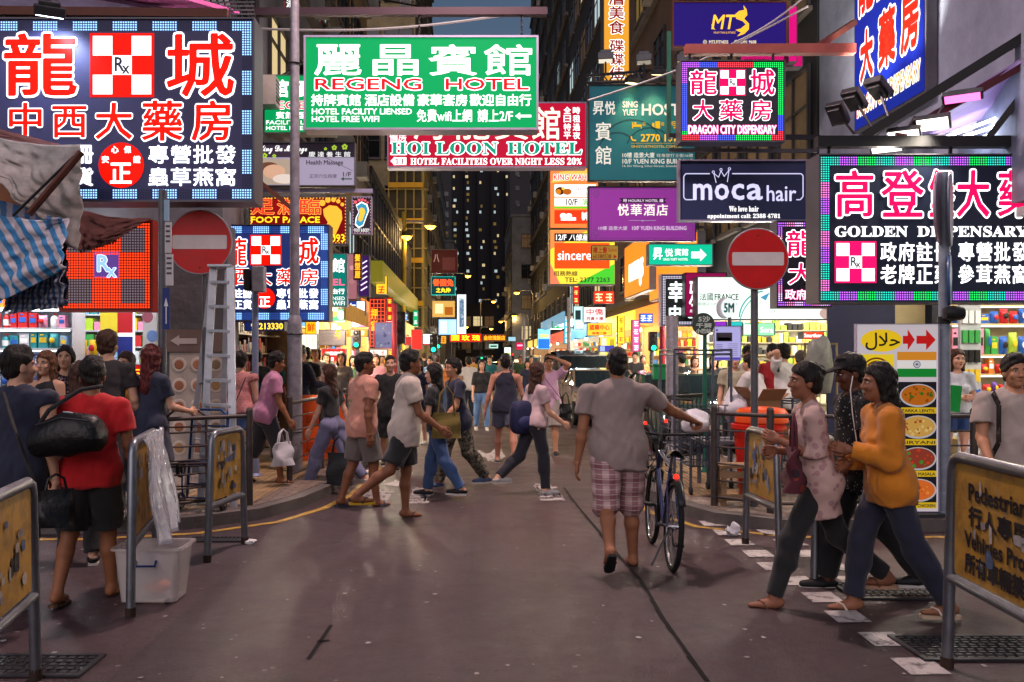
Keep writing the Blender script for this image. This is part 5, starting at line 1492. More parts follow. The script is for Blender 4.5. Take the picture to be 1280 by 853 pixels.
put_text(t, 'DRAGON CITY DISPENSARY', fn, uu(13.34) + .002, zz(5.31), uu(11.42) - .002, zz(5.59), em('#ff9a4a', 1.0), .004, w=.002)
def fq(u0, v0, u1, v1, m, d): p = fn(np.array([u0, u1, u1, u0]), np.array([v0, v0, v1, v1]), d); t.quad(*[Vector(x) for x in p.tolist()], m)
for i in range(3):
 for j in range(3):
  fq(uu(12.68) + i * .083, zz(6.8) + j * (zz(7.55) - zz(6.8)) / 3, uu(12.68) + (i + 1) * .083, zz(6.8) + (j + 1) * (zz(7.55) - zz(6.8)) / 3, wr if (i + j) % 2 == 0 else rd, .002)
t.build('lettering', None, r_)
# --- far signs
def small(name, label, box, Y, face, lit, items=(), frame=FRM, depth=.2):
 s = Sign(name, label, box, Y, face, depth, frame, .5, lit=lit)
 for it in items:
  if len(it) == 3: s.rect(*it[0], it[1], it[2])
  else: s.text(it[0], *it[1:5], it[5], it[6], w=.3)
 s.done()
small('restaurant_sign', 'far red lightbox with yellow characters across the street end', (562, 417, 602, 428), 60, '#c81e10', .8, (('園', 564, 419, 574, 426, '#ffe020', 1.6), ('玫', 577, 419, 587, 426, '#ffe020', 1.6), ('瑰', 590, 419, 600, 426, '#ffe020', 1.6)))
small('restaurant_sign', 'far brown lightbox with five orange characters beside the red one', (603, 418, 633, 427), 60.5, '#6a2a08', .6, (('金玫瑰飯店', 604.5, 419.5, 631.5, 425.5, '#ff9a20', 1.5),))
small('restaurant_sign', 'dark sign with red and yellow neon characters in a teal outline', (539, 346, 569, 369), 45, '#0a3a3a', .6, (('譽園兔', 541, 349, 567, 358, '#ff4a1a', 1.8), ('之丸仲', 545, 360, 563, 366, '#ffd020', 1.6)), frame=em('#1ac0b0', .9))
small('picture_board', 'food picture board with golden dishes below the teal outlined sign', (540, 376, 569, 397), 46, '#c89a4a', .7, (((544, 380, 554, 392), '#f0d8a0', 1.0), ((556, 384, 566, 394), '#a85a1a', .8)))
small('shop_sign', 'white vertical sign with faint blue characters on the left side', (571, 368, 583, 418), 50, '#d8e4f0', .9, (('健康護理集團', 574, 372, 580, 410, '#6a8aa8', .5),))
small('window_panel', 'pale blue glazed lightbox panel under the food picture board', (548, 399, 571, 419), 48, '#88c0e8', .9, (((550, 401, 559, 417), '#c0e4ff', 1.1), ((561, 401, 570, 417), '#a8d4f8', 1.1)))
small('notice_banner', 'maroon banner with a pale figure on the far left side', (539, 312, 572, 342), 52, '#4a1418', .3, (('八', 542, 318, 549, 328, '#c08a80', .6), ((553, 322, 569, 338), '#7a3a38', .3)))
small('shop_sign', 'plain red upright sign behind the pedestrians on the left', (514, 412, 528, 437), 32, '#e02820', .7, ())
small('shop_sign', 'red fascia sign with a white blue corner on the left pavement', (505, 421, 540, 432), 34, '#b81810', .6, (((529, 418, 540, 430), '#e8f0f8', 1.1),))
small('shop_sign', 'white sign with red characters over the right pavement', (729, 384, 757, 403), 30, '#e8dcd8', .85, (('中僑', 733, 386, 754, 394, '#c81830', .6), ('西黃大樓', 733, 396, 754, 401, '#b85060', .5)))
small('shop_sign', 'yellow orange sign with red characters below the white one', (734, 404, 765, 420), 29.5, '#f0b030', .85, (('國藥中心', 737, 406, 762, 413, '#d82818', .7), ('商場二樓', 740, 415, 758, 418.5, '#d85a18', .6)))
small('shop_sign', 'lime and yellow sign strip beside the parked van', (750, 421, 770, 434), 30.5, '#e8d820', .85, (((752, 423, 758, 432), '#f0f0b0', 1.1), ((762, 424, 768, 432), '#b8a018', .7)))
small('poster_board', 'bright poster of a person in teal and white above the van', (717, 383, 730, 412), 34, '#a8d8e0', .9, (((719, 388, 726, 400), '#2a4a50', .3), ((721, 402, 729, 410), '#f0f8f8', 1.2)))
small('advert_panel', 'tall cyan and blue advert panel on the right side street', (672, 411, 688, 437), 52, '#7ad0f0', .9, (((673, 424, 687, 436), '#1a6ac8', .9), ((675, 418, 686, 422), '#d8e870', 1.0)))
small('shop_sign', 'crimson sign with pink bars at the far end', (645, 428, 655, 438), 62, '#c81840', .7, (((646.5, 431, 653.5, 433), '#ff9ac0', 1.3),))
small('direction_sign', 'small pale green direction sign over the far carriageway', (611, 430, 623, 436), 70, '#a8d8c8', .7, (((613, 432, 621, 434), '#2a4a40', .3),))
small('direction_sign', 'small white board hanging over the far traffic', (630, 434, 639, 446), 66, '#d8e8e0', .9, (((631, 441, 638, 445), '#c8d830', 1.0),))
small('direction_sign', 'pale blue board high over the far carriageway', (635, 421, 645, 427), 66, '#9ac8d8', .6, ())
small('shop_sign', 'pink orange shop sign on the pavement above the green bin', (748, 432, 768, 440), 26, '#3a3a9a', .7, (((750, 433, 756, 439), '#8a9aff', 1.2),))
small('shop_sign', 'white and teal sign over the bright optician entrance', (928, 404, 968, 420), 15.6, '#8ad8a0', .8, (('Sora', 950, 409, 966, 416, WHT, 1.1), ((930, 406, 945, 418), '#f0fff0', 1.1)))
small('shop_sign', 'small red sign with white letters over the garment stand', (1003, 415, 1029, 424), 14.4, '#e8401a', .8, (('Smartfone', 1005, 417, 1027, 422, WHT, 1.2),))
small('shop_sign', 'purple strip sign behind the bus stop notice', (893, 402, 908, 408), 15.4, '#7a2aa8', .8, ())
small('shop_sign', 'teal strip sign over the bus stop notice', (908, 402, 928, 408), 15.5, '#2ab0b0', .7, ())
small('neon_sign', 'little red and yellow neon sign deep in the pharmacy entrance', (165, 456, 200, 492), 14.6, '#b01410', .6, (('足滿', 167, 461, 198, 475, '#ffb020', 1.7), ('00', 170, 478, 186, 488, '#ff5a20', 1.5), ((188, 480, 198, 488), '#38e060', 1.2)))
small('neon_sign', 'black and red signboard with white characters above the steel beam', (346, -6, 368, 12), 16, '#1a1414', .2, (('AGE', 347, 2, 357, 9, '#ff3020', 1.2), ('泳', 358, 0, 366, 10, WHT, 1.0)), FRMD)
small('neon_sign', 'rainbow neon flame sign above the lamp post', (380, -10, 402, 42), 19, '#7a1410', .4, (((384, 0, 392, 30), '#ff4a1a', 1.3), ((392, 14, 400, 38), '#28b0c8', 1.0), ((388, 24, 394, 38), '#ffc020', 1.4)), FRMD)
small('shop_sign', 'magenta panel behind the indigo fitness banner', (925, 62, 1003, 84), 14.6, '#c8106a', .5, (('荷里活商業中心', 930, 74, 968, 79, '#3a0a20', .2),))
small('banner', 'narrow hot pink banner at the edge of the corner wall', (985, 8, 996, 78), 14.4, '#d81078', .5, ())
def clutter(label, x0, y0, x1, y1, Y, face, marks, lit=.8, name='shop_sign'):
 s = Sign(name, label, (x0, y0, x1, y1), Y, face, .18, FRMD, .5, lit=lit)
 r_ = random.Random(x0 * 7 + y0)
 w, h = x1 - x0, y1 - y0
 n = max(2, int(max(w, h) / min(w, h)))
 for k in range(n):
  cx, cy_ = (x0 + w / 2, y0 + h * (k + .5) / n) if h > w else (x0 + w * (k + .5) / n, y0 + h / 2)
  q = min(w, h) * .32
  for b in (-1, 0, 1): s.line([(cx - q * r_.uniform(.6, 1), cy_ + b * q * .75), (cx + q * r_.uniform(.6, 1), cy_ + b * q * .75)], q * .28, marks, 1.2)
  s.line([(cx + q * r_.uniform(-.4, .4), cy_ - q), (cx + q * r_.uniform(-.3, .3), cy_ + q)], q * .3, marks, 1.2, .0026)
 s.done()
for a in (('red vertical sign with yellow characters beside the neon lattice', 483, 372, 491, 402, 27, '#a81414', '#ffd83a'), ('yellow box sign above the red vertical sign', 470, 345, 484, 368, 30, '#e8b828', '#b01818'), ('small blue white sign under the yellow fascia', 495, 392, 510, 401, 38, '#3a7ac8', '#ffffff'),
  ('green vertical sign near the scaffold foot', 516, 388, 523, 408, 44, '#109a5a', '#ffffff'), ('orange strip sign under the neon board', 434, 412, 460, 421, 21, '#f08a1a', '#fff0c0'), ('pink lightbox over the left crowd', 440, 398, 460, 409, 22, '#e87aa8', '#ffffff'),
  ('white strip with red characters above the orange strip', 462, 437, 484, 445, 24, '#f0e8d8', '#d02020'), ('yellow lit strip low above the far left crowd', 486, 438, 512, 446, 30, '#f0c040', '#a02a10'), ('cyan upright sign across from the pale van poster', 705, 395, 712, 430, 42, '#38b8d8', '#ffffff'),
  ('red upright sign left of the white right sign', 716, 352, 724, 380, 38, '#c01a20', '#ffe070'), ('green strip sign deep in the right street', 690, 402, 704, 411, 46, '#1aa860', '#ffffff'), ('yellow upright sign right of the lime strip', 772, 395, 781, 430, 27, '#f0c820', '#c02018'),
  ('pink vertical strip beside the red right pole', 790, 400, 800, 440, 23, '#d84a8a', '#ffffff'), ('red lantern coloured sign above the white right sign', 742, 364, 768, 380, 29, '#d83018', '#ffe8a0'), ('small blue sign by the green traffic light', 800, 392, 816, 404, 22, '#2a5ad0', '#ffffff'),
  ('orange red sign over the far right kerb', 694, 436, 708, 444, 44, '#e85a20', '#fff0c0'), ('amber lightbox left of the far red one', 543, 420, 558, 430, 55, '#e8a020', '#a81818')):
 clutter(*a[:6], a[6], a[7])
# ------------------------------------------------------------------ steel beams, wires, awnings overhead
def beam(label, a, b, w, m=RUST, cat='steel beam', name='steel_beam', hangers=()):
 r = thing(name, label, cat, Vector(a).lerp(Vector(b), .5))
 MB(m).bar(a, b, w, w).build('bar', None, r)
 for h in hangers:
  c = MB(STEELD)
  n = 7
  for k in range(n):
   z0 = h[0].z + (h[1].z - h[0].z) * k / n; z1 = h[0].z + (h[1].z - h[0].z) * (k + 1.15) / n
   o = .018 if k % 2 else 0
   c.tube([(h[0].x - .014 + o / 2, h[0].y + o, z0), (h[0].x + .014 - o / 2, h[0].y - o, z1)], .012, 6)
  c.build('chain', None, r)
 return r
beam('brown beam over the largest navy dispensary sign', P(-60, 14, 9.45), P(285, 18, 9.45), .09, hangers=[(P(px, 17, 9.45), P(px, 24, 9.45)) for px in (5, 138, 272)])
beam('dark purple beam carrying the large green hotel sign', P(205, 16, 13.1), P(684, 15, 13.1), .11, mat('#33222c', .5, .3, name='dark beam'), hangers=[(P(px, 17, 13.1), P(px, 46, 13.1)) for px in (524, 652)])
beam('pink painted beam over the small square LED sign', P(856, 63, 12.1), P(1068, 62, 12.1), .13, mat('#8a4a44', .5, .2, var=.2, name='pink beam'), hangers=[(P(px, 66, 12.1), P(px, 78, 12.1)) for px in (862, 914, 966)])
beam('black beam along the top of the widest LED sign', P(1020, 178, 9.85), P(1360, 178, 9.85), .12, BLACK, hangers=[(P(px, 184, 9.85), P(px, 194, 9.85)) for px in (1036, 1188)])
beam('pale tube below the massage sign', P(290, 238, 13.3), P(466, 239, 13.3), .06, FRML)
beam('red slanting brace of the pink beam', P(1020, 60, 12.2), P(1068, 28, 12.9), .08, RUST)
beam('dark tube crossing above the navy hair salon banner', P(836, 170, 12.3), P(1024, 172, 12.3), .06, FRMD)
beam('thin tube under the small square LED sign', P(836, 188, 12.8), P(1022, 189, 12.8), .05, STEELD)
beam('green upright tube left of the small square LED sign', P(836, 40, 13.6), P(836, 175, 13.6), .06, mat('#2a5a4a', .5, .3, name='green tube'))
beam('rusty slanting brace behind the navy dispensary LED sign', P(322, 225, 12.9), P(366, 262, 12.95), .06, RUST)
beam('black long truss rod rising to the right over the snack shop', P(1078, 172, 9.9), P(1330, 15, 9.6), .10, BLACK)
beam('maroon truss rod under the purple canopy', P(1120, 172, 9.9), P(1330, 52, 9.6), .09, mat('#4a1a24', .5, .3, name='maroon'))
beam('short black strut in front of the purple canopy', P(1236, 172, 9.85), P(1290, 102, 9.7), .07, BLACK)
for lab, a, b, w in (('white cable stretched in front of the tall tenement', P(316, 36, 14), P(640, 18, 14), .02), ('thin white wire above the teal hostel banner', P(735, 126, 13.2), P(1010, 8, 13.2), .015), ('pale wire crossing the indigo fitness banner', P(900, 62, 13.1), P(1035, -30, 13.1), .015),
     ('dark wire hanging over the street from the left roofs', P(430, -10, 18), P(690, 22, 18), .02), ('black cable above the red foot massage sign', P(300, 120, 13.5), P(440, 30, 16), .018)):
 o = MB(mat('#a8a8a8' if 'white' in lab or 'pale' in lab else '#1a1a1a', .5, var=0, name='cable'))
 o.tube([Vector(a).lerp(Vector(b), k / 10) - Vector((0, 0, .12 * math.sin(math.pi * k / 10))) for k in range(11)], w, 5)
 tag(o.build('cable', None), lab, 'cable', 'cables over the street')
# sign supports from the walls
for lab, a, b in (('steel bracket tying the widest LED sign to the corner wall', P(1350, 215, 10.1), Vector((RX + .3, 10.1, PZ(215, 10.1)))), ('steel bracket tying the navy hair salon banner to the wall', P(1010, 205, 13.1), Vector((RX + .2, 13.1, PZ(205, 13.1)))), ('steel bracket tying the red hotel lightbox to the right facade', P(730, 132, 18.2), Vector((RX + .2, 18.2, PZ(132, 18.2)))),
    ('steel bracket tying the purple hotel banner to the facade', P(868, 236, 16.5), Vector((RX + .2, 16.5, PZ(236, 16.5)))), ('steel bracket tying the teal hostel banner to the facade', P(868, 108, 17.1), Vector((RX + .2, 17.1, PZ(108, 17.1)))), ('steel bracket tying the orange lightboxes to the facade', P(740, 284, 22.3), Vector((RX + .3, 22.3, PZ(284, 22.3)))),
    ('steel bracket holding the massage sign off the left facade', P(322, 226, 13.4), Vector((FX - .2, 13.4, PZ(226, 13.4))))):
 beam(lab, a, b, .06, STEELD, 'bracket', 'sign_bracket')
# lattice on the teal hostel banner
tr = thing('lattice_truss', 'thin steel lattice truss with clamped lamps on top of the teal hostel banner', 'truss', P(802, 104, 17))
m_ = MB(STEELD)
A, B, C_, D_ = P(733, 104, 17), P(872, 100, 17), P(733, 95, 17.1), P(872, 84, 17.1)
for a, b in ((A, B), (C_, D_)): m_.tube([a, b], .03, 6)
for k in range(10): m_.tube([A.lerp(B, k / 10), C_.lerp(D_, (k + .5) / 10)], .015, 5); m_.tube([C_.lerp(D_, (k + .5) / 10), A.lerp(B, (k + 1) / 10)], .015, 5)
m_.build('lattice', None, tr)
def flood(label, c, aim, size=(.34, .14, .24), on=3., arm=None, energy=0, col='#fff2dc', spot=80):
 r = thing('floodlight', label, 'floodlight', c, 0, 'floodlights on the sign brackets')
 d = (Vector(aim) - Vector(c)).normalized()
 q = d.to_track_quat('Y', 'Z').to_matrix()
 MB(STEELD).obox(c, size, q).obox(Vector(c) - d * size[1] * .7, (size[0] * .7, size[1] * .5, size[2] * .7), q).build('housing', None, r, bevel=.01)
 MB(em(col, on)).obox(Vector(c) + d * (size[1] / 2 + .004), (size[0] * .85, .006, size[2] * .85), q).build('lamp_glass', None, r)
 if arm is not None: MB(STEELD).tube([Vector(c), Vector(arm)], .018, 6).build('bracket_arm', None, r)
 if energy:
  L = bpy.data.lights.new('floodlight_lamp', 'SPOT'); L.energy = energy; L.color = srgb(col); L.spot_size = R(spot); L.spot_blend = .6; L.shadow_soft_size = .12
  o = bpy.data.objects.new('floodlight_lamp', L); COL.objects.link(o); o.parent = r
  o.location = d * (size[1] / 2 + .03); o.rotation_euler = d.to_track_quat('-Z', 'Y').to_euler()
 return r
wp = lambda y, z: Vector((RX - .2, y, z))
flood('grey floodlight nearest the pink beam, aimed at the blue wall panel', P(1047, 142, 12.2), wp(12.9, 6.2), (.24, .1, .34), arm=P(1068, 168, 12.2), energy=200)
flood('middle grey floodlight aimed up at the blue wall panel', P(1068, 124, 11.9), wp(12.4, 6.4), (.24, .1, .34), arm=P(1090, 160, 11.7), energy=200)
flood('grey floodlight in front of the blue panel lettering', P(1098, 110, 11.4), wp(11.8, 6.6), (.24, .1, .36), arm=P(1112, 150, 11.2), energy=240)
for i, (px, py, Y, lab) in enumerate(((1166, 153, 9.75, 'white floodlight hanging farthest along the canopy edge'), (1130, 168, 9.9, 'white floodlight hanging nearest the beam corner'), (1108, 181, 10.1, 'white floodlight half hidden behind the black beam'))):
 flood(lab, P(px, py, Y), P(px - 5, py + 60, Y - .3), (.36, .06, .2), 4, arm=P(px + 14, py - 22, Y), energy=160, spot=140)
flood('pink tube floodlight under the purple canopy', P(1203, 120, 9.6), P(1200, 200, 9.3), (.4, .06, .14), 2.0, col='#ff6ac0')
flood('bright floodlight above the largest navy dispensary sign', P(62, 14, 9.1), P(62, 120, 9.4), (.3, .1, .16), 9, arm=P(70, 4, 9.4), energy=40, spot=150, col='#d8e8ff')
flood('small warm lamp on the lattice left of the tall orange sign', P(757, 72, 16.9), P(757, 140, 16.8), (.3, .14, .2), 0.6, arm=P(757, 95, 17))
flood('black clamp lamp on the lattice truss middle', P(805, 74, 16.9), P(805, 140, 16.8), (.3, .14, .2), 0.2, arm=P(805, 95, 17))
flood('black clamp lamp at the lattice end by the LED sign', P(856, 74, 16.9), P(856, 140, 16.8), (.3, .14, .2), 0.2, arm=P(850, 92, 17))
flood('warm lamp glowing below the tall orange sign', P(790, 101, 16.8), P(786, 150, 16.9), (.26, .1, .14), 6, col='#ffd890', energy=30, arm=P(790, 98, 17.1))
flood('warm lamp beside the indigo banner foot', P(823, 90, 16.6), P(818, 150, 16.9), (.26, .1, .14), 5, col='#ffd890', energy=25, arm=P(830, 80, 17))
# fabric roof at the upper left, canopy at the right
def slab(name, label, cat, pts, m, t=.05):
 v = [Vector(p) for p in pts]
 n = (v[1] - v[0]).cross(v[2] - v[0]).normalized() * t
 b = MB(m); k = len(v)
 b.add(v + [p + n for p in v], [tuple(range(k))[::-1], tuple(range(k, 2 * k))] + [(i, (i + 1) % k, (i + 1) % k + k, i + k) for i in range(k)])
 return tag(b.build(name, None, fixn=True), label, cat)
slab('fabric_roof', 'lilac and pink fabric roof above the largest navy dispensary sign', 'awning', [P(-80, -6, 9.8), P(100, -4, 9.8), P(235, 20, 10.6), P(-80, 22, 10.6)], mat('#8a7a9c', .7, var=.2, name='lilac fabric'))
slab('fabric_roof', 'pink fabric slope beside the lilac roof', 'awning', [P(104, -8, 9.8), P(205, -8, 9.8), P(300, 19, 11.6), P(150, 19, 11.0)], mat('#c05a9c', .7, var=.2, name='pink fabric'))
o = MB(STEELD)
for k in range(14):
 a = P(205 + k * 8, -6, 11.2); b = P(215 + k * 8, 22, 11.6); o.bar(a, b, .02)
for k in range(5): o.bar(P(200, -2 + k * 5, 11.3), P(318, -2 + k * 5, 11.3), .018)
tag(o.build('steel_mesh_gate', None), 'dark steel mesh frame above the right corner of the largest sign', 'mesh frame')
PCN = mat('#a48cc4', .6, var=.15, vs=1, name='purple canopy')
slab('canopy', 'purple canopy sheet sloping up to the right over the snack shop', 'canopy', [P(1125, 171, 9.95), P(1330, 46, 9.5), P(1330, 112, 10.3), P(1182, 166, 10.4)], PCN)
slab('canopy', 'white soffit panel below the purple canopy sheet', 'canopy', [P(1184, 166, 10.42), P(1340, 104, 10.32), P(1340, 182, 10.8), P(1150, 182, 10.8)], mat('#d8d4e4', .6, var=.1, name='soffit'))
for k, lab in enumerate(('upper white tube lamp in the soffit over the snack shop', 'middle white tube lamp in the soffit over the snack shop', 'lower white tube lamp in the soffit over the snack shop')):
 tag(MB(em('#eef4ff', 9, True)).bar(P(1176 + k * 8, 174 + k * 4, 10.2), P(1310, 124 + k * 12, 10.0), .03).build('tube_lamp', None), lab, 'tube lamp', 'tube lamps of the soffit')
# canopy on the right, far
cn = thing('canopy', 'white and blue shop canopy over the far right pavement', 'canopy', (4.9, 47, 3.4))
MB(mat('#c8d4d8', .5, name='canopy white')).box(4.3, 40.6, 3.5, 6.0, 54, 3.62).build('roof_slab', None, cn)
MB(em('#7ab8d8', .5)).box(4.22, 40.6, 3.3, 4.3, 54, 3.85).build('fascia', None, cn)
MB(em('#e8f4ff', 5, True)).box(4.6, 41, 3.44, 5.4, 53.5, 3.49).build('ceiling_light', None, cn)
aw = thing('awning', 'yellow shop awning lit from below behind the lamp post', 'awning', (-3.0, 18.8, 2.6))
MB(mat('#d09a18', .7, var=.15, name='yellow canvas')).add([(-3.4, 16.9, 3.05), (-3.4, 20.7, 3.05), (-2.45, 20.7, 2.72), (-2.45, 16.9, 2.72), (-3.4, 16.9, 3.09), (-3.4, 20.7, 3.09), (-2.45, 20.7, 2.76), (-2.45, 16.9, 2.76)], [(0, 1, 2, 3), (7, 6, 5, 4), (0, 4, 5, 1), (1, 5, 6, 2), (2, 6, 7, 3), (3, 7, 4, 0)]).build('canvas', None, aw, fixn=True)
MB(mat('#d8a020', .7, name='yellow canvas')).box(-2.46, 16.9, 2.42, -2.43, 20.7, 2.75).build('valance', None, aw)
MB(em('#ffe0a0', 7, True)).box(-3.2, 17.2, 2.70, -2.9, 20.4, 2.735).build('lamp', None, aw)
# tarpaulins at the market stall, upper left
from mathutils import noise as mnoise
def tarp(name, label, TL, TR, BR, BL, Y0, Y1, m, amp=.05, fr=3, nu=48, nv=36, seed=0, sag=0, belly=0.):
 rr = random.Random(seed); ph = [rr.uniform(0, 6) for _ in range(6)]
 def fn(u, v):
  px = (TL[0] * (1 - u) + TR[0] * u) * (1 - v) + (BL[0] * (1 - u) + BR[0] * u) * v
  py = (TL[1] * (1 - u) + TR[1] * u) * (1 - v) + (BL[1] * (1 - u) + BR[1] * u) * v + sag * math.sin(math.pi * u) * (1 - v * .4)
  Y = Y0 * (1 - v) + Y1 * v
  q_ = Vector((u * 5, v * 5, seed * 7.1)); amp_n = mnoise.noise(q_) * .6 + mnoise.noise(q_ * 2.3) * .4 + abs(mnoise.noise(q_ * 1.3 + Vector((3, 1, 2)))) * .7
  d = amp * (1.6 * amp_n + .6 * math.sin(fr * 6.28 * u + ph[0] + 3 * v) * .6 + math.sin(fr * 9.1 * u * (.6 + v) + ph[1]) * .4 + .5 * math.sin(7 * v + 5 * u + ph[2])) * (.35 + .65 * v) - belly * math.sin(math.pi * u) * v
  return P(px, py, Y) + Vector((.35 * d, d, .5 * d))
 o = MB(m).sheet(fn, nu, nv).build(name, None, smooth=80)
 s_ = o.modifiers.new('thickness', 'SOLIDIFY'); s_.thickness = .006
 return tag(o, label, 'tarpaulin', 'tarpaulins of the market stall')
def burlap(nt, b, v):
 n = noise(nt, v, 5, 6, .75); n2 = noise(nt, v, 160, 3)
 wv = nd(nt, 'ShaderNodeTexWave', i_Scale=26., bands_direction='Z'); nt.links.new(v, wv.inputs['Vector'])
 c = mixc(nt, ramp(nt, n, .3, .7), '#8d8783', '#5c5855')
 c = mixc(nt, ramp(nt, n2, .45, .8, 0, .6), c, '#8d8078')
 nt.links.new(c, b.inputs['Base Color']); bump(nt, b, mathn(nt, 'ADD', n2, mathn(nt, 'MULTIPLY', wv.outputs[1], .5)), .5, .01)
def stripes(c1, c2, ang, sc, nm, plaid=False):
 def f(nt, b, v):
  mp = nd(nt, 'ShaderNodeMapping'); mp.inputs['Rotation'].default_value = (0, R(ang), 0); nt.links.new(v, mp.inputs[0])
  se = nd(nt, 'ShaderNodeSeparateXYZ'); nt.links.new(mp.outputs[0], se.inputs[0])
  s1 = ramp(nt, mathn(nt, 'SINE', mathn(nt, 'MULTIPLY', se.outputs[0], sc)), -.15, .15)
  c = mixc(nt, s1, c1, c2)
  if plaid:
   s2 = ramp(nt, mathn(nt, 'SINE', mathn(nt, 'MULTIPLY', se.outputs[2], sc)), -.15, .15)
   c = mixc(nt, mathn(nt, 'MULTIPLY', s2, .5), c, plaid if isinstance(plaid, str) else c2)
  n = noise(nt, v, 3, 5)
  c = mixc(nt, ramp(nt, n, .35, .75, 0, .45), c, '#2a2a30')
  nt.links.new(c, b.inputs['Base Color']); bump(nt, b, noise(nt, v, 200, 2), .3, .005)
 return nodemat(nm, f, .75)
tarp('tarpaulin', 'grey brown burlap tarp hanging down to a point in front of the navy sign', (-40, 160), (101, 181), (97, 314), (-40, 196), 8.9, 8.5, nodemat('burlap', burlap, .9), .06, 2, seed=1, sag=9)
tarp('tarpaulin', 'maroon edged tarp sagging over the market stall roof', (-40, 152), (62, 178), (100, 190), (-40, 178), 9.1, 8.95, mat('#4a2420', .85, var=.25, bump=.2, name='maroon cloth'), .02, 2, seed=2)
tarp('tarpaulin', 'blue and grey striped tarp folded along the stall edge', (-40, 258), (83, 275), (79, 336), (-40, 392), 8.5, 8.15, stripes('#b0a8b0', '#2274a8', 38, 62, 'blue stripes'), .07, 2, seed=3, sag=7)
tarp('tarpaulin', 'dark blue striped upper fold of the stall tarp', (-40, 240), (40, 262), (83, 276), (-40, 330), 8.75, 8.45, stripes('#7a7480', '#1a4e78', 20, 55, 'dark blue stripes'), .04, 2, seed=4)
tarp('tarpaulin', 'brown fringed cloth draped over the red LED pharmacy sign', (95, 261), (189, 273), (146, 300), (99, 314), 10.9, 10.7, mat('#5b3a38', .9, var=.25, vs=8, bump=.5, bs=120, name='brown cloth'), .03, 3, seed=5, sag=5)
tarp('tarpaulin', 'white blue plaid cloth hanging below the striped tarp', (3, 326), (80, 322), (78, 386), (6, 388), 8.45, 8.4, stripes('#a8aab4', '#2c4a78', 0, 130, 'plaid cloth', '#26365a'), .05, 2, seed=6, sag=3)
tarp('tarpaulin', 'dark folded cloth edge beside the plaid cloth', (70, 300), (84, 296), (84, 374), (72, 384), 8.6, 8.5, mat('#2c2636', .85, var=.2, name='dark cloth'), .02, 2, seed=7)
fr_ = MB(mat('#3a2624', .9, name='fringe'))
for k in range(26):
 a = P(100 + k * 1.8, 312 - k * .55, 10.68); fr_.tube([a, a + Vector((.01, 0, -.05))], .006, 4)
tag(fr_.build('fringe', None), 'short dark fringe along the brown cloth edge', 'fringe')
for lab, a, b, w, m in (('slanting brown pole holding up the burlap tarp', P(36, 268, 8.3), P(102, 190, 8.4), .035, RUST), ('thin black pole beside the slanting brown pole', P(16, 270, 8.4), P(92, 196, 8.5), .014, BLACK)):
 tag(MB(m).tube([a, b], w, 8).build('stall_pole', None), lab, 'pole')
tag(MB(mat('#8a5a40', .9, var=.3, bump=.4, name='stall wall')).obox(P(22, 240, 9.3), (.75, .1, .7)).build('hardboard_sheet', None), 'peeling tan panel behind the burlap tarp', 'panel')
for i in range(3):
 tag(MB(stripes('#b0b4b8', '#4a6a6a', 0, 150, 'checked bag', '#5a3a3a')).obox(P(24 + i * 11, 268 - i * 3, 8.8), (.12, .12, .15), Matrix.Rotation(.2 * i, 3, 'Z')).build('checked_bag', None, bevel=.02), ('checked bag leaning outermost on the stall roof', 'checked bag in the middle on the stall roof', 'checked bag next to the poles on the stall roof')[i], 'bag', 'checked bags on the stall roof')
# ------------------------------------------------------------------ poles and road signs
POLEG = mat('#5c5d62', .5, .5, var=.25, vs=8, bump=.1, name='grey pole')
def pole(name, label, cat, x, y, r, z1, m=POLEG, z0=KH, group='poles along the street', base=True):
 t = thing(name, label, cat, (x, y, z0), 0, group)
 MB(m).cyl((x, y, z0), (x, y, z1), r, r * .95, 14).build('pole', None, t, smooth=40)
 if base: MB(m).lathe((x, y, z0), [(r * 2.1, 0), (r * 2.1, .02), (r * 1.25, .05), (r * 1.2, .22), (r * 1.02, .24)], 14).build('base', None, t, smooth=40)
 return t
REDS = mat('#cc1014', .4, var=.12, vs=5, name='red sign face')
def noentry(name, label, px, py, rad_px, Y, polepx, top=None):
 t = thing(name, label, 'road sign', (PX(polepx, Y + .1), Y + .1, KH), 0, 'no entry signs')
 c = P(px, py, Y); r = rad_px * Y / F
 MB(REDS).lathe((c.x, c.y, c.z), [(r * .985, -.012), (r, -.006), (r, .006), (r * .9, .012)], 48, axis='y').build('disc', None, t, smooth=30)
 MB(mat('#8d8890', .5, .4, name='sign rim')).tube([c + Vector((math.cos(a) * r, .0, math.sin(a) * r)) for a in [2 * math.pi * k / 48 for k in range(48)]], .012, 6, closed=True).build('rim', None, t, smooth=60)
 bm_ = mat('#dccfcf', .45, var=.08, vs=6, name='white bar')
 MB(bm_).prism(rounded(-r * .86, -r * .22, r * .86, r * .22, r * .05, 3), lambda u, v, d: Vector((c.x + u, c.y - .013 - d, c.z + v)), .004, .0).build('bar', None, t, fixn=True)
 b = MB(STEELD)
 for dz in (-r * .8, r * .8): b.lathe((c.x, c.y - .014, c.z + dz), [(.008, 0), (.008, -.006), (.003, -.008)], 8, axis='y')
 b.build('bolt', None, t)
 MB(POLEG).cyl((PX(polepx, Y + .08), Y + .08, KH), (PX(polepx, Y + .08), Y + .08, top or c.z + r * .5), .040, .038, 14).build('pole', None, t, smooth=40)
 return t
noentry('no_entry_sign', 'red no entry disc on a grey pole in front of the pale optician lightbox', 947, 324, 37.5, 9.15, 943)
noentry('no_entry_sign', 'darker red no entry disc behind the ladder at the left corner', 250, 303, 39.5, 9.75, 257)
t = pole('sign_pole', 'thick grey pole with stacked white plates and a blue arrow plate', 'sign pole', PX(203, 8.85), 8.85, .042, PZ(238, 8.85))
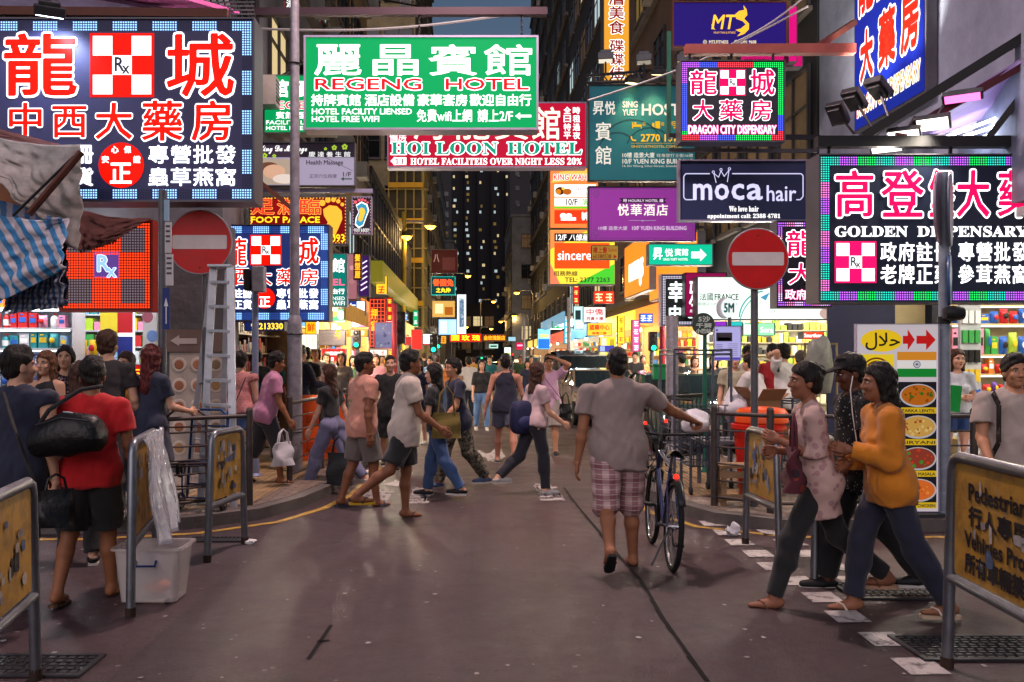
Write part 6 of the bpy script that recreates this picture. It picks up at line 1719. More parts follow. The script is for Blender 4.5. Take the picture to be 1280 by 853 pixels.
for (x0, y0, x1, y1, c, lab) in ((205, 250, 211, 276, '#8aa8c0', None), (206, 278, 214, 316, '#b8b4b8', None), (207, 318, 216, 357, '#c0bcc0', None), (203, 360, 212, 412, '#142a70', 'blue plate with white arrow')):
 a, b = P(x0, y1, 8.78), P(x1, y0, 8.78)
 pl = MB(mat(c, .5, var=.1, name='plate')).box(a.x, 8.78, a.z, b.x, 8.795, b.z)
 if c == '#142a70': pl.add([P(207.5, 372, 8.777), P(205, 383, 8.777), P(207, 383, 8.777), P(207, 405, 8.777), P(208.3, 405, 8.777), P(208.3, 383, 8.777), P(210.3, 383, 8.777)], [tuple(range(7))], WHITE)
 elif c != '#8aa8c0': [pl.box(a.x + .01, 8.776, b.z - .05 - k * .05, b.x - .012, 8.779, b.z - .03 - k * .05, mat('#4a4448', .6, var=0, name='print')) for k in range(4)]
 o = pl.build('sign_plate', None, t)
 if lab: o['label'] = lab
q = MB(BLACK)
for z in (PZ(500, 8.85), PZ(470, 8.85)): q.tube([(PX(203, 8.85) + .046 * math.cos(a), 8.85 + .046 * math.sin(a), z) for a in [k * .6283 for k in range(10)]], .006, 5, closed=True)
q.build('strap', None, t)
# lamp post with its luminaire above the junction
x_, y_ = PX(368.5, 12.1), 12.1
t = thing('lamp_post', 'tall pale street lamp post with a thick lower sleeve by the left kerb', 'lamp post', (x_, y_, KH))
LPM = mat('#8a8790', .5, .4, var=.3, vs=10, bump=.15, bs=30, name='worn grey paint')
MB(LPM).cyl((x_, y_, KH), (x_, y_, 2.15), .105, .10, 18).lathe((x_, y_, 2.15), [(.10, 0), (.095, .05), (.07, .12)], 18).build('sleeve', None, t, smooth=40)
MB(LPM).tube([(x_, y_, 2.2), (x_, y_, 9.0), (x_ + .15, y_ - .1, 9.5), (x_ + .7, y_ - .5, 9.8), (x_ + 2.0, y_ - 1.6, 9.9)], [.07, .055, .05, .045, .04], 14).build('pole', None, t, smooth=50)
MB(STEELD).obox((x_ + 2.4, y_ - 1.95, 9.9), (.8, .3, .14), Matrix.Rotation(R(-40), 3, 'Z')).build('lamp_head', None, t, bevel=.04)
MB(em('#ffe2c4', 8)).obox((x_ + 2.4, y_ - 1.95, 9.82), (.6, .22, .02), Matrix.Rotation(R(-40), 3, 'Z')).build('lamp_glass', None, t)
L = bpy.data.lights.new('street_lamp_light', 'SPOT'); L.energy = 1500; L.color = (1, .70, .66); L.spot_size = R(150); L.spot_blend = .7; L.shadow_soft_size = .35
o = bpy.data.objects.new('street_lamp_light', L); COL.objects.link(o); o.parent = t; o.location = (2.4, -1.95, 9.78 - KH)
q = MB(BLACK)
for z in (PZ(418, 12.1), PZ(80, 12.1), PZ(540, 12.1)): q.tube([(x_ + (.108 if z < 2.2 else .075) * math.cos(a), y_ + (.108 if z < 2.2 else .075) * math.sin(a), z) for a in [k * .524 for k in range(12)]], .01, 5, closed=True)
q.build('strap', None, t)
x_, y_ = PX(319, 11.6), 11.6
t = pole('traffic_light', 'pale blue traffic light post seen from behind, signal box at its top', 'traffic light', x_, y_, .045, PZ(352, 11.6), mat('#7f88a4', .5, .4, var=.2, name='blue grey paint'), group='traffic lights')
MB(mat('#8d8f98', .5, .3, var=.3, vs=9, name='signal box')).box(PX(318, 11.6), 11.45, PZ(366, 11.6), PX(333, 11.6), 11.62, PZ(334, 11.6)).build('signal_box', None, t, bevel=.015)
MB(BLACK).box(PX(307, 11.6), 11.47, PZ(364, 11.6), PX(316, 11.6), 11.68, PZ(337, 11.6)).build('signal_head', None, t, bevel=.02)
# right pole with edge-on discs
x_, y_ = PX(1180.5, 8.75), 8.75
t = pole('sign_pole', 'blue grey pole with two nearly edge on discs before the widest LED sign', 'sign pole', x_, y_, .055, PZ(216, 8.75), mat('#7c8694', .5, .1, var=.25, vs=7, name='blue grey steel'))
for (px, py, rz, rx_, m, nm) in ((1174, 260, 45, .045, mat('#b8a0b4', .3, .3, var=.3, vs=4, name='pale sign'), 'round_sign'), (1188, 262, 46, .03, mat('#6a7088', .4, var=.2, name='sign back'), 'round_sign'), (1187, 350, 32, .025, mat('#3a5a86', .4, var=.2, name='blue sign'), 'round_sign')):
 c = P(px, py, 8.7); h_ = rz * 8.7 / F
 MB(m).lathe((0, 0, 0), [(h_ * .98, -.012), (h_, 0), (h_ * .98, .012)], 32, axis='y').build(nm, None, t, local=True, smooth=30).matrix_local = Matrix.Translation(c - Vector((x_, y_, KH))) @ Matrix.Rotation(R(55 if px < 1180 else 59), 4, 'Z')
MB(BLACK).lathe((P(1192, 392, 8.65).x, 8.65, P(1192, 392, 8.65).z), [(.02, -.1), (.06, -.09), (.08, 0), (.06, .09), (.02, .1)], 16, axis='x').build('lamp_back', None, t, smooth=50)
MB(BLACK).cyl((x_, y_, PZ(405, 8.75)), (x_, y_, PZ(396, 8.75)), .064, seg=14).build('strap', None, t)
# other poles
RPOLE = mat('#8a1c2c', .5, .2, var=.2, name='red pole')
pole('red_pole', 'red pole carrying the pale poster board in the left street', 'pole', PX(493, 22), 22, .07, PZ(380, 22), RPOLE)
s = Sign('poster_board', 'pale blue marbled poster board on the red pole', (468, 403, 492, 436), 22, '#8a8ab4', .06, mat('#8a2a50', .5, name='board frame'), 1, lit=.35)
for k in range(14): s.disc(470 + rng.uniform(0, 18), 406 + rng.uniform(0, 26), rng.uniform(1, 2.6), rng.choice(('#c0c0d8', '#6a6a9c', '#b090b0', '#a8b0d0')), .35, .001 + k * .0002, seg=9)
s.done()
pole('red_pole', 'red pole at the right bay beside the green signal', 'pole', PX(828, 20), 20, .07, PZ(377, 20), RPOLE)
pole('grey_pole', 'stout grey pole behind the dark goldsmith board', 'pole', PX(840, 13.6), 13.6, .10, PZ(395, 13.6), LPM)
pole('grey_pole', 'tall thin pole rising by the podium building corner', 'pole', PX(505, 42), 42, .11, PZ(265, 42), mat('#b89a30', .5, .3, name='sodium lit pole'))  # yellow lamplight put into this grey pole's own colour
pole('grey_pole', 'slim grey pole at the far right kerb', 'pole', PX(711, 36), 36, .08, PZ(372, 36), LPM)
pole('grey_pole', 'slim pole among the far traffic on the right', 'pole', PX(655, 60), 60, .1, PZ(398, 60), LPM)
for px, Y, y0 in ((545, 46, 398), (558, 47, 400), (560, 44, 398)): pass
def tlight(label, px, py, Y, lit, h=28, z0=KH):
 t = thing('traffic_light', label, 'traffic light', (PX(px, Y), Y, z0), 0, 'traffic lights')
 MB(POLEG).cyl((PX(px, Y), Y + .12, z0), (PX(px, Y), Y + .12, PZ(py - h / 2, Y)), .05, seg=10).build('pole', None, t)
 k = Y / F
 a, b = P(px - h * .22, py + h / 2, Y), P(px + h * .22, py - h / 2, Y)
 MB(BLACK).box(a.x, Y - .1, a.z, b.x, Y + .08, b.z).build('signal_head', None, t, bevel=.02)
 r = h * .13 * k
 for i, c in enumerate(('red', 'amber', 'green')):
  z = a.z + (b.z - a.z) * (.83 - .33 * i)
  m = {'green': em('#18f0a0', 3.5), 'red': em('#ff2a20', 3.), 'amber': BLACK}[c] if c == lit else mat('#1a1210', .3, var=0, name='unlit lens')
  MB(m).lathe((PX(px, Y), Y - .104, z), [(r, 0), (r * .8, -.012), (r * .3, -.02)], 14, axis='y').build('lens', None, t)
  MB(BLACK).tube([(PX(px, Y) + r * 1.15 * math.cos(q), Y - .14, z + r * 1.15 * math.sin(q)) for q in [math.pi * j / 8 for j in range(9)]], .012, 5).build('visor', None, t)
tlight('traffic light showing green beside the red pole on the right', 816, 427, 20.5, 'green', 24)
tlight('pedestrian signal showing green above the left crowd', 446, 424, 20.2, 'green', 22)
tlight('dark traffic light behind the red pole on the left', 498, 410, 22.6, None, 40)
tlight('traffic light showing green in front of the scaffold foot', 542, 430, 27, 'green', 22)
tlight('red and green signal by the red upright sign', 548, 428, 34, 'green', 16)
tlight('far green signal over the traffic', 602, 445, 55, 'green', 8)
tlight('far signal under the direction boards', 641, 446, 58, 'red', 8)
# sodium street lamps down the road
def slamp(label, px, py, Y, side, pw=.05, h=None):
 x = PX(px, Y); z = PZ(py, Y)
 px_ = x + side * 1.5
 t = thing('street_lamp', label, 'street lamp', (px_, Y, 0), 0, 'sodium street lamps')
 MB(POLEG).tube([(px_, Y, 0), (px_, Y, z - .2), (px_ - side * .2, Y, z + .25), (x + side * .3, Y, z + .22)], .07, 8).build('pole', None, t, smooth=50)
 MB(mat('#6a5a30', .5, .3, name='lamp hood')).lathe((x, Y, z), [(.32, 0), (.30, .08), (.18, .22), (.04, .28)], 14, ).build('hood', None, t, smooth=50)
 MB(em('#ffb028', 14)).sph((x, Y, z - .01), (.24, .24, .16), 12, 8).build('lamp_glass', None, t, smooth=60)
 L = bpy.data.lights.new('sodium_light', 'POINT'); L.energy = 150; L.color = (1, .6, .2); L.shadow_soft_size = .25
 o = bpy.data.objects.new('sodium_light', L); COL.objects.link(o); o.parent = t; o.location = (x - px_, 0, z - .35)
for a in (('domed sodium lamp hanging beside the bamboo scaffold', 538, 283, 45, -1), ('low sodium lamp on the thin pole by the podium', 508, 296, 42, -.3), ('sodium lamp before the dark tower, highest of the far ones', 585, 345, 78, -1), ('sodium lamp in front of the pale right tenement', 646, 366, 80, 1), ('far sodium lamp above the red restaurant lightbox', 617, 377, 100, -1), ('far sodium lamp just under the previous row', 626, 402, 110, 1),
  ('farthest sodium lamp low over the traffic', 614, 411, 120, -1), ('sodium lamp by the low right blocks', 643, 395, 92, 1), ('small sodium lamp beside the white vertical sign', 583, 409, 118, -1)): slamp(*a)
# ------------------------------------------------------------------ railings
RAIL = mat('#4a4340', .5, .5, var=.3, vs=9, bump=.1, name='railing paint')
def railing(label, pts, h=1.0, style='h', nbar=5, z0=KH):
 t = thing('railing', label, 'railing', (*pts[0], z0), 0, 'pedestrian railings along the kerb')
 for p in pts:
  MB(RAIL).cyl((*p, z0), (*p, z0 + h + .06), .038, seg=12).lathe((*p, z0 + h + .06), [(.038, 0), (.03, .02), (.008, .03)], 12).build('post', None, t, smooth=40)
 for a, b in zip(pts, pts[1:]):
  a, b = Vector((*a, 0)), Vector((*b, 0))
  q = MB(RAIL)
  q.tube([a + Vector((0, 0, z0 + h)), b + Vector((0, 0, z0 + h))], .022, 8)
  q.tube([a + Vector((0, 0, z0 + .1)), b + Vector((0, 0, z0 + .1))], .016, 8)
  if style == 'h':
   for k in range(1, nbar): q.tube([a + Vector((0, 0, z0 + .1 + (h - .1) * k / nbar)), b + Vector((0, 0, z0 + .1 + (h - .1) * k / nbar))], .010, 6)
  else:
   n = max(2, int((b - a).length / .11))
   for k in range(1, n): q.tube([a.lerp(b, k / n) + Vector((0, 0, z0 + .1)), a.lerp(b, k / n) + Vector((0, 0, z0 + h))], .010, 6)
  q.build('bar_panel', None, t, smooth=50)
railing('low railing in front of the ladder and folded trolleys', [(-3.12, 8.72), (-2.36, 9.33)], .95, 'h', 6)
railing('railing bending along the left kerb by the orange board', [(-2.28, 11.0), (-2.12, 12.4), (-1.98, 13.8), (-1.95, 15.4)], 1.0, 'h', 5)
railing('railing around the red bin and wooden stool on the right corner', [(2.56, 9.3), (3.0, 8.85), (3.72, 8.75)], .98, 'h', 5)
railing('railing between the menu banner and the snack shop', [(4.72, 8.8), (5.02, 8.8), (5.9, 8.85)], .98, 'h', 6)
railing('far railing at the end of the right parking bay', [(2.5, 12.6), (3.6, 13.6)], 1.0, 'v')
# ------------------------------------------------------------------ yellow barriers
def stickered(nt, b, v):
 n = noise(nt, v, 7, 6, .75)
 c = mixc(nt, ramp(nt, n, .45, .66), '#b0822a', '#7c5c26')
 c = mixc(nt, ramp(nt, noise(nt, v, 9, 7, .8), .60, .63, 0, .75), c, '#8d8480')
 c = mixc(nt, ramp(nt, noise(nt, v, 13, 7, .85), .64, .66, 0, .7), c, '#4a5468')
 c = mixc(nt, ramp(nt, noise(nt, v, 30, 6, .85), .58, .70, 0, .7), c, '#3a2c20')
 nt.links.new(c, b.inputs['Base Color'])
STK = nodemat('stickered yellow board', stickered, .55)
def barrier(label, A, B, h=1.05, zb=(.45, .98), face=1, txt=True, splay=.06, board=STK, seed=0):
 """A and B are the two feet; the board faces +X (face=1) or -X (face=-1)"""
 a, b = Vector((*A, 0)), Vector((*B, 0)); d = (b - a).normalized(); L_ = (b - a).length
 t = thing('pedestrian_barrier', label, 'barrier', a.lerp(b, .5), 0, 'yellow boarded barriers')
 nrm = Vector((d.y, -d.x, 0)); nrm = nrm if nrm.x * face > 0 else -nrm
 a1, b1 = a + d * splay * 1.2, b - d * splay * 1.2
 z = Vector((0, 0, 1))
 MB(STEEL).tube([a, a.lerp(a1, .5) + z * h * .5, a1 + z * (h - .08), a1 + d * .025 + z * (h - .02), a1 + d * .08 + z * h, b1 - d * .08 + z * h, b1 - d * .025 + z * (h - .02), b1 + z * (h - .08), b.lerp(b1, .5) + z * h * .5, b], .03, 12).build('tube_frame', None, t, smooth=50)
 f_ = lambda w: a.lerp(a1, w / h),
 za, zb_ = zb
 pa, pb = a.lerp(a1, za / h), b.lerp(b1, za / h)
 MB(STEEL).tube([pa + z * za, pb + z * za], .027, 12).build('lower_rail', None, t, smooth=50)
 for p in (a, b): MB(mat('#3a2c24', .7, .3, name='rusty foot')).cyl(p + z * .0, p + z * .06, .034, seg=12).build('foot_sleeve', None, t, smooth=40)
 u0, u1 = a1 + d * .03, b1 - d * .03
 bo = MB(board)
 bo.obox(u0.lerp(u1, .5) + z * ((za + h) / 2 + .005), ((u1 - u0).length, .012, (h - za) - .07), Matrix((d, d.cross(-z), z)).transposed() if False else Matrix([[d.x, -d.y, 0], [d.y, d.x, 0], [0, 0, 1]]))
 bo = bo.build('board', None, t)
 # lettering and stickers on the visible face
 tt = MB(); le = (u1 - u0).length; s0, sd = (u0, d) if (d.cross(z)).dot(nrm) > 0 else (u1, -d)
 fn = lambda U, S, dd: np.stack([s0.x + sd.x * U + nrm.x * (.009 + dd), s0.y + sd.y * U + nrm.y * (.009 + dd), za + .04 + S], 1)
 H_ = h - za - .09
 DK = mat('#241f22', .6, var=0, name='print')
 if txt:
  put_text(tt, 'Pedestrian Area', fn, .16, H_ * .72, le - .08, H_ * .88, DK, .001, w=.004)
  put_text(tt, '行人專用區', fn, .16, H_ * .49, le - .22, H_ * .68, DK, .001, w=.005)
  put_text(tt, 'Vehicles Prohibited', fn, .12, H_ * .29, le - .08, H_ * .44, DK, .001, w=.004)
  put_text(tt, '所有車輛禁止駛入', fn, .12, H_ * .06, le - .05, H_ * .25, DK, .001, w=.005)
 r_ = random.Random(seed)
 for k in range(30 if not txt else 9):
  u, v = r_.uniform(.03, le - .12), r_.uniform(.03, H_ - .1); w_, h_ = r_.uniform(.04, .11), r_.uniform(.03, .11)
  m = mat(r_.choice(('#a09a98', '#8a8488', '#b0a8a0', '#7a7678', '#4a5a78', '#2a2628')), .5, var=.3, vs=40, name='sticker')
  if k % 2: w_ *= .5
  n_ = 9; aa = np.arange(n_) * 2 * math.pi / n_; q_ = np.array([r_.uniform(.75, 1.1) for _ in aa]); cl = lambda z: np.sign(z) * np.abs(z) ** (.45 if k % 3 else .9)
  p = fn(u + w_ * (.5 + .5 * cl(np.cos(aa)) * q_), v + h_ * (.5 + .5 * cl(np.sin(aa)) * q_), .0016 + k * .0002)
  tt.add(p.tolist(), [tuple(range(n_))], m)
 tt.build('lettering', None, t)
 return t
barrier('yellow barrier at the left picture edge, covered in many stickers', (-2.28, 4.6), (-2.05, 3.45), face=1, txt=False, seed=1)
barrier('barrier wrapped in clear plastic sheet above the plastic tub', (-2.22, 5.72), (-2.46, 6.85), face=1, txt=False, seed=2, h=1.12)
barrier('narrow tilted barrier in front of the folded trolleys', (-2.18, 7.25), (-2.06, 7.98), face=1, txt=False, seed=3)
barrier('nearest right barrier with legible pedestrian area lettering', (2.58, 4.78), (2.48, 3.5), face=-1, txt=True, seed=4, h=1.16, zb=(.5, 1.1))
barrier('barrier with worn yellow board beside the right no entry pole', (2.50, 7.15), (2.47, 7.95), face=-1, txt=False, seed=5)
barrier('barrier hidden behind the walking women on the right', (2.52, 6.48), (2.88, 7.0), face=-1, txt=True, seed=6)
# clear plastic draped over the second left barrier
PLAS = mat('#c8ccd8', .12, var=0, alpha=.5, coat=1., bump=.8, bs=14, name='clear plastic')
def drape(u, v):
 a = Vector((-2.20, 5.76, 1.15)).lerp(Vector((-2.46, 6.85, 1.15)), u)
 n = Vector((1, .2, 0)).normalized()
 return a + n * (.045 + .12 * v + .028 * math.sin(17 * u + 5 * v) * (.3 + v) + .016 * math.sin(43 * u + 9 * v)) + Vector((.0, .03 * math.sin(8 * v + 3 * u), -.72 * v))
o = MB(PLAS).sheet(drape, 40, 24).build('plastic_sheet', None, smooth=40)
tag(o, 'crumpled clear plastic sheet draped over the barrier by the tub', 'plastic sheet')
o.modifiers.new('thickness', 'SOLIDIFY').thickness = .002
# clear storage tub
tb = thing('storage_tub', 'translucent plastic storage tub with a blue handle on the road', 'storage tub', (-2.22, 6.15, 0))
TUB = mat('#d8d0cc', .25, var=0, alpha=.42, coat=.3, name='translucent plastic')
q = MB(TUB); w0, w1, d0, d1, hh = .19, .225, .14, .165, .37
def ringp(w, d, z): return [(-2.22 + x, 6.15 + y, z) for x, y in rounded(-w, -d, w, d, .04, 4)]
n = len(ringp(1, 1, 0)); rs = [ringp(w0, d0, .012), ringp(w1, d1, hh), ringp(w1 + .02, d1 + .02, hh), ringp(w1 + .02, d1 + .02, hh + .015), ringp(w1 - .008, d1 - .008, hh + .012), ringp(w0 - .006, d0 - .006, .022)]
vs = sum(rs, []); fs = [(i * n + k, i * n + (k + 1) % n, (i + 1) * n + (k + 1) % n, (i + 1) * n + k) for i in range(5) for k in range(n)] + [tuple(range(n))[::-1], tuple(5 * n + k for k in range(n))]
q.add(vs, fs).build('tub_body', None, tb, smooth=35)
MB(mat('#1a3a7a', .4, name='blue handle')).tube([(-2.29, 5.99, .30), (-2.29, 5.96, .27), (-2.15, 5.96, .27), (-2.15, 5.99, .30)], .009, 8).build('handle', None, tb, smooth=50)
MB(mat('#1a1a22', .5, name='caster')).cyl((-2.36, 6.03, .02), (-2.33, 6.03, .02), .02, seg=10).cyl((-2.1, 6.03, .02), (-2.07, 6.03, .02), .02, seg=10).build('caster', None, tb)
tag(MB(mat('#c8653a', .7, name='orange cloth')).sph((-2.2, 6.15, .09), (.10, .07, .05), 12, 8).build('orange_bag', None, smooth=60), 'orange bag lying inside the plastic tub', 'bag')
tag(MB(mat('#a8a4b4', .4, var=.2, alpha=.7, name='grey plastic')).sph((-2.26, 6.17, .20), (.12, .09, .13), 12, 8).build('plastic_bag', None, smooth=60), 'pale plastic bag standing in the tub', 'bag')
# ------------------------------------------------------------------ ladder, trolleys, left corner
ALU = mat('#b8bcc4', .4, .25, var=.15, vs=8, name='aluminium')
ld = thing('step_ladder', 'tall aluminium step ladder standing behind the low railing', 'ladder', (PX(265, 9.6), 9.6, KH))
def ladder_side(b0, b1, t0, t1, nr, tread):
 for a, b in ((b0, t0), (b1, t1)): MB(ALU).bar(a, b, .035, .075, up=Vector((1, 0, 0))).build('rail', None, ld)
 for k in range(1, nr + 1):
  u = k / (nr + .6)
  MB(ALU).bar(b0.lerp(t0, u), b1.lerp(t1, u), tread, .03).build('tread', None, ld)
T0, T1 = P(267, 335, 9.62), P(288, 335, 9.5)
B0, B1 = Vector((PX(251, 9.35), 9.35, KH)), Vector((PX(292, 9.2), 9.2, KH))
ladder_side(B0, B1, T0, T1, 9, .09)
C0, C1 = Vector((PX(233, 10.2), 10.2, KH)), Vector((PX(276, 10.1), 10.1, KH))
for a, b in ((C0, T0 + Vector((-.03, .06, -.02))), (C1, T1 + Vector((-.05, .08, -.02)))): MB(ALU).bar(a, b, .03, .06, up=Vector((1, 0, 0))).build('rear_leg', None, ld)
for k in (2, 5): MB(ALU).bar(C0.lerp(T0, k / 8), C1.lerp(T1, k / 8), .04, .02).build('rear_stay', None, ld)
MB(ALU).obox((T0 + T1) / 2 + Vector((-.02, .05, .02)), (.26, .2, .03)).build('top_cap', None, ld, bevel=.008)
MB(STEELD).bar(B0.lerp(T0, .52), C0.lerp(T0, .50), .03, .012).build('spreader', None, ld)
def trolley(label, x, y, rz, tint):
 t = thing('hand_trolley', label, 'trolley', (x, y, KH), R(rz), 'folded hand trolleys')
 m = mat(tint, .45, .5, var=.3, name='trolley paint')
 q = MB(m)
 q.tube([(-.2, 0, .12), (-.2, .12, .95), (-.12, .13, 1.02), (.12, .13, 1.02), (.2, .12, .95), (.2, 0, .12)], .014, 8)
 for z in (.25, .45, .65, .85): q.tube([(-.2, z * .13, z), (.2, z * .13, z)], .010, 6)
 q.tube([(-.22, -.06, .12), (.22, -.06, .12), (.2, -.12, .5), (-.2, -.12, .5)], .012, 6, closed=True)
 q.build('tube_frame', None, t, local=True, smooth=50)
 for sx in (-.23, .23):
  for z in (.09, .42):
   w = MB(BLACK).tube([(sx, -.08 + .075 * math.cos(a), z + .075 * math.sin(a)) for a in [k * .5236 for k in range(12)]], .018, 8, closed=True).build('wheel', None, t, local=True, smooth=50)
   MB(mat('#8a7a6a', .5, .4, name='hub')).cyl((sx - .018, -.08, z), (sx + .018, -.08, z), .04, seg=10).build('hub', None, w, local=True)
 return t
trolley('rusty folded trolley with small wheels against the low railing', PX(232, 8.95), 8.98, 20, '#4a3a34')
trolley('blue framed folded trolley behind the rusty one', PX(254, 9.05), 9.12, -8, '#26406a')
pn = Vector((-4.2, 12, 0))
MB(mat('#57585a', .8, var=.3, vs=1.4, bump=.4, bs=12, name='grey plaster'))
w = thing('shop_pillar', 'grey plastered pillar with menu photos behind the ladder', 'pillar', (-3.77, 12.3, KH))
MB(mat('#55565a', .8, var=.35, vs=1.4, bump=.4, bs=12, name='grey plaster')).box(-4.22, 12.0, KH, -3.34, 12.6, 3.5).build('pillar', None, w)
MB(mat('#6a5a54', .6, var=.1, name='brown board')).box(PX(206, 11.95), 11.94, PZ(440, 11.95), PX(285, 11.95), 11.99, PZ(412, 11.95)).build('arrow_board', None, w)
av = [(213, 426), (224, 419), (224, 423), (246, 423), (246, 430), (224, 430), (224, 433)]
MB(mat('#b0a8a8', .5, var=0, name='white arrow')).add([P(x, y, 11.935) for x, y in av], [tuple(range(7))]).build('arrow', None, w, fixn=True)
me_ = MB(mat('#a49a92', .5, var=.15, vs=6, name='menu print')); me_.box(PX(212, 11.95), 11.95, PZ(580, 11.95), PX(284, 11.95), 11.985, PZ(441, 11.95))
for i in range(3):
 for j in range(5):
  c = P(224 + i * 23, 456 + j * 26, 11.945)
  me_.lathe((c.x, c.y, c.z), [(.10, 0), (.09, -.004)], 16, mat('#b8aca2', .5, name='plate print'), 'y'); me_.lathe((c.x, c.y - .005, c.z), [(.065, 0), (.05, -.003)], 12, mat(rng.choice(('#8a5a40', '#9a7a50', '#7a6a50', '#a06a4a')), .6, name='food print'), 'y')
me_.build('menu_poster', None, w)
ob = thing('orange_barrier', 'orange plastic barrier panel behind the left railing', 'barrier', (-2.2, 13.4, KH))
MB(mat('#d8561a', .5, var=.1, name='orange plastic')).box(-2.62, 13.3, KH, -1.92, 13.4, 1.12).build('panel', None, ob, bevel=.03)
MB(mat('#b03a10', .5, name='orange dark')).box(-2.5, 13.28, .3, -2.04, 13.299, .42).box(-2.5, 13.28, .7, -2.04, 13.299, .82).build('groove', None, ob)
# ------------------------------------------------------------------ halal banner
s = Sign('menu_banner', 'tall menu banner with curry photos, yellow oval script and an orange green flag', (1069, 405, 1173, 640), 8.72, '#d8ccd2', .03, FRML, .8, lit=.32)
s.disc(1101.5, 426, 26, '#e8c020', .55, .001, 14)
ARB = mat('#1c1a10', .5, var=0, name='print')
s.text('\uFEDD\uFEFC\uFEA3', 1081, 416, 1124, 438, ARB, w=.6, layer=2)
RDB = '#b81a1a'
s.poly([(1128, 420), (1134, 420), (1134, 412), (1143, 425), (1134, 438), (1134, 430), (1128, 430)], RDB, .6).poly([(1145, 420), (1157, 420), (1157, 412), (1169, 425), (1157, 438), (1157, 430), (1145, 430)], RDB, .6)
s.rect(1073, 443, 1117, 477, '#e8c828', .55)
for r_ in (6, 10, 14, 18): s.ring(1095, 466, r_, 2.2, '#8a4a1a', .35, 218, 322, 10)
s.text('Wi', 1075, 464, 1088, 474, KP, w=.6, layer=2).text('Fi', 1103, 464, 1113, 474, KP, w=.6, layer=2).disc(1095, 469, 3, '#8a3a1a', .35)
s.rect(1121, 440, 1170, 450.5, '#d88a2a', .5).rect(1121, 450.5, 1170, 461, '#e4e0dc', .5).rect(1121, 461, 1170, 471.5, '#1a8a34', .45).ring(1145.5, 455.7, 4.2, .8, '#1a2a7a', .4, n=24)
for k in range(12): s.line([(1145.5, 455.7), (1145.5 + 4 * math.cos(k * .5236), 455.7 + 4 * math.sin(k * .5236))], .4, '#1a2a7a', .4)
foods = [('#b8641a', '#8a4a10', '#2a6a20'), ('#c89a4a', '#d8b870', '#a84a20'), ('#8a3a2a', '#c83a1a', '#3a8a2a'), ('#d86a2a', '#e88a3a', '#c84a1a')]
caps = [('DHAL', 'TARKA LENTIL'), ('CHICKEN', 'BIRYANI'), ('ALOO', 'BHINDI MASALA'), ('PALAK', 'BUTTER CHICKEN')]
for j in range(4):
 y0 = 477.5 + j * 39.5
 for i in range(2):
  x0 = 1072 + i * 50
  s.rect(x0, y0, x0 + 48, y0 + 32, '#2c2a30', .25, .0008).disc(x0 + 25, y0 + 17, 23, '#c8c4c8', .4, .0014, 14.5).disc(x0 + 25, y0 + 16.5, 21, foods[j][0], .5, .002, 12.8)
  rr = random.Random(j * 2 + i)
  for k in range(26):
   a, q = rr.uniform(0, 6.28), rr.uniform(0, 1) ** .5
   s.disc(x0 + 25 + 18 * q * math.cos(a), y0 + 16.5 + 10.5 * q * math.sin(a), rr.uniform(.8, 2.6), rr.choice(foods[j]), .5, .0025 + k * .00006, seg=7)
  s.rect(x0, y0 + 32, x0 + 48, y0 + 39.5, '#d8b020', .5, .001).text(caps[j][i], x0 + (4 if i else 14), y0 + 34, x0 + (46 if i else 34), y0 + 38, KP, w=.25, layer=2)
r_ = s.done()
MB(STEELD).box(PX(1068, 8.75), 8.6, KH, PX(1174, 8.75), 8.9, PZ(640, 8.75)).build('stand_base', None, r_)
# bus stop post
bs = pole('bus_stop_post', 'green bus stop post with a round dark plate of route characters', 'bus stop', PX(881, 12), 12, .03, PZ(392, 12), mat('#1a5a4a', .5, .2, name='green post'))
c = P(879, 405.5, 11.95)
MB(mat('#2c3a38', .5, var=.15, name='dark plate')).lathe(c, [(.15, -.02), (.155, 0), (.15, .02)], 28, axis='y').build('round_plate', None, bs, smooth=30)
q = MB()
pf = lambda U, S, d: np.stack([(U - VX) * 11.92 / F, np.full_like(U, 11.925) - d, CAMZ + (VY + S) * 11.92 / F], 1)
for tx_, x0, y0, x1, y1 in (('5沙', 873, 395, 888, 403), ('千葵', 870, 404, 890, 410), ('小巴站', 870, 411, 889, 417)): put_text(q, tx_, pf, x0, -y1, x1, -y0, mat('#b8c8c0', .5, var=0, name='print'), w=.25)
q.build('lettering', None, bs)
bs = pole('bus_stop_post', 'slim post with an oval white route plate and a lavender notice', 'bus stop', PX(912, 12.1), 12.1, .025, PZ(372, 12.1), POLEG)
c = P(911, 385, 12.05)
MB(mat('#b8b8c0', .4, .2, name='plate back')).lathe(c + Vector((-.05, .05, 0)), [(.14, -.02), (.145, 0), (.14, .02)], 28, axis='y', sx=.75).build('round_plate', None, bs)
MB(em('#e8f4f0', .7)).lathe(c, [(.135, .01), (.135, -.01)], 28, axis='y', sx=.75).build('plate_face', None, bs)
q = MB(); put_text(q, '5M', lambda U, S, d: np.stack([(U - VX) * 12.03 / F, np.full_like(U, 12.037) - d, CAMZ + (VY + S) * 12.03 / F], 1), 905, -391, 918, -379, mat('#0a6a6a', .5, var=0, name='print'), w=.5); q.build('lettering', None, bs)
s = Sign('notice_board', 'lavender notice board with a photo on the slim bus stop post', (892, 408, 926, 451), 12.0, '#a8a4d8', .03, FRML, .6, lit=.5)
s.rect(895, 416, 915, 427, '#3a3440').rect(897, 422, 913, 426, '#8a8088').disc(896, 413, 1.2, '#2a1a5a')
for k in range(7): s.line([(895, 431 + k * 2.2), (903, 431 + k * 2.2)], .6, '#5a5078'); s.line([(910, 430 + k * 2.4), (922, 430 + k * 2.4)], .5, '#6a6088')
s.rect(893, 447, 925, 450, '#5a4ab8', .5).done()
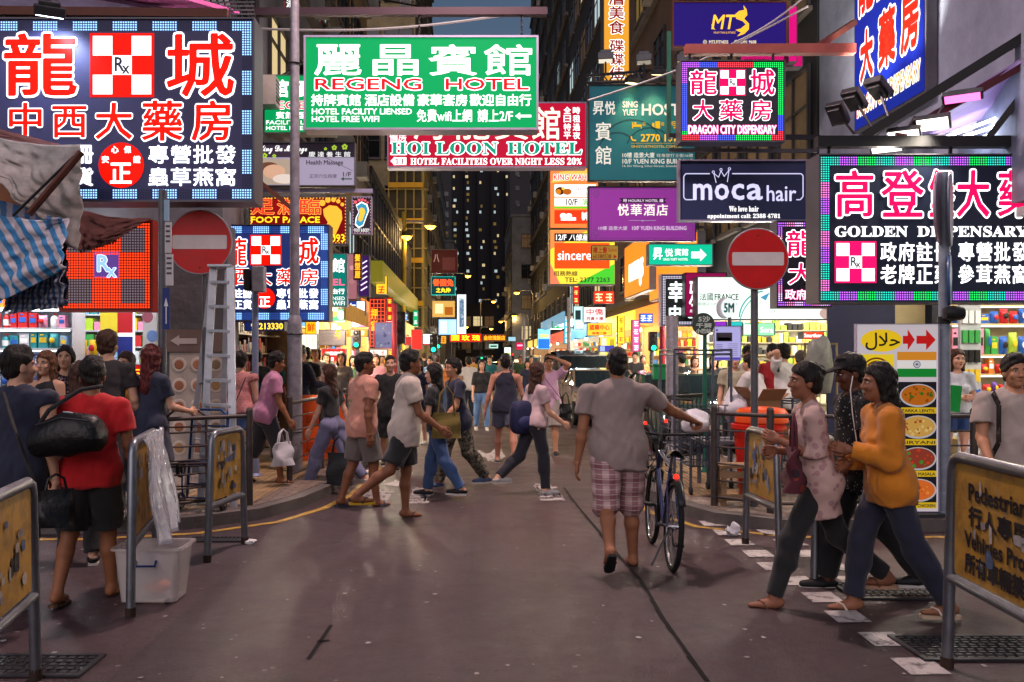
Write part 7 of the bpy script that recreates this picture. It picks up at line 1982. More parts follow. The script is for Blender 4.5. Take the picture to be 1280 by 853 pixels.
# wire cage trolleys and goods on the right corner
def cage(label, x0, x1, y0, y1, z1, shelf, m=mat('#56606e', .4, .7, var=.2, name='cage steel'), zb=.3):
 t = thing('cage_trolley', label, 'trolley', ((x0 + x1) / 2, (y0 + y1) / 2, KH), 0, 'wire cage trolleys')
 q = MB(m)
 for x in (x0, x1):
  for y in (y0, y1): q.tube([(x, y, KH + .1), (x, y, z1)], .016, 8)
 for z in (z1, zb, (z1 + zb) * .72):
  q.tube([(x0, y0, z), (x1, y0, z), (x1, y1, z), (x0, y1, z)], .014, 8, closed=True)
 q.build('tube_frame', None, t, smooth=50)
 q = MB(m)
 for k in range(1, 9):
  x = x0 + (x1 - x0) * k / 9; q.tube([(x, y0, zb), (x, y0, zb + shelf)], .006, 5); q.tube([(x, y0, zb), (x, y1, zb)], .006, 5)
 for k in range(1, 6): q.tube([(x0, y0, zb + shelf * k / 5), (x1, y0, zb + shelf * k / 5)], .006, 5); q.tube([(x0, y0, zb + shelf * k / 5), (x0, y1, zb + shelf * k / 5)], .006, 5)
 q.build('wire_mesh', None, t)
 for x in (x0, x1):
  for y in (y0, y1): MB(BLACK).cyl((x - .015, y, KH + .05), (x + .015, y, KH + .05), .05, seg=12).build('wheel', None, t)
cage('tall empty cage trolley behind the man with the bicycle', PX(836, 10.8), PX(905, 10.8), 10.5, 11.3, 1.78, .5, zb=.62)
cage('low cage trolley beside the walking woman in pink', PX(970, 11.2), PX(1005, 11.2), 11.0, 11.6, 1.15, .5, zb=.4)
cage('low cage trolley loaded with bags behind the wooden stool', PX(858, 10.2), PX(892, 10.2), 10.0, 10.45, 1.05, .4, zb=.45)
def blob(name, label, cat, c, r, m, seed=0, amp=.18, group=None):
 r_ = random.Random(seed); ph = [r_.uniform(0, 6.3) for _ in range(4)]
 b = MB(m).sph((0, 0, 0), 1, 18, 12)
 vs = []
 for v in b.v:
  x, y, z = v; k = 1 + amp * (math.sin(4 * x + ph[0] + 3 * z) * .5 + math.sin(5 * y + ph[1] - 4 * z) * .5 + .4 * math.sin(9 * z + 5 * x + ph[2]))
  zz_ = max(z, -.72)
  vs.append((c[0] + x * k * r[0], c[1] + y * k * r[1], c[2] + (zz_ + .72) * k * r[2] * 1.15))
 b.v = vs
 return tag(b.build(name, None, smooth=70), label, cat, group)
BAGW = mat('#c4c2c8', .45, var=.12, vs=8, bump=.3, bs=20, name='white plastic bag')
tag_g = 'bags piled on the right corner'
blob('plastic_bag', 'white stuffed bag in front of the low loaded trolley', 'bag', (PX(870, 9.95), 9.95, .85), (.16, .14, .12), BAGW, 1, group=tag_g)
blob('plastic_bag', 'white bulging bag under the cardboard boxes', 'bag', (PX(918, 10.6), 10.6, .98), (.16, .16, .12), BAGW, 2, group=tag_g)
blob('plastic_bag', 'white bag squeezed right beside the red bin', 'bag', (PX(928, 10.7), 10.75, .9), (.22, .16, .2), BAGW, 3, group=tag_g)
blob('plastic_bag', 'grey blue bag by the low cage trolley', 'bag', (PX(985, 10.9), 10.8, .68), (.14, .14, .12), mat('#3a6a80', .5, var=.3, name='blue bag'), 4, group=tag_g)
blob('litter_bag', 'crumpled white plastic bag lying by the kerb', 'litter', (PX(916, 8.32), 8.32, .0), (.06, .05, .05), BAGW, 5, .3)
tag(MB(mat('#6a6a72', .7, var=.2, name='table')).box(2.75, 10.4, .66, 3.55, 11.0, .7).box(2.8, 10.45, KH, 2.84, 10.5, .66).box(3.46, 10.45, KH, 3.5, 10.5, .66).box(2.8, 10.9, KH, 2.84, 10.95, .66).box(3.46, 10.9, KH, 3.5, 10.95, .66).build('folding_table', None), 'small folding table carrying boxes and bags', 'table')
CARD = mat('#8d6c4c', .8, var=.15, bump=.1, name='cardboard')
def carton(label, c, size, rz, flaps):
 t = thing('cardboard_box', label, 'cardboard box', c, R(rz), 'cardboard boxes on the corner')
 w, d, h = size
 q = MB(CARD); th = .008
 q.box(-w / 2, -d / 2, 0, w / 2, d / 2, th).box(-w / 2, -d / 2, th, -w / 2 + th, d / 2, h).box(w / 2 - th, -d / 2, th, w / 2, d / 2, h).box(-w / 2 + th, -d / 2, th, w / 2 - th, -d / 2 + th, h).box(-w / 2 + th, d / 2 - th, th, w / 2 - th, d / 2, h)
 q.build('body', None, t, local=True)
 for (a, b, e) in flaps:
  f = MB(CARD); A = Vector(a); B = Vector(b); E = Vector(e); n = (B - A).cross(E).normalized() * .006
  v = [A, B, B + E, A + E]; f.add(v + [p + n for p in v], [(3, 2, 1, 0), (4, 5, 6, 7), (0, 1, 5, 4), (1, 2, 6, 5), (2, 3, 7, 6), (3, 0, 4, 7)]); f.build('flap', None, t, local=True)
carton('opened cardboard box with raised flaps behind the right no entry pole', (PX(952, 10.6), 10.6, .92), (.34, .28, .26), 18, [((-.17, -.14, .26), (.17, -.14, .26), (0, -.12, .14)), ((-.17, .14, .26), (-.17, -.14, .26), (-.13, 0, .16)), ((.17, -.14, .26), (.17, .14, .26), (.12, 0, .08))])
carton('small flat cardboard box under the opened one', (PX(964, 10.5), 10.5, .72), (.4, .3, .16), -8, [((-.2, .15, .16), (-.2, -.15, .16), (-.14, 0, .05))])
rb_ = thing('plastic_bin', 'red plastic bin with an orange basin on top behind the railing', 'bin', (PX(948, 9.9), 9.9, KH))
MB(mat('#c8261a', .4, var=.08, name='red plastic')).lathe((PX(948, 9.9), 9.9, KH), [(.20, 0), (.21, .02), (.27, .76), (.30, .77), (.30, .82), (.28, .825), (.27, .8)], 28).build('bin_body', None, rb_, smooth=35)
ba = MB(mat('#d8501a', .35, var=.06, name='orange plastic')).lathe((PX(952, 9.9), 9.9, KH + .825), [(.27, 0), (.29, .02), (.285, .12), (.25, .17), (.1, .19)], 28).build('plastic_basin', None, smooth=35)
tag(ba, 'upturned orange basin lying on the red bin', 'basin')
ws = thing('wooden_stool', 'rough wooden crate stool behind the right corner railing', 'stool', (PX(918, 9.4), 9.4, KH))
WD = mat('#8a6e50', .8, var=.25, vs=6, bump=.2, name='raw wood')
cx, cy_ = PX(918, 9.4), 9.4
for sx in (-1, 1):
 for sy in (-1, 1): MB(WD).obox((cx + sx * .15, cy_ + sy * .12, KH + .2), (.05, .05, .4)).build('leg', None, ws)
MB(WD).box(cx - .2, cy_ - .16, KH + .4, cx + .2, cy_ - .055, KH + .43).box(cx - .2, cy_ - .05, KH + .4, cx + .2, cy_ + .05, KH + .43).box(cx - .2, cy_ + .055, KH + .4, cx + .2, cy_ + .16, KH + .43).build('seat', None, ws)
for z in (.06, .3): MB(WD).box(cx - .2, cy_ - .155, KH + z, cx + .2, cy_ - .147, KH + z + .07).build('stretcher', None, ws)
gb = thing('litter_bin', 'green bin box on a post behind the parked cars', 'bin', (PX(825, 16.5), 16.5, KH))
MB(mat('#0f7a48', .5, var=.1, name='green')).box(PX(816, 16.5), 16.4, PZ(475, 16.5), PX(834, 16.5), 16.65, PZ(458, 16.5)).build('bin_body', None, gb, bevel=.02)
MB(mat('#0f7a48', .5, var=.1, name='green')).box(PX(815, 16.5), 16.38, PZ(458, 16.5) + .002, PX(835, 16.5), 16.67, PZ(455, 16.5)).build('lid', None, gb, bevel=.015)
MB(POLEG).box(PX(823, 16.5), 16.5, KH, PX(827, 16.5), 16.56, PZ(475, 16.5)).build('post', None, gb)
# garment stand under the red sign
gs = thing('garment_rack', 'garment rack with grey plastic covered clothes near the menu banner', 'clothes rack', (PX(1025, 12.2), 12.2, KH))
MB(mat('#a08a5a', .5, .3, name='rack rail')).tube([(PX(1006, 12.2), 12.2, KH), (PX(1006, 12.2), 12.2, PZ(430, 12.2)), (PX(1046, 12.2), 12.2, PZ(430, 12.2)), (PX(1046, 12.2), 12.2, KH)], .018, 8).build('rack', None, gs, smooth=40)
blob('covered_garments', 'grey crumpled plastic cover hanging from the garment rack', 'garment cover', (PX(1024, 12.1), 12.1, PZ(492, 12.1)), (.2, .12, .40), mat('#7d8078', .35, var=.25, vs=5, bump=.5, bs=9, name='grey plastic cover'), 7, .10)
# ------------------------------------------------------------------ vehicles
CGL = mat('#1e282d', .05, var=0, coat=.5, name='car glass')
TYRE = mat('#121214', .8, var=.1, name='tyre rubber')
CHR = mat('#9a9ca0', .2, .9, var=0, name='chrome')
def car(name, label, cat, loc, rz, paint, W_=1.76, L_=4.5, H_=1.45, van=False, head=1.2, plate='KF 6281', roof_sign=None, group='vehicles in the street', detail=True):
 """front faces -Y in local space (towards the camera)"""
 t = thing(name, label, cat, loc, rz, group)
 pm = mat(paint, .25, .1, var=.04, coat=1., name='car paint')
 w = W_ / 2
 if not van: prof = [(0, .42, .62, .0, .0), (.10, .30, .74, 0, 0), (.9, .22, .90, 0, 0), (1.25, .20, .95, .0, 0), (1.95, .20, .98, .72, 1.38), (2.6, .2, .98, .74, H_), (3.3, .2, .98, .70, 1.36), (3.95, .22, .98, 0, 0), (4.4, .30, .93, 0, 0), (L_, .42, .7, 0, 0)]
 else: prof = [(0, .42, .7, 0, 0), (.10, .3, .95, 0, 0), (.7, .22, 1.12, 0, 0), (.95, .2, 1.16, 0, 0), (1.7, .2, 1.18, .86, 1.78), (2.4, .2, 1.18, .88, H_), (3.9, .2, 1.18, .88, H_), (L_ - .15, .22, 1.18, .84, H_ - .1), (L_, .4, 1.0, 0, 0)]
 b = MB(pm)
 rows = []
 for y, zb, zh, rw, rz_ in prof:
  k = 1 - .14 * max(0, 1 - y / .5) - .10 * max(0, 1 - (L_ - y) / .5)
  ww = w * k
  rows.append([(-ww * .94, y, zb), (-ww, y, zb + (zh - zb) * .35), (-ww * .985, y, zh - .03), (-ww * .90, y, zh), (ww * .90, y, zh), (ww * .985, y, zh - .03), (ww, y, zb + (zh - zb) * .35), (ww * .94, y, zb)])
 n = 8; vs = sum(rows, [])
 fs = [(i * n + k, (i + 1) * n + k, (i + 1) * n + (k + 1) % n, i * n + (k + 1) % n) for i in range(len(rows) - 1) for k in range(n)] + [tuple(range(n)), tuple((len(rows) - 1) * n + k for k in range(n))[::-1]]
 b.add(vs, fs)
 bo = b.build('body', None, t, smooth=45, local=True, fixn=True)
 # cabin: glass house with roof
 roofs = [p for p in prof if p[3] > 0]
 i0 = prof.index(roofs[0]) - 1; i1 = prof.index(roofs[-1]) + 1
 fa, ba = prof[i0], prof[i1]
 y0, y1, r0, r1 = fa[0], ba[0], roofs[0], roofs[-1]
 bw = w * .90
 g = MB(CGL)
 A = [(-bw, y0 + .02, fa[2]), (bw, y0 + .02, fa[2])]; B = [(-r0[3], r0[0], r0[4] - .03), (r0[3], r0[0], r0[4] - .03)]
 Cc = [(-r1[3], r1[0], r1[4] - .03), (r1[3], r1[0], r1[4] - .03)]; D = [(-bw, y1 - .02, ba[2]), (bw, y1 - .02, ba[2])]
 MB(CGL).quad(A[0], A[1], B[1], B[0]).build('windscreen', None, t, local=True)
 MB(CGL).quad(D[1], D[0], Cc[0], Cc[1]).build('rear_window', None, t, local=True)
 for s_ in (0, 1):
  q = MB(CGL).add([A[s_], B[s_], Cc[s_], D[s_]], [(0, 1, 2, 3) if s_ == 0 else (3, 2, 1, 0)]); q.build('side_window', None, t, local=True)
 r_ = MB(pm)
 rv = []
 for p in roofs: rv += [(-p[3] - .02, p[0], p[4] - .035), (-p[3] * .8, p[0], p[4]), (p[3] * .8, p[0], p[4]), (p[3] + .02, p[0], p[4] - .035)]
 m = len(roofs); r_.add(rv, [(i * 4 + k, i * 4 + k + 1, (i + 1) * 4 + k + 1, (i + 1) * 4 + k) for i in range(m - 1) for k in range(3)] + [(0, 1, 2, 3), tuple((m - 1) * 4 + k for k in (3, 2, 1, 0)), tuple(x for x in (0, 3, (m - 1) * 4 + 3, (m - 1) * 4))])
 r_.build('roof', None, t, local=True, smooth=50, fixn=True)
 pl = MB(pm)
 for s_ in (0, 1):
  sg = -1 if s_ == 0 else 1
  for a, c in ((A, B), (D, Cc)): pl.bar(Vector(a[s_]) + Vector((sg * .01, 0, 0)), Vector(c[s_]) + Vector((sg * .012, 0, .0)), .06, .05)
  ym = (r0[0] + r1[0]) / 2; pl.bar((sg * bw * 1.005, ym, fa[2]), (sg * (r0[3] + .01), ym, r0[4] - .03), .07, .03)
 pl.build('pillar', None, t, local=True)
 for sg in (-1, 1):
  for y in (.85, L_ - .85):
   wh = MB(TYRE).lathe((sg * (w - .10), y, .31), [(.20, -.10), (.29, -.11), (.31, -.07), (.31, .07), (.29, .11), (.20, .10)], 22, axis='x').build('wheel', None, t, local=True, smooth=40)
   MB(CHR).lathe((sg * (w - .10), y, .31), [(.05, -.09 if sg < 0 else .09), (.20, -.07 if sg < 0 else .07)], 14, axis='x').build('rim', None, wh, local=True)
  zl = prof[1][2] - .10
  MB(em('#e8eef4', 1.4)).obox((sg * w * .66, .075, zl), (.34, .08, .13), Matrix.Rotation(R(-12 * sg), 3, 'Z')).build('headlight', None, t, local=True, bevel=.02)
  MB(pm).obox((sg * (w + .09), y0 + .35, fa[2] + .07), (.16, .1, .11)).build('wing_mirror', None, t, local=True, bevel=.02)
 if detail:
  zg = prof[1][2] - .11
  gr = MB(BLACK).box(-w * .42, .055, zg - .10, w * .42, .075, zg + .06)
  gr.build('grille', None, t, local=True)
  c = MB(CHR)
  for k in range(3): c.box(-w * .42, .045, zg - .08 + k * .06, w * .42, .054, zg - .065 + k * .06)
  c.build('grille_bar', None, t, local=True)
  p_ = MB(mat('#b8b4a8', .5, var=0, name='plate')).box(-.26, -.012, .42, .26, 0.02, .54)
  p_.build('number_plate', None, t, local=True)
  wi = MB(BLACK)
  wi.bar((-.5, y0 + .06, fa[2] + .03), (.0, y0 + .12, fa[2] + .10), .015, .012); wi.bar((.1, y0 + .06, fa[2] + .03), (.6, y0 + .12, fa[2] + .10), .015, .012)
  wi.build('wiper', None, t, local=True)
 if roof_sign: MB(roof_sign).box(-.16, r0[0] + .4, H_ - .01, .16, r0[0] + .6, H_ + .13).build('roof_light', None, t, local=True, bevel=.02)
 return t
car('people_carrier', 'black people carrier facing the junction behind the bronze sedan', 'van', (3.72, 27.5, 0), 0, '#5c5e66', 1.85, 4.8, 1.95, van=True, plate='KF 6281')
car('sedan', 'dark bronze sedan in front of the black people carrier', 'car', (3.42, 21.3, 0), 0, '#86705e', 1.76, 4.5, 1.42, plate='NB 3174')
car('sedan', 'dark green sedan parked behind the tall cage trolley', 'car', (4.02, 15.0, 0), 0, '#2c4a40', 1.74, 4.5, 1.44, plate='RL 9022')
TX = em('#fff0c0', 1.2)
for lab, px, Y, c, v, rs in (('red taxi far down the road right of the tank top woman', 648, 62, '#7a1210', False, TX), ('dark far car left of the red taxi', 622, 58, '#1a1a20', False, None), ('far silver van near the far signals', 665, 74, '#7a7c80', True, None), ('far red taxi beside the right kerb', 700, 50, '#7a1410', False, TX), ('farthest dark van in the middle of the road', 606, 90, '#22222a', True, None)):
 t = car('far_car', lab, 'car', (PX(px, Y), Y, 0), 0, c, 1.75, 4.5, 1.95 if v else 1.45, van=v, roof_sign=rs, detail=False)
 for o in list(t.children):
  if o.name.startswith('headlight'): o.data.materials.clear(); o.data.materials.append(em('#fff0d0', 4))
# ------------------------------------------------------------------ bicycles
def bicycle(label, loc, rz, lean, tint, sad='#1a1a1c'):
 """rear wheel at the origin, front wheel along +Y"""
 t = thing('bicycle', label, 'bicycle', loc, 0, 'bicycles')
 t.rotation_euler = (0, R(lean), R(rz))
 fm = mat(tint, .3, .3, var=.05, coat=.5, name='bicycle paint')
 r = .335
 def wheel(y):
  w = MB(TYRE).tube([(0, y + r * math.cos(a), r + .01 + r * math.sin(a)) for a in [k * 2 * math.pi / 40 for k in range(40)]], .022, 8, closed=True).build('wheel', None, t, local=True, smooth=60)
  MB(CHR).tube([(0, y + (r - .03) * math.cos(a), r + .01 + (r - .03) * math.sin(a)) for a in [k * 2 * math.pi / 36 for k in range(36)]], .010, 6, closed=True).build('rim', None, w, local=True, smooth=60)
  s_ = MB(CHR)
  for k in range(18):
   a = k * 2 * math.pi / 18; s_.tube([((-1) ** k * .02, y, r + .01), (0, y + (r - .03) * math.cos(a), r + .01 + (r - .03) * math.sin(a))], .0018, 4)
  s_.cyl((-.05, y, r + .01), (.05, y, r + .01), .022, seg=10)
  s_.build('spokes', None, w, local=True)
 wheel(0); wheel(1.06)
 bb, st, hd, hb = (0, .44, .28), (0, .26, .78), (0, .82, .86), (0, .88, .70)
 f = MB(fm)
 for a, b, q in ((bb, st, .017), (st, hd, .016), (bb, hb, .019), (hd, hb, .02)): f.cyl(a, b, q, seg=10)
 for sx in (-.045, .045): f.tube([(sx, 0, r + .01), (sx * .8, .2, .32), (0, .44, .28)], .010, 8); f.tube([(sx, 0, r + .01), (sx * .7, .2, .66), (0, .265, .74)], .009, 8)
 f.build('frame', None, t, local=True, smooth=50)
 f = MB(BLACK)
 for sx in (-.05, .05): f.tube([(sx, 1.06, r + .01), (sx, .94, .66), (0, .88, .71)], .013, 8)
 f.build('fork', None, t, local=True, smooth=50)
 MB(BLACK).tube([hd, (0, .80, .95), (0, .83, 1.0)], .016, 8).build('stem', None, t, local=True)
 h = MB(BLACK).tube([(-.31, .74, 1.03), (-.2, .80, 1.02), (0, .84, 1.0), (.2, .80, 1.02), (.31, .74, 1.03)], .012, 8).build('handlebar', None, t, local=True, smooth=50)
 for sx in (-1, 1):
  MB(mat('#222224', .8, name='grip')).cyl((sx * .31, .74, 1.03), (sx * .215, .79, 1.022), .018, seg=10).build('grip', None, h, local=True, smooth=50)
  MB(CHR).tube([(sx * .2, .82, 1.01), (sx * .27, .84, .985), (sx * .30, .80, .98)], .006, 5).build('brake_lever', None, h, local=True)
 MB(STEEL).cyl(st, (0, .215, .90), .013, seg=8).build('seat_post', None, t, local=True)
 MB(mat(sad, .45, var=.05, name='saddle vinyl')).sheet(lambda u, v: (((u - .5) * 2) * (.085 - .06 * v ** .7), .08 + v * .27, .93 - .05 * abs(u - .5) ** 1.5 * 4 * (1 - v * .3) + .012 * math.cos(3 * v)), 10, 8).sheet(lambda u, v: ((-(u - .5) * 2) * (.085 - .06 * v ** .7), .08 + v * .27, .895 - .02 * abs(u - .5)), 10, 4).build('saddle', None, t, local=True, smooth=60)
 c = MB(STEELD)
 c.tube([(.06, .44 + .09 * math.cos(a), .28 + .09 * math.sin(a)) for a in [k * .3 for k in range(21)]], .008, 6, closed=True)
 c.tube([(.06, .44, .28), (.075, .40, .12)], .011, 6); c.tube([(-.06, .44, .28), (-.075, .48, .44)], .011, 6); c.cyl((-.06, .44, .28), (.06, .44, .28), .02, seg=10)
 c.build('crank', None, t, local=True)
 for (x, y, z) in ((.12, .40, .12), (-.12, .48, .44)): MB(BLACK).box(x - .045, y - .04, z - .012, x + .045, y + .04, z + .012).build('pedal', None, t, local=True, bevel=.004)
 m = MB(mat('#26282c', .4, .3, name='mudguard'))
 m.sheet(lambda u, v: ((u - .5) * .055, (r + .045) * math.cos(.35 + v * 2.2), r + .01 + (r + .045) * math.sin(.35 + v * 2.2)), 3, 14)
 m.build('mudguard', None, t, local=True, smooth=60).modifiers.new('thickness', 'SOLIDIFY').thickness = .003
 MB(em('#ff1a10', 4)).sph((0, .0, .74), (.022, .014, .022), 10, 6).build('rear_light', None, t, local=True)
 MB(STEELD).tube([(.0, .01, .74), (0, .2, .76)], .006, 5).build('light_bracket', None, t, local=True)
 k = MB(STEELD).tube([(-.03, .05, .3), (-.16, -.02, .03)], .009, 6); k.build('kickstand', None, t, local=True)
 return t
BX, BY = 1.58, 6.98
bicycle('blue bicycle pushed along by the man in plaid shorts', (BX, BY, 0), -3, 3, '#1c2a5a')
bicycle('red and silver bicycle parked behind the blue one at the kerb', (2.28, 11.2, KH), 8, -6, '#7a1c24')
bicycle('dark bicycle leaning on the tall cage trolley', (2.45, 11.6, KH), -14, 8, '#2a2c30')
# ------------------------------------------------------------------ the people
def hairmat(c, c2):
 def f(nt, b, v):
  mp = nd(nt, 'ShaderNodeMapping'); mp.inputs['Scale'].default_value = (95, 95, 9); nt.links.new(v, mp.inputs[0])
  n = noise(nt, mp.outputs[0], 1., 3)
  nt.links.new(mixc(nt, ramp(nt, n, .42, .66), c, c2), b.inputs['Base Color']); bump(nt, b, n, .9, .02)
  b.inputs['Specular IOR Level'].default_value = .3
 return nodemat('hair ' + c, f, .5)
HB, HBR, HRD = hairmat('#0e0b0a', '#241c19'), hairmat('#2a1610', '#5a3826'), hairmat('#38100f', '#7a2c2c')
def patterned(name, base, cols, sc, th=.35, kind='dot'):
 def f(nt, b, v):
  c = base
  for i, k in enumerate(cols):
   vo = nd(nt, 'ShaderNodeTexVoronoi', i_Scale=sc * (1 + .17 * i)); nt.links.new(v, vo.inputs['Vector'])
   if kind == 'camo': m = ramp(nt, noise(nt, v, sc * (1 + .3 * i), 3), .52, .56)
   else: m = mathn(nt, 'LESS_THAN', vo.outputs['Distance'], th)
   c = mixc(nt, m, c, k)
  nt.links.new(c, b.inputs['Base Color'])
 return nodemat(name, f, .85)
def plaid_shorts(nt, b, v):
 se = nd(nt, 'ShaderNodeSeparateXYZ'); nt.links.new(v, se.inputs[0])
 a = ramp(nt, mathn(nt, 'SINE', mathn(nt, 'MULTIPLY', se.outputs[0], 62)), -.2, .2); d = ramp(nt, mathn(nt, 'SINE', mathn(nt, 'MULTIPLY', se.outputs[2], 55)), -.2, .2)
 c = mixc(nt, mathn(nt, 'MULTIPLY', a, .6), '#b89a98', '#6a2030'); c = mixc(nt, mathn(nt, 'MULTIPLY', d, .55), c, '#5a1626')
 e = ramp(nt, mathn(nt, 'SINE', mathn(nt, 'MULTIPLY', se.outputs[2], 165)), .7, .9); c = mixc(nt, mathn(nt, 'MULTIPLY', e, .4), c, '#d8ccc8')
 nt.links.new(c, b.inputs['Base Color'])
BLK, CHAR, NVY, WHI = fabric('#18181b'), fabric('#2c2a2e'), fabric('#1a2036'), fabric('#c8c4c4')
DEN, DEND, BEI = fabric('#34507c'), fabric('#1c2638'), fabric('#9a8f84')
SHW, SHB, SHT = mat('#b8b4b2', .6, name='white shoe'), mat('#1b1b1d', .6, name='black shoe'), mat('#5a4030', .7, name='tan sandal')
WSOLE = mat('#c8c4be', .6, name='pale sole')
def at(px, Y): return PX(px, Y)
# the man with the bicycle
pl = person(1.17, 7.05, 0, 'man in grey tee and red plaid shorts pushing a bicycle, seen from behind', H=1.74, build=1.28, lean=4, h=.0105, skin='#8f5f44',
 legL=(-20, 30, 4, -40), legR=(8, 4, 3), armL=(-4, 9, 10), handR=(.68, .30, 1.12), hint=((-.6, -1, -.3), (.5, -.3, -1)), grip='R', top=(fabric('#8a7a76'), 'shirt', -.16, .022), bottom=(nodemat('plaid shorts', plaid_shorts, .85), .52, .03), hair=(HB, 'buzz'), shoes=(SHB, 'sandal', mat('#7a2a1c', .6, name='rust strap')))
# left foreground
person(at(20, 6.0), 6.0, -8, 'man in navy sleeveless top with a shoulder strap at the left edge, back turned', H=1.73, build=1.2, h=.0105, skin='light', armL=(2, 5, 8), top=(NVY, 'shirt', -.14, .02), sleeves='sleeveless', bottom=(BLK, .95, .02), hair=(HB, 'short'), shoes=(SHB, 'shoe'), armR=(0, 5, 10), headyaw=-35)
person(at(113, 6.15), 6.15, 2, 'man in bright red tee and black shorts carrying a duffel bag, seen from behind', H=1.66, build=1.12, h=.0105, skin='tan', lean=4, legL=(-10, 14, 3, -6), legR=(8, 4, 2), armL=(-10, 14, 30), armR=(4, 12, 14), top=(fabric('#c01018'), 'shirt', -.12, .022), bottom=(BLK, .48, .028), hair=(HB, 'short'), shoes=(SHT, 'sandal'), headyaw=8)
person(at(60, 8.75), 8.75, 170, 'woman with long light brown hair and a black sleeveless top facing the camera', H=1.60, z=KH, female=True, skin='light', top=(BLK, 'tank', -.08, .014), bottom=(DEN, .3, .012), hair=(hairmat('#4a2a18', '#8a5c3c'), 'long'), shoes=(SHW, 'shoe'))
person(at(82, 9.3), 9.3, 195, 'woman with black bobbed fringe hair and a floral black top', H=1.66, z=KH, female=True, skin='light', top=(patterned('floral black', '#1a181c', ('#a88a90', '#6a4a5a'), 26, .30), 'shirt', -.08), bottom=(BLK, .95, .01), hair=(HB, 'long', .2), shoes=(SHB, 'shoe'), headpitch=-5)
person(at(100, 7.3), 7.3, 20, 'person with tousled dark hair and dark jacket hidden behind the red tee man', H=1.62, h=.012, skin='light', top=(CHAR, 'jacket', -.14, .02), sleeves='long', bottom=(BLK, .95, .02), hair=(HBR, 'bob'), shoes=(SHB, 'shoe'))
person(at(134, 8.6), 8.6, 12, 'tall man with short brown hair in a dark tee among the left group', H=1.80, z=KH, skin='light', top=(fabric('#2a2426'), 'shirt', -.12), bottom=(CHAR, .95, .015), hair=(HBR, 'short'), shoes=(SHB, 'shoe'), headyaw=-20, armR=(6, 10, 25))
person(at(160, 9.6), 9.6, 165, 'woman in mustard jacket and jeans holding a small bag by the red neon sign', H=1.60, z=KH, female=True, skin='light', top=(fabric('#b87a18'), 'jacket', -.12, .02), sleeves='elbow', bottom=(DEN, .95, .01), hair=(HBR, 'bun'), shoes=(SHW, 'shoe'), armL=(15, 6, 75), armR=(12, 6, 70))
person(at(187, 8.75), 8.75, -25, 'woman with long reddish hair in a dark dress turned away beside the thick pole', H=1.66, z=KH, female=True, skin='light', top=(NVY, 'dress', -.05, .016), bottom=(NVY, .42, .03, 'dress'), hair=(HRD, 'long', .30), shoes=(SHB, 'shoe'), armR=(20, 8, 60))
person(at(300, 11.2), 11.2, -8, 'woman in pink lace top and denim shorts behind the ladder, strap across her back', H=1.62, z=KH, female=True, build=1.12, skin='light', top=(patterned('lace pink', '#b87a78', ('#9a5a5c',), 40, .3), 'shirt', -.02), sleeves='sleeveless', bottom=(DEN, .26, .02), hair=(HB, 'bun'), shoes=(SHB, 'shoe'))
person(at(332, 11.0), 11.0, -70, 'stooping man in pink polo and dark cropped trousers carrying a white bag', H=1.64, z=KH, build=1.15, lean=14, skin='tan', legL=(-14, 14, 2), legR=(20, 16, 2), armR=(22, 6, 20), armL=(-5, 6, 14), top=(fabric('#b87a98'), 'shirt', -.12, .024), bottom=(CHAR, .66, .025), hair=(HB, 'short'), shoes=(SHB, 'slide'), headpitch=12)
person(at(374, 14.6), 14.6, -40, 'man in a dark navy suit half hidden behind the lamp post', H=1.74, z=KH, top=(NVY, 'jacket', -.16, .02), sleeves='long', bottom=(NVY, .95, .015), hair=(HB, 'short'), shoes=(SHB, 'shoe'), armR=(25, 8, 60))
# the middle group
person(at(415, 11.3), 11.3, 65, 'woman with brown hair and black crop top striding left with a tote', H=1.62, female=True, skin='light', lean=5, legL=(24, 8, 2), legR=(-20, 26, 2), armL=(18, 6, 12), armR=(-18, 6, 8), top=(BLK, 'shirt', .10, .014), bottom=(fabric('#6a6a88'), .95, .02), hair=(HBR, 'long', .26), shoes=(SHW, 'shoe'), headyaw=8)
person(at(453, 10.0), 10.0, -55, 'tanned man in peach tee and grey shorts stepping right', H=1.72, build=1.12, skin='#7a4c34', legL=(-8, 12, 2), legR=(12, 8, 2), armL=(4, 8, 16), armR=(-14, 8, 18), top=(fabric('#b8806e'), 'shirt', -.14, .024), bottom=(fabric('#5c5450'), .46, .03), hair=(HB, 'short'), shoes=(mat('#2c3648', .6, name='blue sandal'), 'slide'), headyaw=-20)
person(at(488, 13.4), 13.4, 182, 'young man in black shirt looking straight at the camera', H=1.70, skin='light', legL=(10, 10, 2), legR=(-10, 14, 2), top=(BLK, 'shirt', -.14), bottom=(BLK, .5, .025), hair=(HB, 'buzz'), shoes=(SHB, 'shoe'))
person(at(507, 9.2), 9.2, -78, 'man in beige white tee and black shorts with yellow flip flops, walking right', H=1.73, build=1.15, skin='#7a4e36', lean=5, legL=(3, 4, 2), legR=(-24, 30, 3), armR=(20, 6, 38), armL=(-12, 6, 20), top=(fabric('#b0a298'), 'shirt', -.18, .034), bottom=(BLK, .42, .03), hair=(HB, 'short'), shoes=(mat('#b08a1a', .6, name='yellow sandal'), 'sandal', SHB), headyaw=5)
person(at(547, 10.7), 10.7, 75, 'woman with a low bun, black tee and blue jeans walking left', H=1.60, female=True, skin='light', lean=5, legL=(-16, 18, 2), legR=(16, 8, 2), armL=(10, 10, 60), armR=(14, 8, 50), top=(BLK, 'shirt', -.06, .02), bottom=(DEN, .96, .012), hair=(HB, 'bob'), shoes=(SHB, 'shoe', WSOLE))
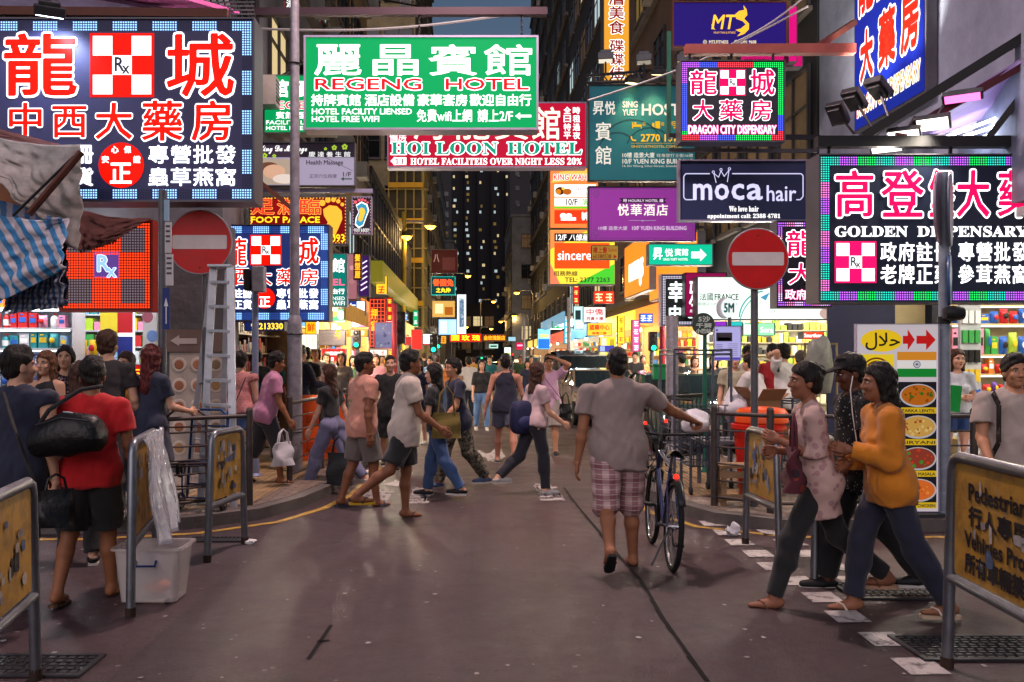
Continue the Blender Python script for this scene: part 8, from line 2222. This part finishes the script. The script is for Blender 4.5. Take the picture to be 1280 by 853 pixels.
person(at(572, 11.5), 11.5, 115, 'man in dark tee and camouflage trousers crossing behind the woman in jeans', H=1.68, skin='mid', legL=(-16, 20, 2), legR=(20, 8, 2), armL=(24, 10, 30), armR=(-16, 10, 24), top=(NVY, 'shirt', -.14, .024), bottom=(patterned('camouflage', '#5a5444', ('#34382c', '#7a7060', '#24241f'), 14, kind='camo'), .95, .025), hair=(HB, 'short'), shoes=(mat('#4a5a7a', .6, name='blue shoe'), 'shoe', WSOLE), lean=6)
person(at(602, 20.5), 20.5, 186, 'woman in black top and light jeans standing further up the road', H=1.62, female=True, skin='light', legL=(8, 6, 2), legR=(-6, 10, 2), top=(BLK, 'shirt', .0), sleeves='elbow', bottom=(fabric('#5a7ca8'), .95, .012), hair=(HB, 'long', .25), shoes=(SHW, 'shoe'))
person(at(632, 14.0), 14.0, -4, 'person in navy tank top and grey shorts walking away up the road', H=1.74, female=True, build=1.2, skin='#b07a64', legL=(18, 8, 3), legR=(-16, 12, 4), armL=(-8, 14, 20), armR=(10, 14, 30), top=(fabric('#15182c'), 'tank', -.10, .016), bottom=(fabric('#4a4c5e'), .36, .03), hair=(HB, 'short'), shoes=(mat('#6a625a', .6, name='grey shoe'), 'shoe'))
person(at(668, 10.9), 10.9, -62, 'woman in pale tee with long dark hair and navy backpack, walking right', H=1.60, female=True, skin='light', legL=(-22, 28, 2), legR=(10, 6, 2), armR=(18, 8, 40), armL=(-8, 8, 30), top=(fabric('#b49a9c'), 'shirt', -.04, .018), bottom=(fabric('#1b1c26'), .95, .008), hair=(HBR, 'long', .24), shoes=(SHW, 'shoe', WSOLE), lean=5)
r_, pi = person(at(686, 15.4), 15.4, 176, 'man in pink polo with one hand raised to his forehead', H=1.72, skin='mid', legL=(12, 8, 2), legR=(-10, 12, 2), armR=(5, 10, 40), handL=(-.10, .17, 1.66), hint=((-1, .1, -.3), (.6, -1, -.3)), top=(fabric('#c49ab4'), 'shirt', -.14, .02), bottom=(fabric('#9a9088'), .5, .03), hair=(HB, 'short'), shoes=(SHB, 'shoe'), headpitch=8)
# right foreground
person(at(1020, 6.0), 6.0, 82, 'woman in long pale pink patterned coat and black leggings striding left', H=1.68, female=True, build=1.05, h=.0105, skin='#8a5a44', lean=7, legL=(26, 10, 2), legR=(-24, 26, 2), handL=(-.02, .24, 1.13), handR=(.08, .25, 1.05), top=(patterned('pink floral', '#b89a92', ('#a07a7c',), 17, .34), 'coat', -.27, .022), sleeves='elbow', bottom=(BLK, .95, .004), hair=(HB, 'bun'), shoes=(mat('#b08a70', .6, name='beige sandal'), 'sandal', SHT), headyaw=6)
person(at(1074, 6.35), 6.35, 88, 'man in dark cap and white dotted black shirt wearing white earphones', H=1.70, build=1.15, h=.0105, skin='#5a3626', lean=6, legL=(-20, 16, 2), legR=(18, 10, 2), armL=(8, 8, 40), armR=(-6, 8, 30), top=(patterned('white dots', '#141416', ('#b8b4b4',), 42, .20), 'shirt', -.16, .024), bottom=(BLK, .95, .022), hair=(HB, 'short'), hat=mat('#1c1a1c', .8, bump=.3, bs=200, name='cap cloth'), shoes=(SHB, 'shoe', WSOLE), headpitch=14)
person(at(1110, 5.75), 5.75, 84, 'woman in orange top and dark navy trousers walking left in pale sandals', H=1.64, female=True, build=1.02, h=.0105, skin='#8a5c44', lean=6, legL=(-18, 12, 2), legR=(20, 14, 2), handL=(-.06, .26, 1.12), handR=(.06, .24, 1.02), top=(fabric('#c07410'), 'shirt', -.14, .031), sleeves='long', bottom=(fabric('#1a1c30'), .93, .012), hair=(HB, 'bob'), shoes=(mat('#b8a088', .6, name='pale sandal'), 'sandal', mat('#c8b8a8', .5, name='pale strap')))
gw, gi = person(at(1195, 10.9), 10.9, 176, 'young woman with long dark hair hugging a green folder outside the snack shop', H=1.64, z=KH, female=True, h=.0115, skin='light', legL=(4, 2, 2), legR=(-4, 8, 2), handR=(.03, .2, 1.12), armL=(4, 12, 8), top=(fabric('#b4b8c0'), 'shirt', .0, .02), bottom=(fabric('#1e3a6a'), .26, .018), hair=(HBR, 'long', .26), shoes=(SHB, 'shoe', WSOLE))
person(at(1266, 6.75), 6.75, 172, 'man in pale tee with glasses and black backpack straps at the right edge', H=1.68, build=1.2, h=.0105, skin='#b07e60', legL=(10, 8, 2), legR=(-10, 14, 2), armL=(16, 8, 40), armR=(14, 8, 40), top=(fabric('#a89a92'), 'shirt', -.14, .026), bottom=(CHAR, .6, .02), hair=(HB, 'short'), shoes=(SHB, 'shoe'))
# people in front of the optician
for px, Y, hd, lab, kw in (
 (981, 13.2, 35, 'man in white tee holding a phone to his ear on the right pavement', dict(H=1.74, top=(WHI, 'shirt', -.14, .024), handL=(-.15, .13, 1.58), hair=(HB, 'short'))),
 (967, 14.4, 20, 'man in red shirt behind the man on the phone', dict(H=1.76, top=(fabric('#a01420'), 'shirt', -.14), hair=(HB, 'short'))),
 (953, 12.9, 40, 'worker in white tee bending over the cardboard boxes', dict(H=1.62, lean=24, top=(WHI, 'shirt', -.14, .03), armL=(50, 8, 30), armR=(46, 8, 30), hair=(HB, 'short'))),
 (934, 15.2, 190, 'man in cap and pale tee facing the camera beyond the white tee worker', dict(H=1.74, top=(fabric('#a8a49a'), 'shirt', -.14), hair=(HB, 'short'), hat=BLK)),
 (918, 13.8, 170, 'man in khaki vest over white tee by the lavender notice board', dict(H=1.62, top=(fabric('#a09a84'), 'shirt', -.14, .03), armL=(30, 8, 50), hair=(HB, 'short'))),
 (1000, 15.0, -60, 'blurred grey haired person beside the man on the phone', dict(H=1.66, top=(fabric('#6a6a70'), 'shirt', -.14), hair=(mat('#4a4644', .6, name='grey hair'), 'short'))),
 (893, 17.6, 150, 'woman in dark top inside the optician by the purple strip', dict(H=1.60, female=True, top=(CHAR, 'shirt', -.1), hair=(HB, 'long'))),
 (868, 18.4, 185, 'woman in orange top in front of the optician window', dict(H=1.58, female=True, top=(fabric('#b86418'), 'shirt', -.1), hair=(HBR, 'bob'))),
 (853, 17.8, 20, 'man in black tee behind the tall cage trolley', dict(H=1.64, top=(BLK, 'shirt', -.1), hair=(HB, 'short'))),
 (794, 24.6, 170, 'man with headphones in dark tee beyond the green sedan', dict(H=1.70, top=(CHAR, 'shirt', -.1), hair=(HB, 'short'))),
 (803, 26.0, 200, 'woman in tan blouse near the orange fashion shop', dict(H=1.62, female=True, top=(fabric('#a8804a'), 'shirt', -.1), hair=(HBR, 'long')))):
 person(at(px, Y), Y, hd, lab, z=KH, bottom=(rng.choice((BLK, DEND, CHAR)), .95, .015), shoes=(SHB, 'shoe'), **kw)
# the far crowd
cols = [('black', '#18181b'), ('white', '#c4c2c0'), ('grey', '#6e6a6c'), ('navy', '#1c2440'), ('teal', '#1f6a74'), ('tan', '#a8845c'), ('pink', '#b87e8c'), ('maroon', '#5a1a26'), ('green', '#3a5a3a'), ('yellow', '#b8902c'), ('light blue', '#7c98b8'), ('orange', '#b86a2a')]
far = [(322, 15.2, 30, 0, 0, 'by the pale blue signal post', 'short'), (340, 16.5, 200, 4, 0, 'behind the stooping man in pink', 'short'), (395, 17.2, 175, 1, 0, 'under the white lightbox with grey strokes', 'bob'), (383, 16.2, 10, 0, 0, 'right of the suited man', 'short'),
 (408, 19.5, 184, 2, 1, 'in front of the red price poster', 'long'), (427, 17.6, 178, 2, 1, 'between the red price poster and the woman with tote', 'long'), (420, 22.5, 160, 10, 0, 'deeper behind the red price poster', 'short'), (441, 21, 190, 8, 1, 'under the green pedestrian signal', 'long'),
 (449, 23.5, 170, 3, 0, 'left of the peach tee man', 'short'), (462, 25, 15, 7, 0, 'below the red neon lattice', 'short'), (470, 19.6, 185, 6, 1, 'behind the peach tee man', 'bob'), (478, 28, 180, 5, 0, 'beside the red pole with poster board', 'short'),
 (524, 17.2, 160, 3, 1, 'between the beige tee man and the low bun woman', 'bob'), (538, 24, 170, 10, 0, 'under the red upright sign', 'short'), (547, 30, 10, 1, 0, 'beyond the low bun woman', 'short'), (560, 26, 185, 11, 1, 'left of the man in camouflage trousers', 'long'),
 (586, 24, 20, 1, 0, 'left of the woman in light jeans, back turned', 'short'), (612, 32, 175, 4, 0, 'right of the woman in light jeans', 'short'), (592, 36, 10, 9, 0, 'far up the road before the traffic', 'short'), (573, 40, 190, 6, 1, 'far up the road by the scaffold foot', 'long'),
 (650, 34, 180, 8, 0, 'far up the road right of the tank top person', 'short'), (659, 28, 185, 3, 1, 'just left of the long haired backpack woman', 'long'), (664, 38, 170, 11, 0, 'far up the road near the taxis', 'short'), (698, 33, 10, 5, 0, 'between the pink polo man and black people carrier', 'short'),
 (530, 38, 10, 0, 0, 'near the scaffold on the left pavement', 'short'), (512, 33, 180, 9, 1, 'by the red fascia with white corner', 'long'), (496, 30, 190, 2, 0, 'behind the young man in black shirt', 'short'), (624, 42, 180, 2, 1, 'in the middle of the far road', 'bob')]
for i, (px, Y, hd, ci, fem, place, hk) in enumerate(far):
 cn_, cc = cols[ci]
 zz = KH if PX(px, Y) < -1.75 or PX(px, Y) > 4.9 else 0
 person(at(px, Y), Y, hd, ('woman' if fem else 'man') + ' in ' + cn_ + ' top ' + place, H=rng.uniform(1.58, 1.66) if fem else rng.uniform(1.64, 1.78), z=zz, female=bool(fem), skin=rng.choice(('light', 'light', 'mid')), top=(fabric(cc), 'shirt', -.12, .02), sleeves=rng.choice(('short', 'short', 'elbow')),
  bottom=(rng.choice((BLK, DEND, DEN, CHAR, BEI)), rng.choice((.95, .95, .48)), .016), hair=(rng.choice((HB, HB, HBR)), hk), shoes=(rng.choice((SHW, SHB)), 'shoe'), legL=(rng.uniform(-14, 14), 8, 2), legR=(rng.uniform(-14, 14), 10, 2), group='pedestrians further up the street')
# ------------------------------------------------------------------ bags and things carried
def strap(label, pts, r=.012, m=BLK, name='bag_strap', flat=3.):
 o = MB(m); pts = [Vector(p) for p in pts]
 return o.tube(pts, r, 6)
LEA = mat('#131315', .38, var=.15, vs=7, bump=.3, bs=30, name='black nylon')
d = thing('duffel_bag', 'large black duffel bag slung over the back of the red tee man', 'bag', (at(85, 5.8), 5.8, 1.0), 0, 'bags people carry')
c = P(84, 545, 5.8)
q = MB(LEA)
ang = R(8)
prof = [(.02, -.235), (.10, -.23), (.125, -.20), (.140, -.1), (.150, 0), (.148, .1), (.135, .20), (.105, .235), (.02, .24)]
q.lathe((0, 0, 0), prof, 24, axis='x', sx=.82, sy=1.0)
nv = []
for v in q.v:
 x, y, z = v; z = z * (1.05 if z > 0 else .92) - .05 * (x / .24) ** 2 * (1 if z > 0 else 0) + .008 * math.sin(28 * x + 9 * z)
 y = y + .006 * math.sin(33 * x)
 nv.append((c.x + x * math.cos(ang) - z * math.sin(ang), c.y + y, c.z + x * math.sin(ang) + z * math.cos(ang)))
q.v = nv
q.build('bag_body', None, d, smooth=60)
MB(BLK).tube([c + Vector((-.20, -.02, .04)), c + Vector((-.12, .0, .17)), c + Vector((.05, .08, .30)), c + Vector((.14, .22, .32))], .016, 6).build('strap', None, d, smooth=60)
MB(mat('#3a3a3e', .4, .3, name='zip')).tube([c + Vector((-.17, -.08, .075)), c + Vector((0, -.09, .125)), c + Vector((.17, -.08, .105))], .006, 5).build('zip', None, d)
def tote(name, label, c, size, m, hdl=.22, rz=0., hm=None, soft=.02, round_=.04):
 t = thing(name, label, 'bag', c, R(rz), 'bags people carry')
 w, dd, h = size
 q = MB(m)
 N = 8
 rows = []
 for k in range(N + 1):
  v = k / N; z = -h + h * v; ww = w * (1 - .10 * v); de = dd * (1 - .75 * v ** 1.5)
  rows.append([(x * 1, y + soft * math.sin(9 * z / h + 5 * x / w), z) for x, y in rounded(-ww / 2, -de / 2, ww / 2, de / 2, min(de, ww) * .45, 4)])
 n = len(rows[0]); q.add(sum(rows, []), [(i * n + k, i * n + (k + 1) % n, (i + 1) * n + (k + 1) % n, (i + 1) * n + k) for i in range(N) for k in range(n)] + [tuple(range(n))[::-1], tuple(N * n + k for k in range(n))])
 q.build('bag_body', None, t, smooth=60, local=True)
 if hdl:
  for sy in (-1, 1): MB(hm or m).tube([(-w * .28, sy * dd * .1, -.02), (-w * .2, sy * .01, hdl * .7), (0, 0, hdl), (w * .2, sy * .01, hdl * .7), (w * .28, sy * dd * .1, -.02)], .009, 6).build('handle', None, t, smooth=60, local=True)
 return t
tote('tote_bag', 'black tote with orange base carried by the striding brown haired woman', P(424, 566, 10.9), (.36, .14, .40), mat('#22262a', .5, var=.2, vs=6, bump=.2, bs=30, name='dark tote'), .2, -25)
tote('shoulder_bag', 'large olive canvas bag on the low bun woman', P(558, 516, 10.4), (.36, .14, .30), mat('#6a5a2a', .7, var=.15, bump=.2, name='olive canvas'), .32, 15)
tote('carrier_bag', 'white carrier bag hanging from the stooping man in pink polo', P(354, 553, 10.7), (.32, .16, .28), BAGW, .16, 60)
tote('shoulder_bag', 'maroon and orange handbag held in front of the woman in pink coat', P(992, 560, 5.75), (.30, .13, .28), patterned('maroon print', '#4a1420', ('#7a2a1a', '#24121c'), 9, .3), .22, 75)
tote('hand_bag', 'dark navy bag hanging at the hip of the orange top woman', P(1092, 602, 5.95), (.32, .14, .20), mat('#14141c', .45, bump=.2, name='dark bag'), .25, 80)
tote('shoulder_bag', 'black strap bag at the hip of the pink polo man', P(707, 505, 15.2), (.24, .1, .24), LEA, .2, 20)
tote('waist_bag', 'dark bag on the left hip of the navy sleeveless man', P(70, 612, 5.75), (.24, .14, .24), LEA, .1, 30)
tote('hand_bag', 'patterned handbag held by the woman in mustard jacket', P(157, 512, 9.35), (.2, .09, .18), patterned('grey print', '#5a5048', ('#8a8078', '#3a3230'), 24, .3), .12, 10)
bp = thing('backpack', 'navy backpack worn by the pale tee woman walking right', 'backpack', P(652, 522, 10.85), R(28), 'bags people carry')
q = MB(mat('#222544', .7, bump=.2, name='navy nylon')).sph((0, 0, 0), 1, 16, 12)
q.v = [(math.copysign(abs(x) ** .6, x) * .15, math.copysign(abs(y) ** .7, y) * .11, math.copysign(abs(z) ** .6, z) * .21) for x, y, z in q.v]
q.build('bag_body', None, bp, smooth=60, local=True)
q = MB(mat('#2a2e54', .7, name='navy nylon')).sph((0, -.09, -.06), (.11, .05, .09), 12, 8); q.build('front_pocket', None, bp, smooth=60, local=True)
fo = thing('folder', 'green folder held against the chest of the young woman', 'folder', P(1190, 498, 10.62), R(8), 'bags people carry')
MB(mat('#0f8a3a', .4, var=.05, name='green card')).obox((0, 0, 0), (.235, .014, .32), Matrix.Rotation(R(6), 3, 'Y')).build('cover', None, fo, local=True, bevel=.004)
MB(WHITE).obox((.004, .012, .004), (.225, .008, .31), Matrix.Rotation(R(6), 3, 'Y')).build('pages', None, fo, local=True)
wb = tote('carrier_bag', 'white shopping bag hanging from the hand of the green folder woman', P(1216, 560, 10.7), (.2, .1, .26), BAGW, .14, 10)
for lab, pts, r in (('thin white earphone cord of the man in cap', [P(1066, 470, 6.2), P(1063, 488, 6.17), P(1066, 520, 6.14), P(1072, 560, 6.12)], .004), ):
 tag(MB(WHITE).tube(pts, r, 5).build('earphone_cord', None), lab, 'earphones')
ph = MB(BLACK).obox(P(972, 459, 13.05), (.02, .075, .15), Matrix.Rotation(R(20), 3, 'Z')).build('phone', None, bevel=.006)
tag(ph, 'dark phone at the ear of the man in white tee', 'phone')
def body_strap(label, pts, m=BLK, w=.03, cat='strap'):
 pts = [Vector(p) for p in pts]
 q = MB(m)
 for a, b in zip(pts, pts[1:]): q.bar(a, b, .008, w, up=Vector((0, 1, 0)))
 return tag(q.build('bag_strap', None), label, cat, 'bag straps')
body_strap('grey webbing strap down the back of the navy sleeveless man', [P(4, 490, 5.80), P(16, 530, 5.79), P(42, 600, 5.80)], CHAR, .035)
body_strap('thin black strap across the back of the lace top woman', [P(307, 472, 11.02), P(298, 495, 11.0), P(291, 510, 11.0)], BLK, .02)
body_strap('dark strap slanting across the pink polo of the man with raised hand', [P(676, 466, 15.20), P(688, 482, 15.19), P(702, 500, 15.2)], CHAR, .035)
for px, lab in ((1247, 'left black backpack strap of the man at the right edge'), (1289, 'right black backpack strap of the man at the right edge')):
 x = P(px, 520, 6.6); body_strap(lab, [Vector((x.x, 6.66, 1.42)), Vector((x.x * 1.0, 6.585, 1.33)), Vector((x.x - .01, 6.57, 1.05)), Vector((x.x - .03, 6.62, .95))], LEA, .05)
gl = MB(BLACK)
g0 = P(1267, 477, 6.56)
# ------------------------------------------------------------------ shelves of goods in the two near shops
PAL = {'white': '#c8ccd0', 'blue': '#2a5ab0', 'pale blue': '#8ab4d8', 'green': '#3a9a4a', 'yellow': '#d8b828', 'orange': '#d87a28', 'red': '#b82428', 'pink': '#d888a8', 'purple': '#6a4a9a', 'teal': '#2a8a90', 'brown': '#6a4a34', 'lime': '#a8c83a'}
ACC = ['#f0f0f0', '#b82428', '#2a5ab0', '#d8b828', '#1a1a1a', '#3a9a4a']
protos = {}
def item(kind, cname, w, h, d, loc, lab, grp, ai=0, cat='package'):
 key = (kind, cname, round(w, 2), round(h, 2), ai)
 if key in protos:
  o = copy_tree(protos[key]); o.location = loc
  o['label'] = lab; o['group'] = grp
  return o
 t = thing({'box': 'goods_box', 'bottle': 'goods_bottle', 'pouch': 'snack_pouch'}[kind], lab, {'box': 'box', 'bottle': 'bottle', 'pouch': 'snack bag'}[kind], loc, 0, grp)
 m = mat(PAL[cname], .35, var=.05, name='packaging'); a = mat(ACC[ai], .4, var=0, name='package print')
 if kind == 'box':
  MB(m).box(-w / 2, 0, 0, w / 2, d, h).build('carton', None, t, local=True, bevel=.003)
  q = MB(a).box(-w * .38, -.004, h * .34, w * .38, -.001, h * .66); q.box(-w * .3, -.004, h * .78, w * .1, -.001, h * .86); q.build('print', None, t, local=True)
 elif kind == 'bottle':
  r = w / 2
  MB(m).lathe((0, r, 0), [(r * .95, 0), (r, .01), (r, h * .62), (r * .8, h * .74), (r * .35, h * .84), (r * .35, h * .88)], 14).build('bottle_body', None, t, local=True, smooth=40)
  MB(a).lathe((0, r, h * .885), [(r * .42, 0), (r * .42, h * .10), (r * .3, h * .115)], 12).build('cap', None, t, local=True)
  MB(mat('#e0e0e0', .5, var=0, name='bottle label')).lathe((0, r, h * .15), [(r * 1.01, 0), (r * 1.01, h * .38)], 14).build('paper_label', None, t, local=True)
 else:
  q = MB(m); q.sheet(lambda u, v: ((u - .5) * w * (1 - .08 * math.sin(math.pi * v)), -d * .5 * math.sin(math.pi * u) ** .6 * math.sin(math.pi * min(1, max(0, v))) ** .5 + .01, v * h), 8, 8)
  q.sheet(lambda u, v: ((.5 - u) * w * (1 - .08 * math.sin(math.pi * v)), d * .5 * math.sin(math.pi * u) ** .6 * math.sin(math.pi * min(1, max(0, v))) ** .5 + .012, v * h), 8, 8)
  q.build('pouch', None, t, local=True, smooth=60)
  MB(a).sph((0, -d * .48, h * .52), (w * .3, .012, h * .2), 12, 6).build('print', None, t, local=True)
 protos[key] = t
 return t
def shelf_unit(name, label, x0, x1, y, zs, depth, m, back):
 t = thing(name, label, 'shelf', ((x0 + x1) / 2, y + depth / 2, KH))
 MB(back).box(x0, y + depth, KH, x1, y + depth + .03, zs[-1] + .45).build('back_panel', None, t)
 for z in zs: MB(m).box(x0, y, z - .03, x1, y + depth - .002, z).build('shelf_board', None, t)
 for x in (x0 - .03, x1): MB(m).box(x, y, KH, x + .03, y + depth, zs[-1] + .45).build('side_panel', None, t)
 for z in zs[1:]: MB(em('#eef6ff', 3)).box(x0 + .05, y + .03, z - .05, x1 - .05, y + .05, z - .032).build('shelf_light', None, t)
SHW_ = mat('#b8bcc0', .4, var=.05, name='shelf white'); SHWD = mat('#c0a878', .5, var=.1, name='shelf wood')
zl = [.42, .70, .98, 1.26, 1.54, 1.82, 2.10, 2.38]
shelf_unit('pharmacy_shelf', 'bright white pharmacy shelf packed with boxes and bottles', -7.0, -5.5, 12.1, zl, .35, SHW_, mat('#a8b4c0', .5, name='shelf back'))
r_ = random.Random(21)
rowcol = [('white', 'lime', 'green'), ('yellow', 'white', 'green'), ('white', 'pale blue', 'lime'), ('white', 'pale blue', 'purple'), ('blue', 'pale blue', 'white'), ('pale blue', 'white', 'teal'), ('white', 'red', 'pink'), ('red', 'white', 'orange')]
for j, z in enumerate(zl):
 x = -6.72
 while x < -5.6:
  k = r_.choice(('box', 'box', 'bottle', 'pouch')); cn_ = r_.choice(rowcol[j])
  w = r_.choice((.09, .11, .13)); h = r_.choice((.17, .20, .22))
  if x > -5.95 and j in (3, 4): k, cn_, w, h = 'box', 'yellow' if j == 4 else 'lime', .13, .17
  item(k, cn_, w, h, .12, (x + w / 2, 12.13, z + .001), '%s %s on the white pharmacy shelf' % (cn_, {'box': 'box', 'bottle': 'bottle', 'pouch': 'packet'}[k]), 'goods on the white pharmacy shelf', r_.randrange(4))
  x += w + .02
# pharmacy room
ph = thing('shop', 'bright open pharmacy room under the navy dispensary sign', 'shop', (-8, 14.5, 0))
PW = mat('#c4c4c4', .6, var=.05, name='pharmacy wall')
MB(mat('#9a948c', .3, var=.1, name='tile floor')).box(-12, 12.0, .126, -4.23, 16.6, .15).build('shop_floor', None, ph)
MB(PW).box(-12, 16.6, .15, -4.23, 16.7, 3.4).build('back_wall', None, ph)
MB(PW).box(-4.23, 12.62, .15, -4.16, 16.6, 3.4).build('side_wall', None, ph)
MB(PW).box(-12, 12.6, 3.3, -4.23, 16.6, 3.4).build('ceiling', None, ph)
for x in (-6.8, -5.0): MB(em('#f4f8ff', 12, True)).box(x - .1, 11.6, 3.12, x + .1, 16.5, 3.17).build('ceiling_light', None, ph)
MB(em('#f6faff', 30, True)).box(-7.0, 11.7, 2.86, -5.5, 11.76, 2.92).build('tube_light', None, ph)
MB(em('#f0f0ff', 1.8)).box(-5.18, 12.9, .2, -4.98, 13.0, 3.0).build('lit_column', None, ph)
MB(mat('#c02028', .5)).box(-5.19, 12.88, 2.05, -4.97, 12.899, 2.5).box(-5.19, 12.88, .2, -4.97, 12.899, .9).build('red_band', None, ph)
MB(mat('#20308a', .5)).box(-5.19, 12.88, 1.4, -4.97, 12.899, 2.0).build('blue_band', None, ph)
MB(mat('#d8c030', .5, var=.1, name='yellow panel')).box(-5.62, 13.3, 1.9, -5.3, 13.4, 3.2).build('yellow_panel', None, ph)
ps = MB(PW); ps.box(-4.75, 12.7, .15, -4.55, 12.78, 3.2)
for i in range(9): ps.lathe((-4.65 + r_.uniform(-.04, .04), 12.70, .6 + i * .28), [(.09, 0), (.08, -.004)], 14, mat(r_.choice(('#3a5aa0', '#6a8ac0', '#a05a6a', '#4a3a8a', '#c8c0d0')), .5, name='poster print'), 'y', sx=.9)
ps.build('poster_column', None, ph)
g = MB()
for z in [.4 + .3 * k for k in range(9)]:
 x = -9.
 while x < -4.4:
  w = r_.uniform(.06, .16); h = r_.uniform(.12, .25)
  g.box(x, 16.3, z, x + w, 16.5, z + h, mat(PAL[r_.choice(list(PAL))], .5, var=0, name='goods')); x += w + .02
 g.box(-9, 16.28, z - .03, -4.3, 16.58, z - .004, SHW_)
g.build('stocked_shelves', None, ph)['kind'] = 'stuff'
ys = [1.1, 1.4, 1.7]
for j, z in enumerate(ys):
 for i in range(3):
  item('pouch' if j else 'box', 'yellow', .14, .24, .12, (-5.52 + i * .16, 12.45, z), 'yellow milk powder packet stacked by the pharmacy entrance', 'yellow packets by the pharmacy entrance', i % 3)
tag(MB(SHW_).box(-5.62, 12.42, KH, -5.04, 12.62, 1.07).box(-5.62, 12.42, 1.07, -5.04, 12.62, 1.099).box(-5.62, 12.43, 1.375, -5.04, 12.62, 1.398).box(-5.62, 12.43, 1.675, -5.04, 12.62, 1.698).box(-5.62, 12.58, 1.1, -5.6, 12.62, 2.0).build('counter', None), 'white counter with yellow packets inside the pharmacy entrance', 'counter')
# snack shop
sn = thing('shop', 'brightly lit snack shop with wooden shelves at the right corner', 'shop', (8, 11.5, 0))
CW = mat('#c8b488', .6, var=.08, name='pale wood wall')
MB(mat('#a49c90', .3, var=.1, name='tile floor')).box(RX + .02, 8.6, .126, 11, 14.6, .15).build('shop_floor', None, sn)
MB(CW).box(RX + .1, 14.4, .15, 11, 14.5, 3.4).build('back_wall', None, sn)
MB(CW).box(10.9, 8.6, .15, 11, 14.4, 3.4).build('side_wall', None, sn)
MB(mat('#b8b8b8', .6, name='ceiling')).box(RX + .05, 8.45, 3.25, 11, 14.4, 3.35).build('ceiling', None, sn)
for y in (9.6, 11.2, 12.8): MB(em('#fff6e4', 12, True)).box(RX + .6, y - .1, 3.16, 10.6, y + .1, 3.22).build('ceiling_light', None, sn)
MB(mat('#2a2a30', .5, .3, name='door post')).box(6.9, 13.2, .15, 7.02, 13.4, 3.3).build('door_post', None, sn)
MB(mat('#2c2e4a', .6, var=.1, name='dark curtain')).box(RX - .2, 14.35, KH, RX + .9, 14.395, 3.3).build('dark_panel', None, sn)
zr = [.45, .80, 1.12, 1.44, 1.74, 2.22, 2.52]
shelf_unit('snack_shelf', 'wooden snack shelf stacked with colourful packets', 7.45, 9.6, 13.7, zr, .4, SHWD, CW)
rc = [('white', 'pale blue', 'red'), ('pale blue', 'white', 'teal'), ('pale blue', 'white', 'purple', 'red'), ('red', 'orange', 'brown', 'white'), ('green', 'lime', 'yellow', 'pink', 'blue'), ('blue', 'red', 'white'), ('yellow', 'pink', 'orange')]
for j, z in enumerate(zr):
 x = 7.5
 while x < 9.35:
  k = r_.choice(('pouch', 'pouch', 'box', 'bottle')) if j != 4 else r_.choice(('pouch', 'pouch', 'box')); cn_ = r_.choice(rc[j])
  w = r_.choice((.08, .10, .13)); h = r_.choice((.15, .19, .23))
  if j == 4: h = r_.choice((.28, .34, .40))
  item(k, cn_, w, h, .13, (x + w / 2, 13.74, z + .001), '%s %s on the wooden snack shelf' % (cn_, {'box': 'box', 'bottle': 'bottle', 'pouch': 'snack packet'}[k]), 'goods on the wooden snack shelf', r_.randrange(5))
  x += w + .02
# small wall display behind the green folder woman
dw = thing('display_rack', 'narrow white display rack of blister packs behind the blue grey pole', 'display rack', (7.15, 12.6, KH))
MB(SHW_).box(7.0, 12.62, KH, 7.30, 12.68, 3.1).build('back_panel', None, dw)
for i in range(9):
 q = MB(mat(ACC[i % 6], .5, var=.05, name='blister'))
 for k in range(3): q.box(7.02 + k * .09, 12.58, .5 + i * .28, 7.09 + k * .09, 12.62, .68 + i * .28)
 q.build('pack_row', None, dw)
# litter specks and a drink can
for i, (px, py, lab) in enumerate(((112, 640, 'crumpled paper scrap by the left kerb'), (1018, 862, 'x'))):
 if lab == 'x': continue
 blob('paper_scrap', lab, 'litter', (*G(px + 200, py + 40).xy, .0), (.05, .04, .02), WHITE, 9, .3)
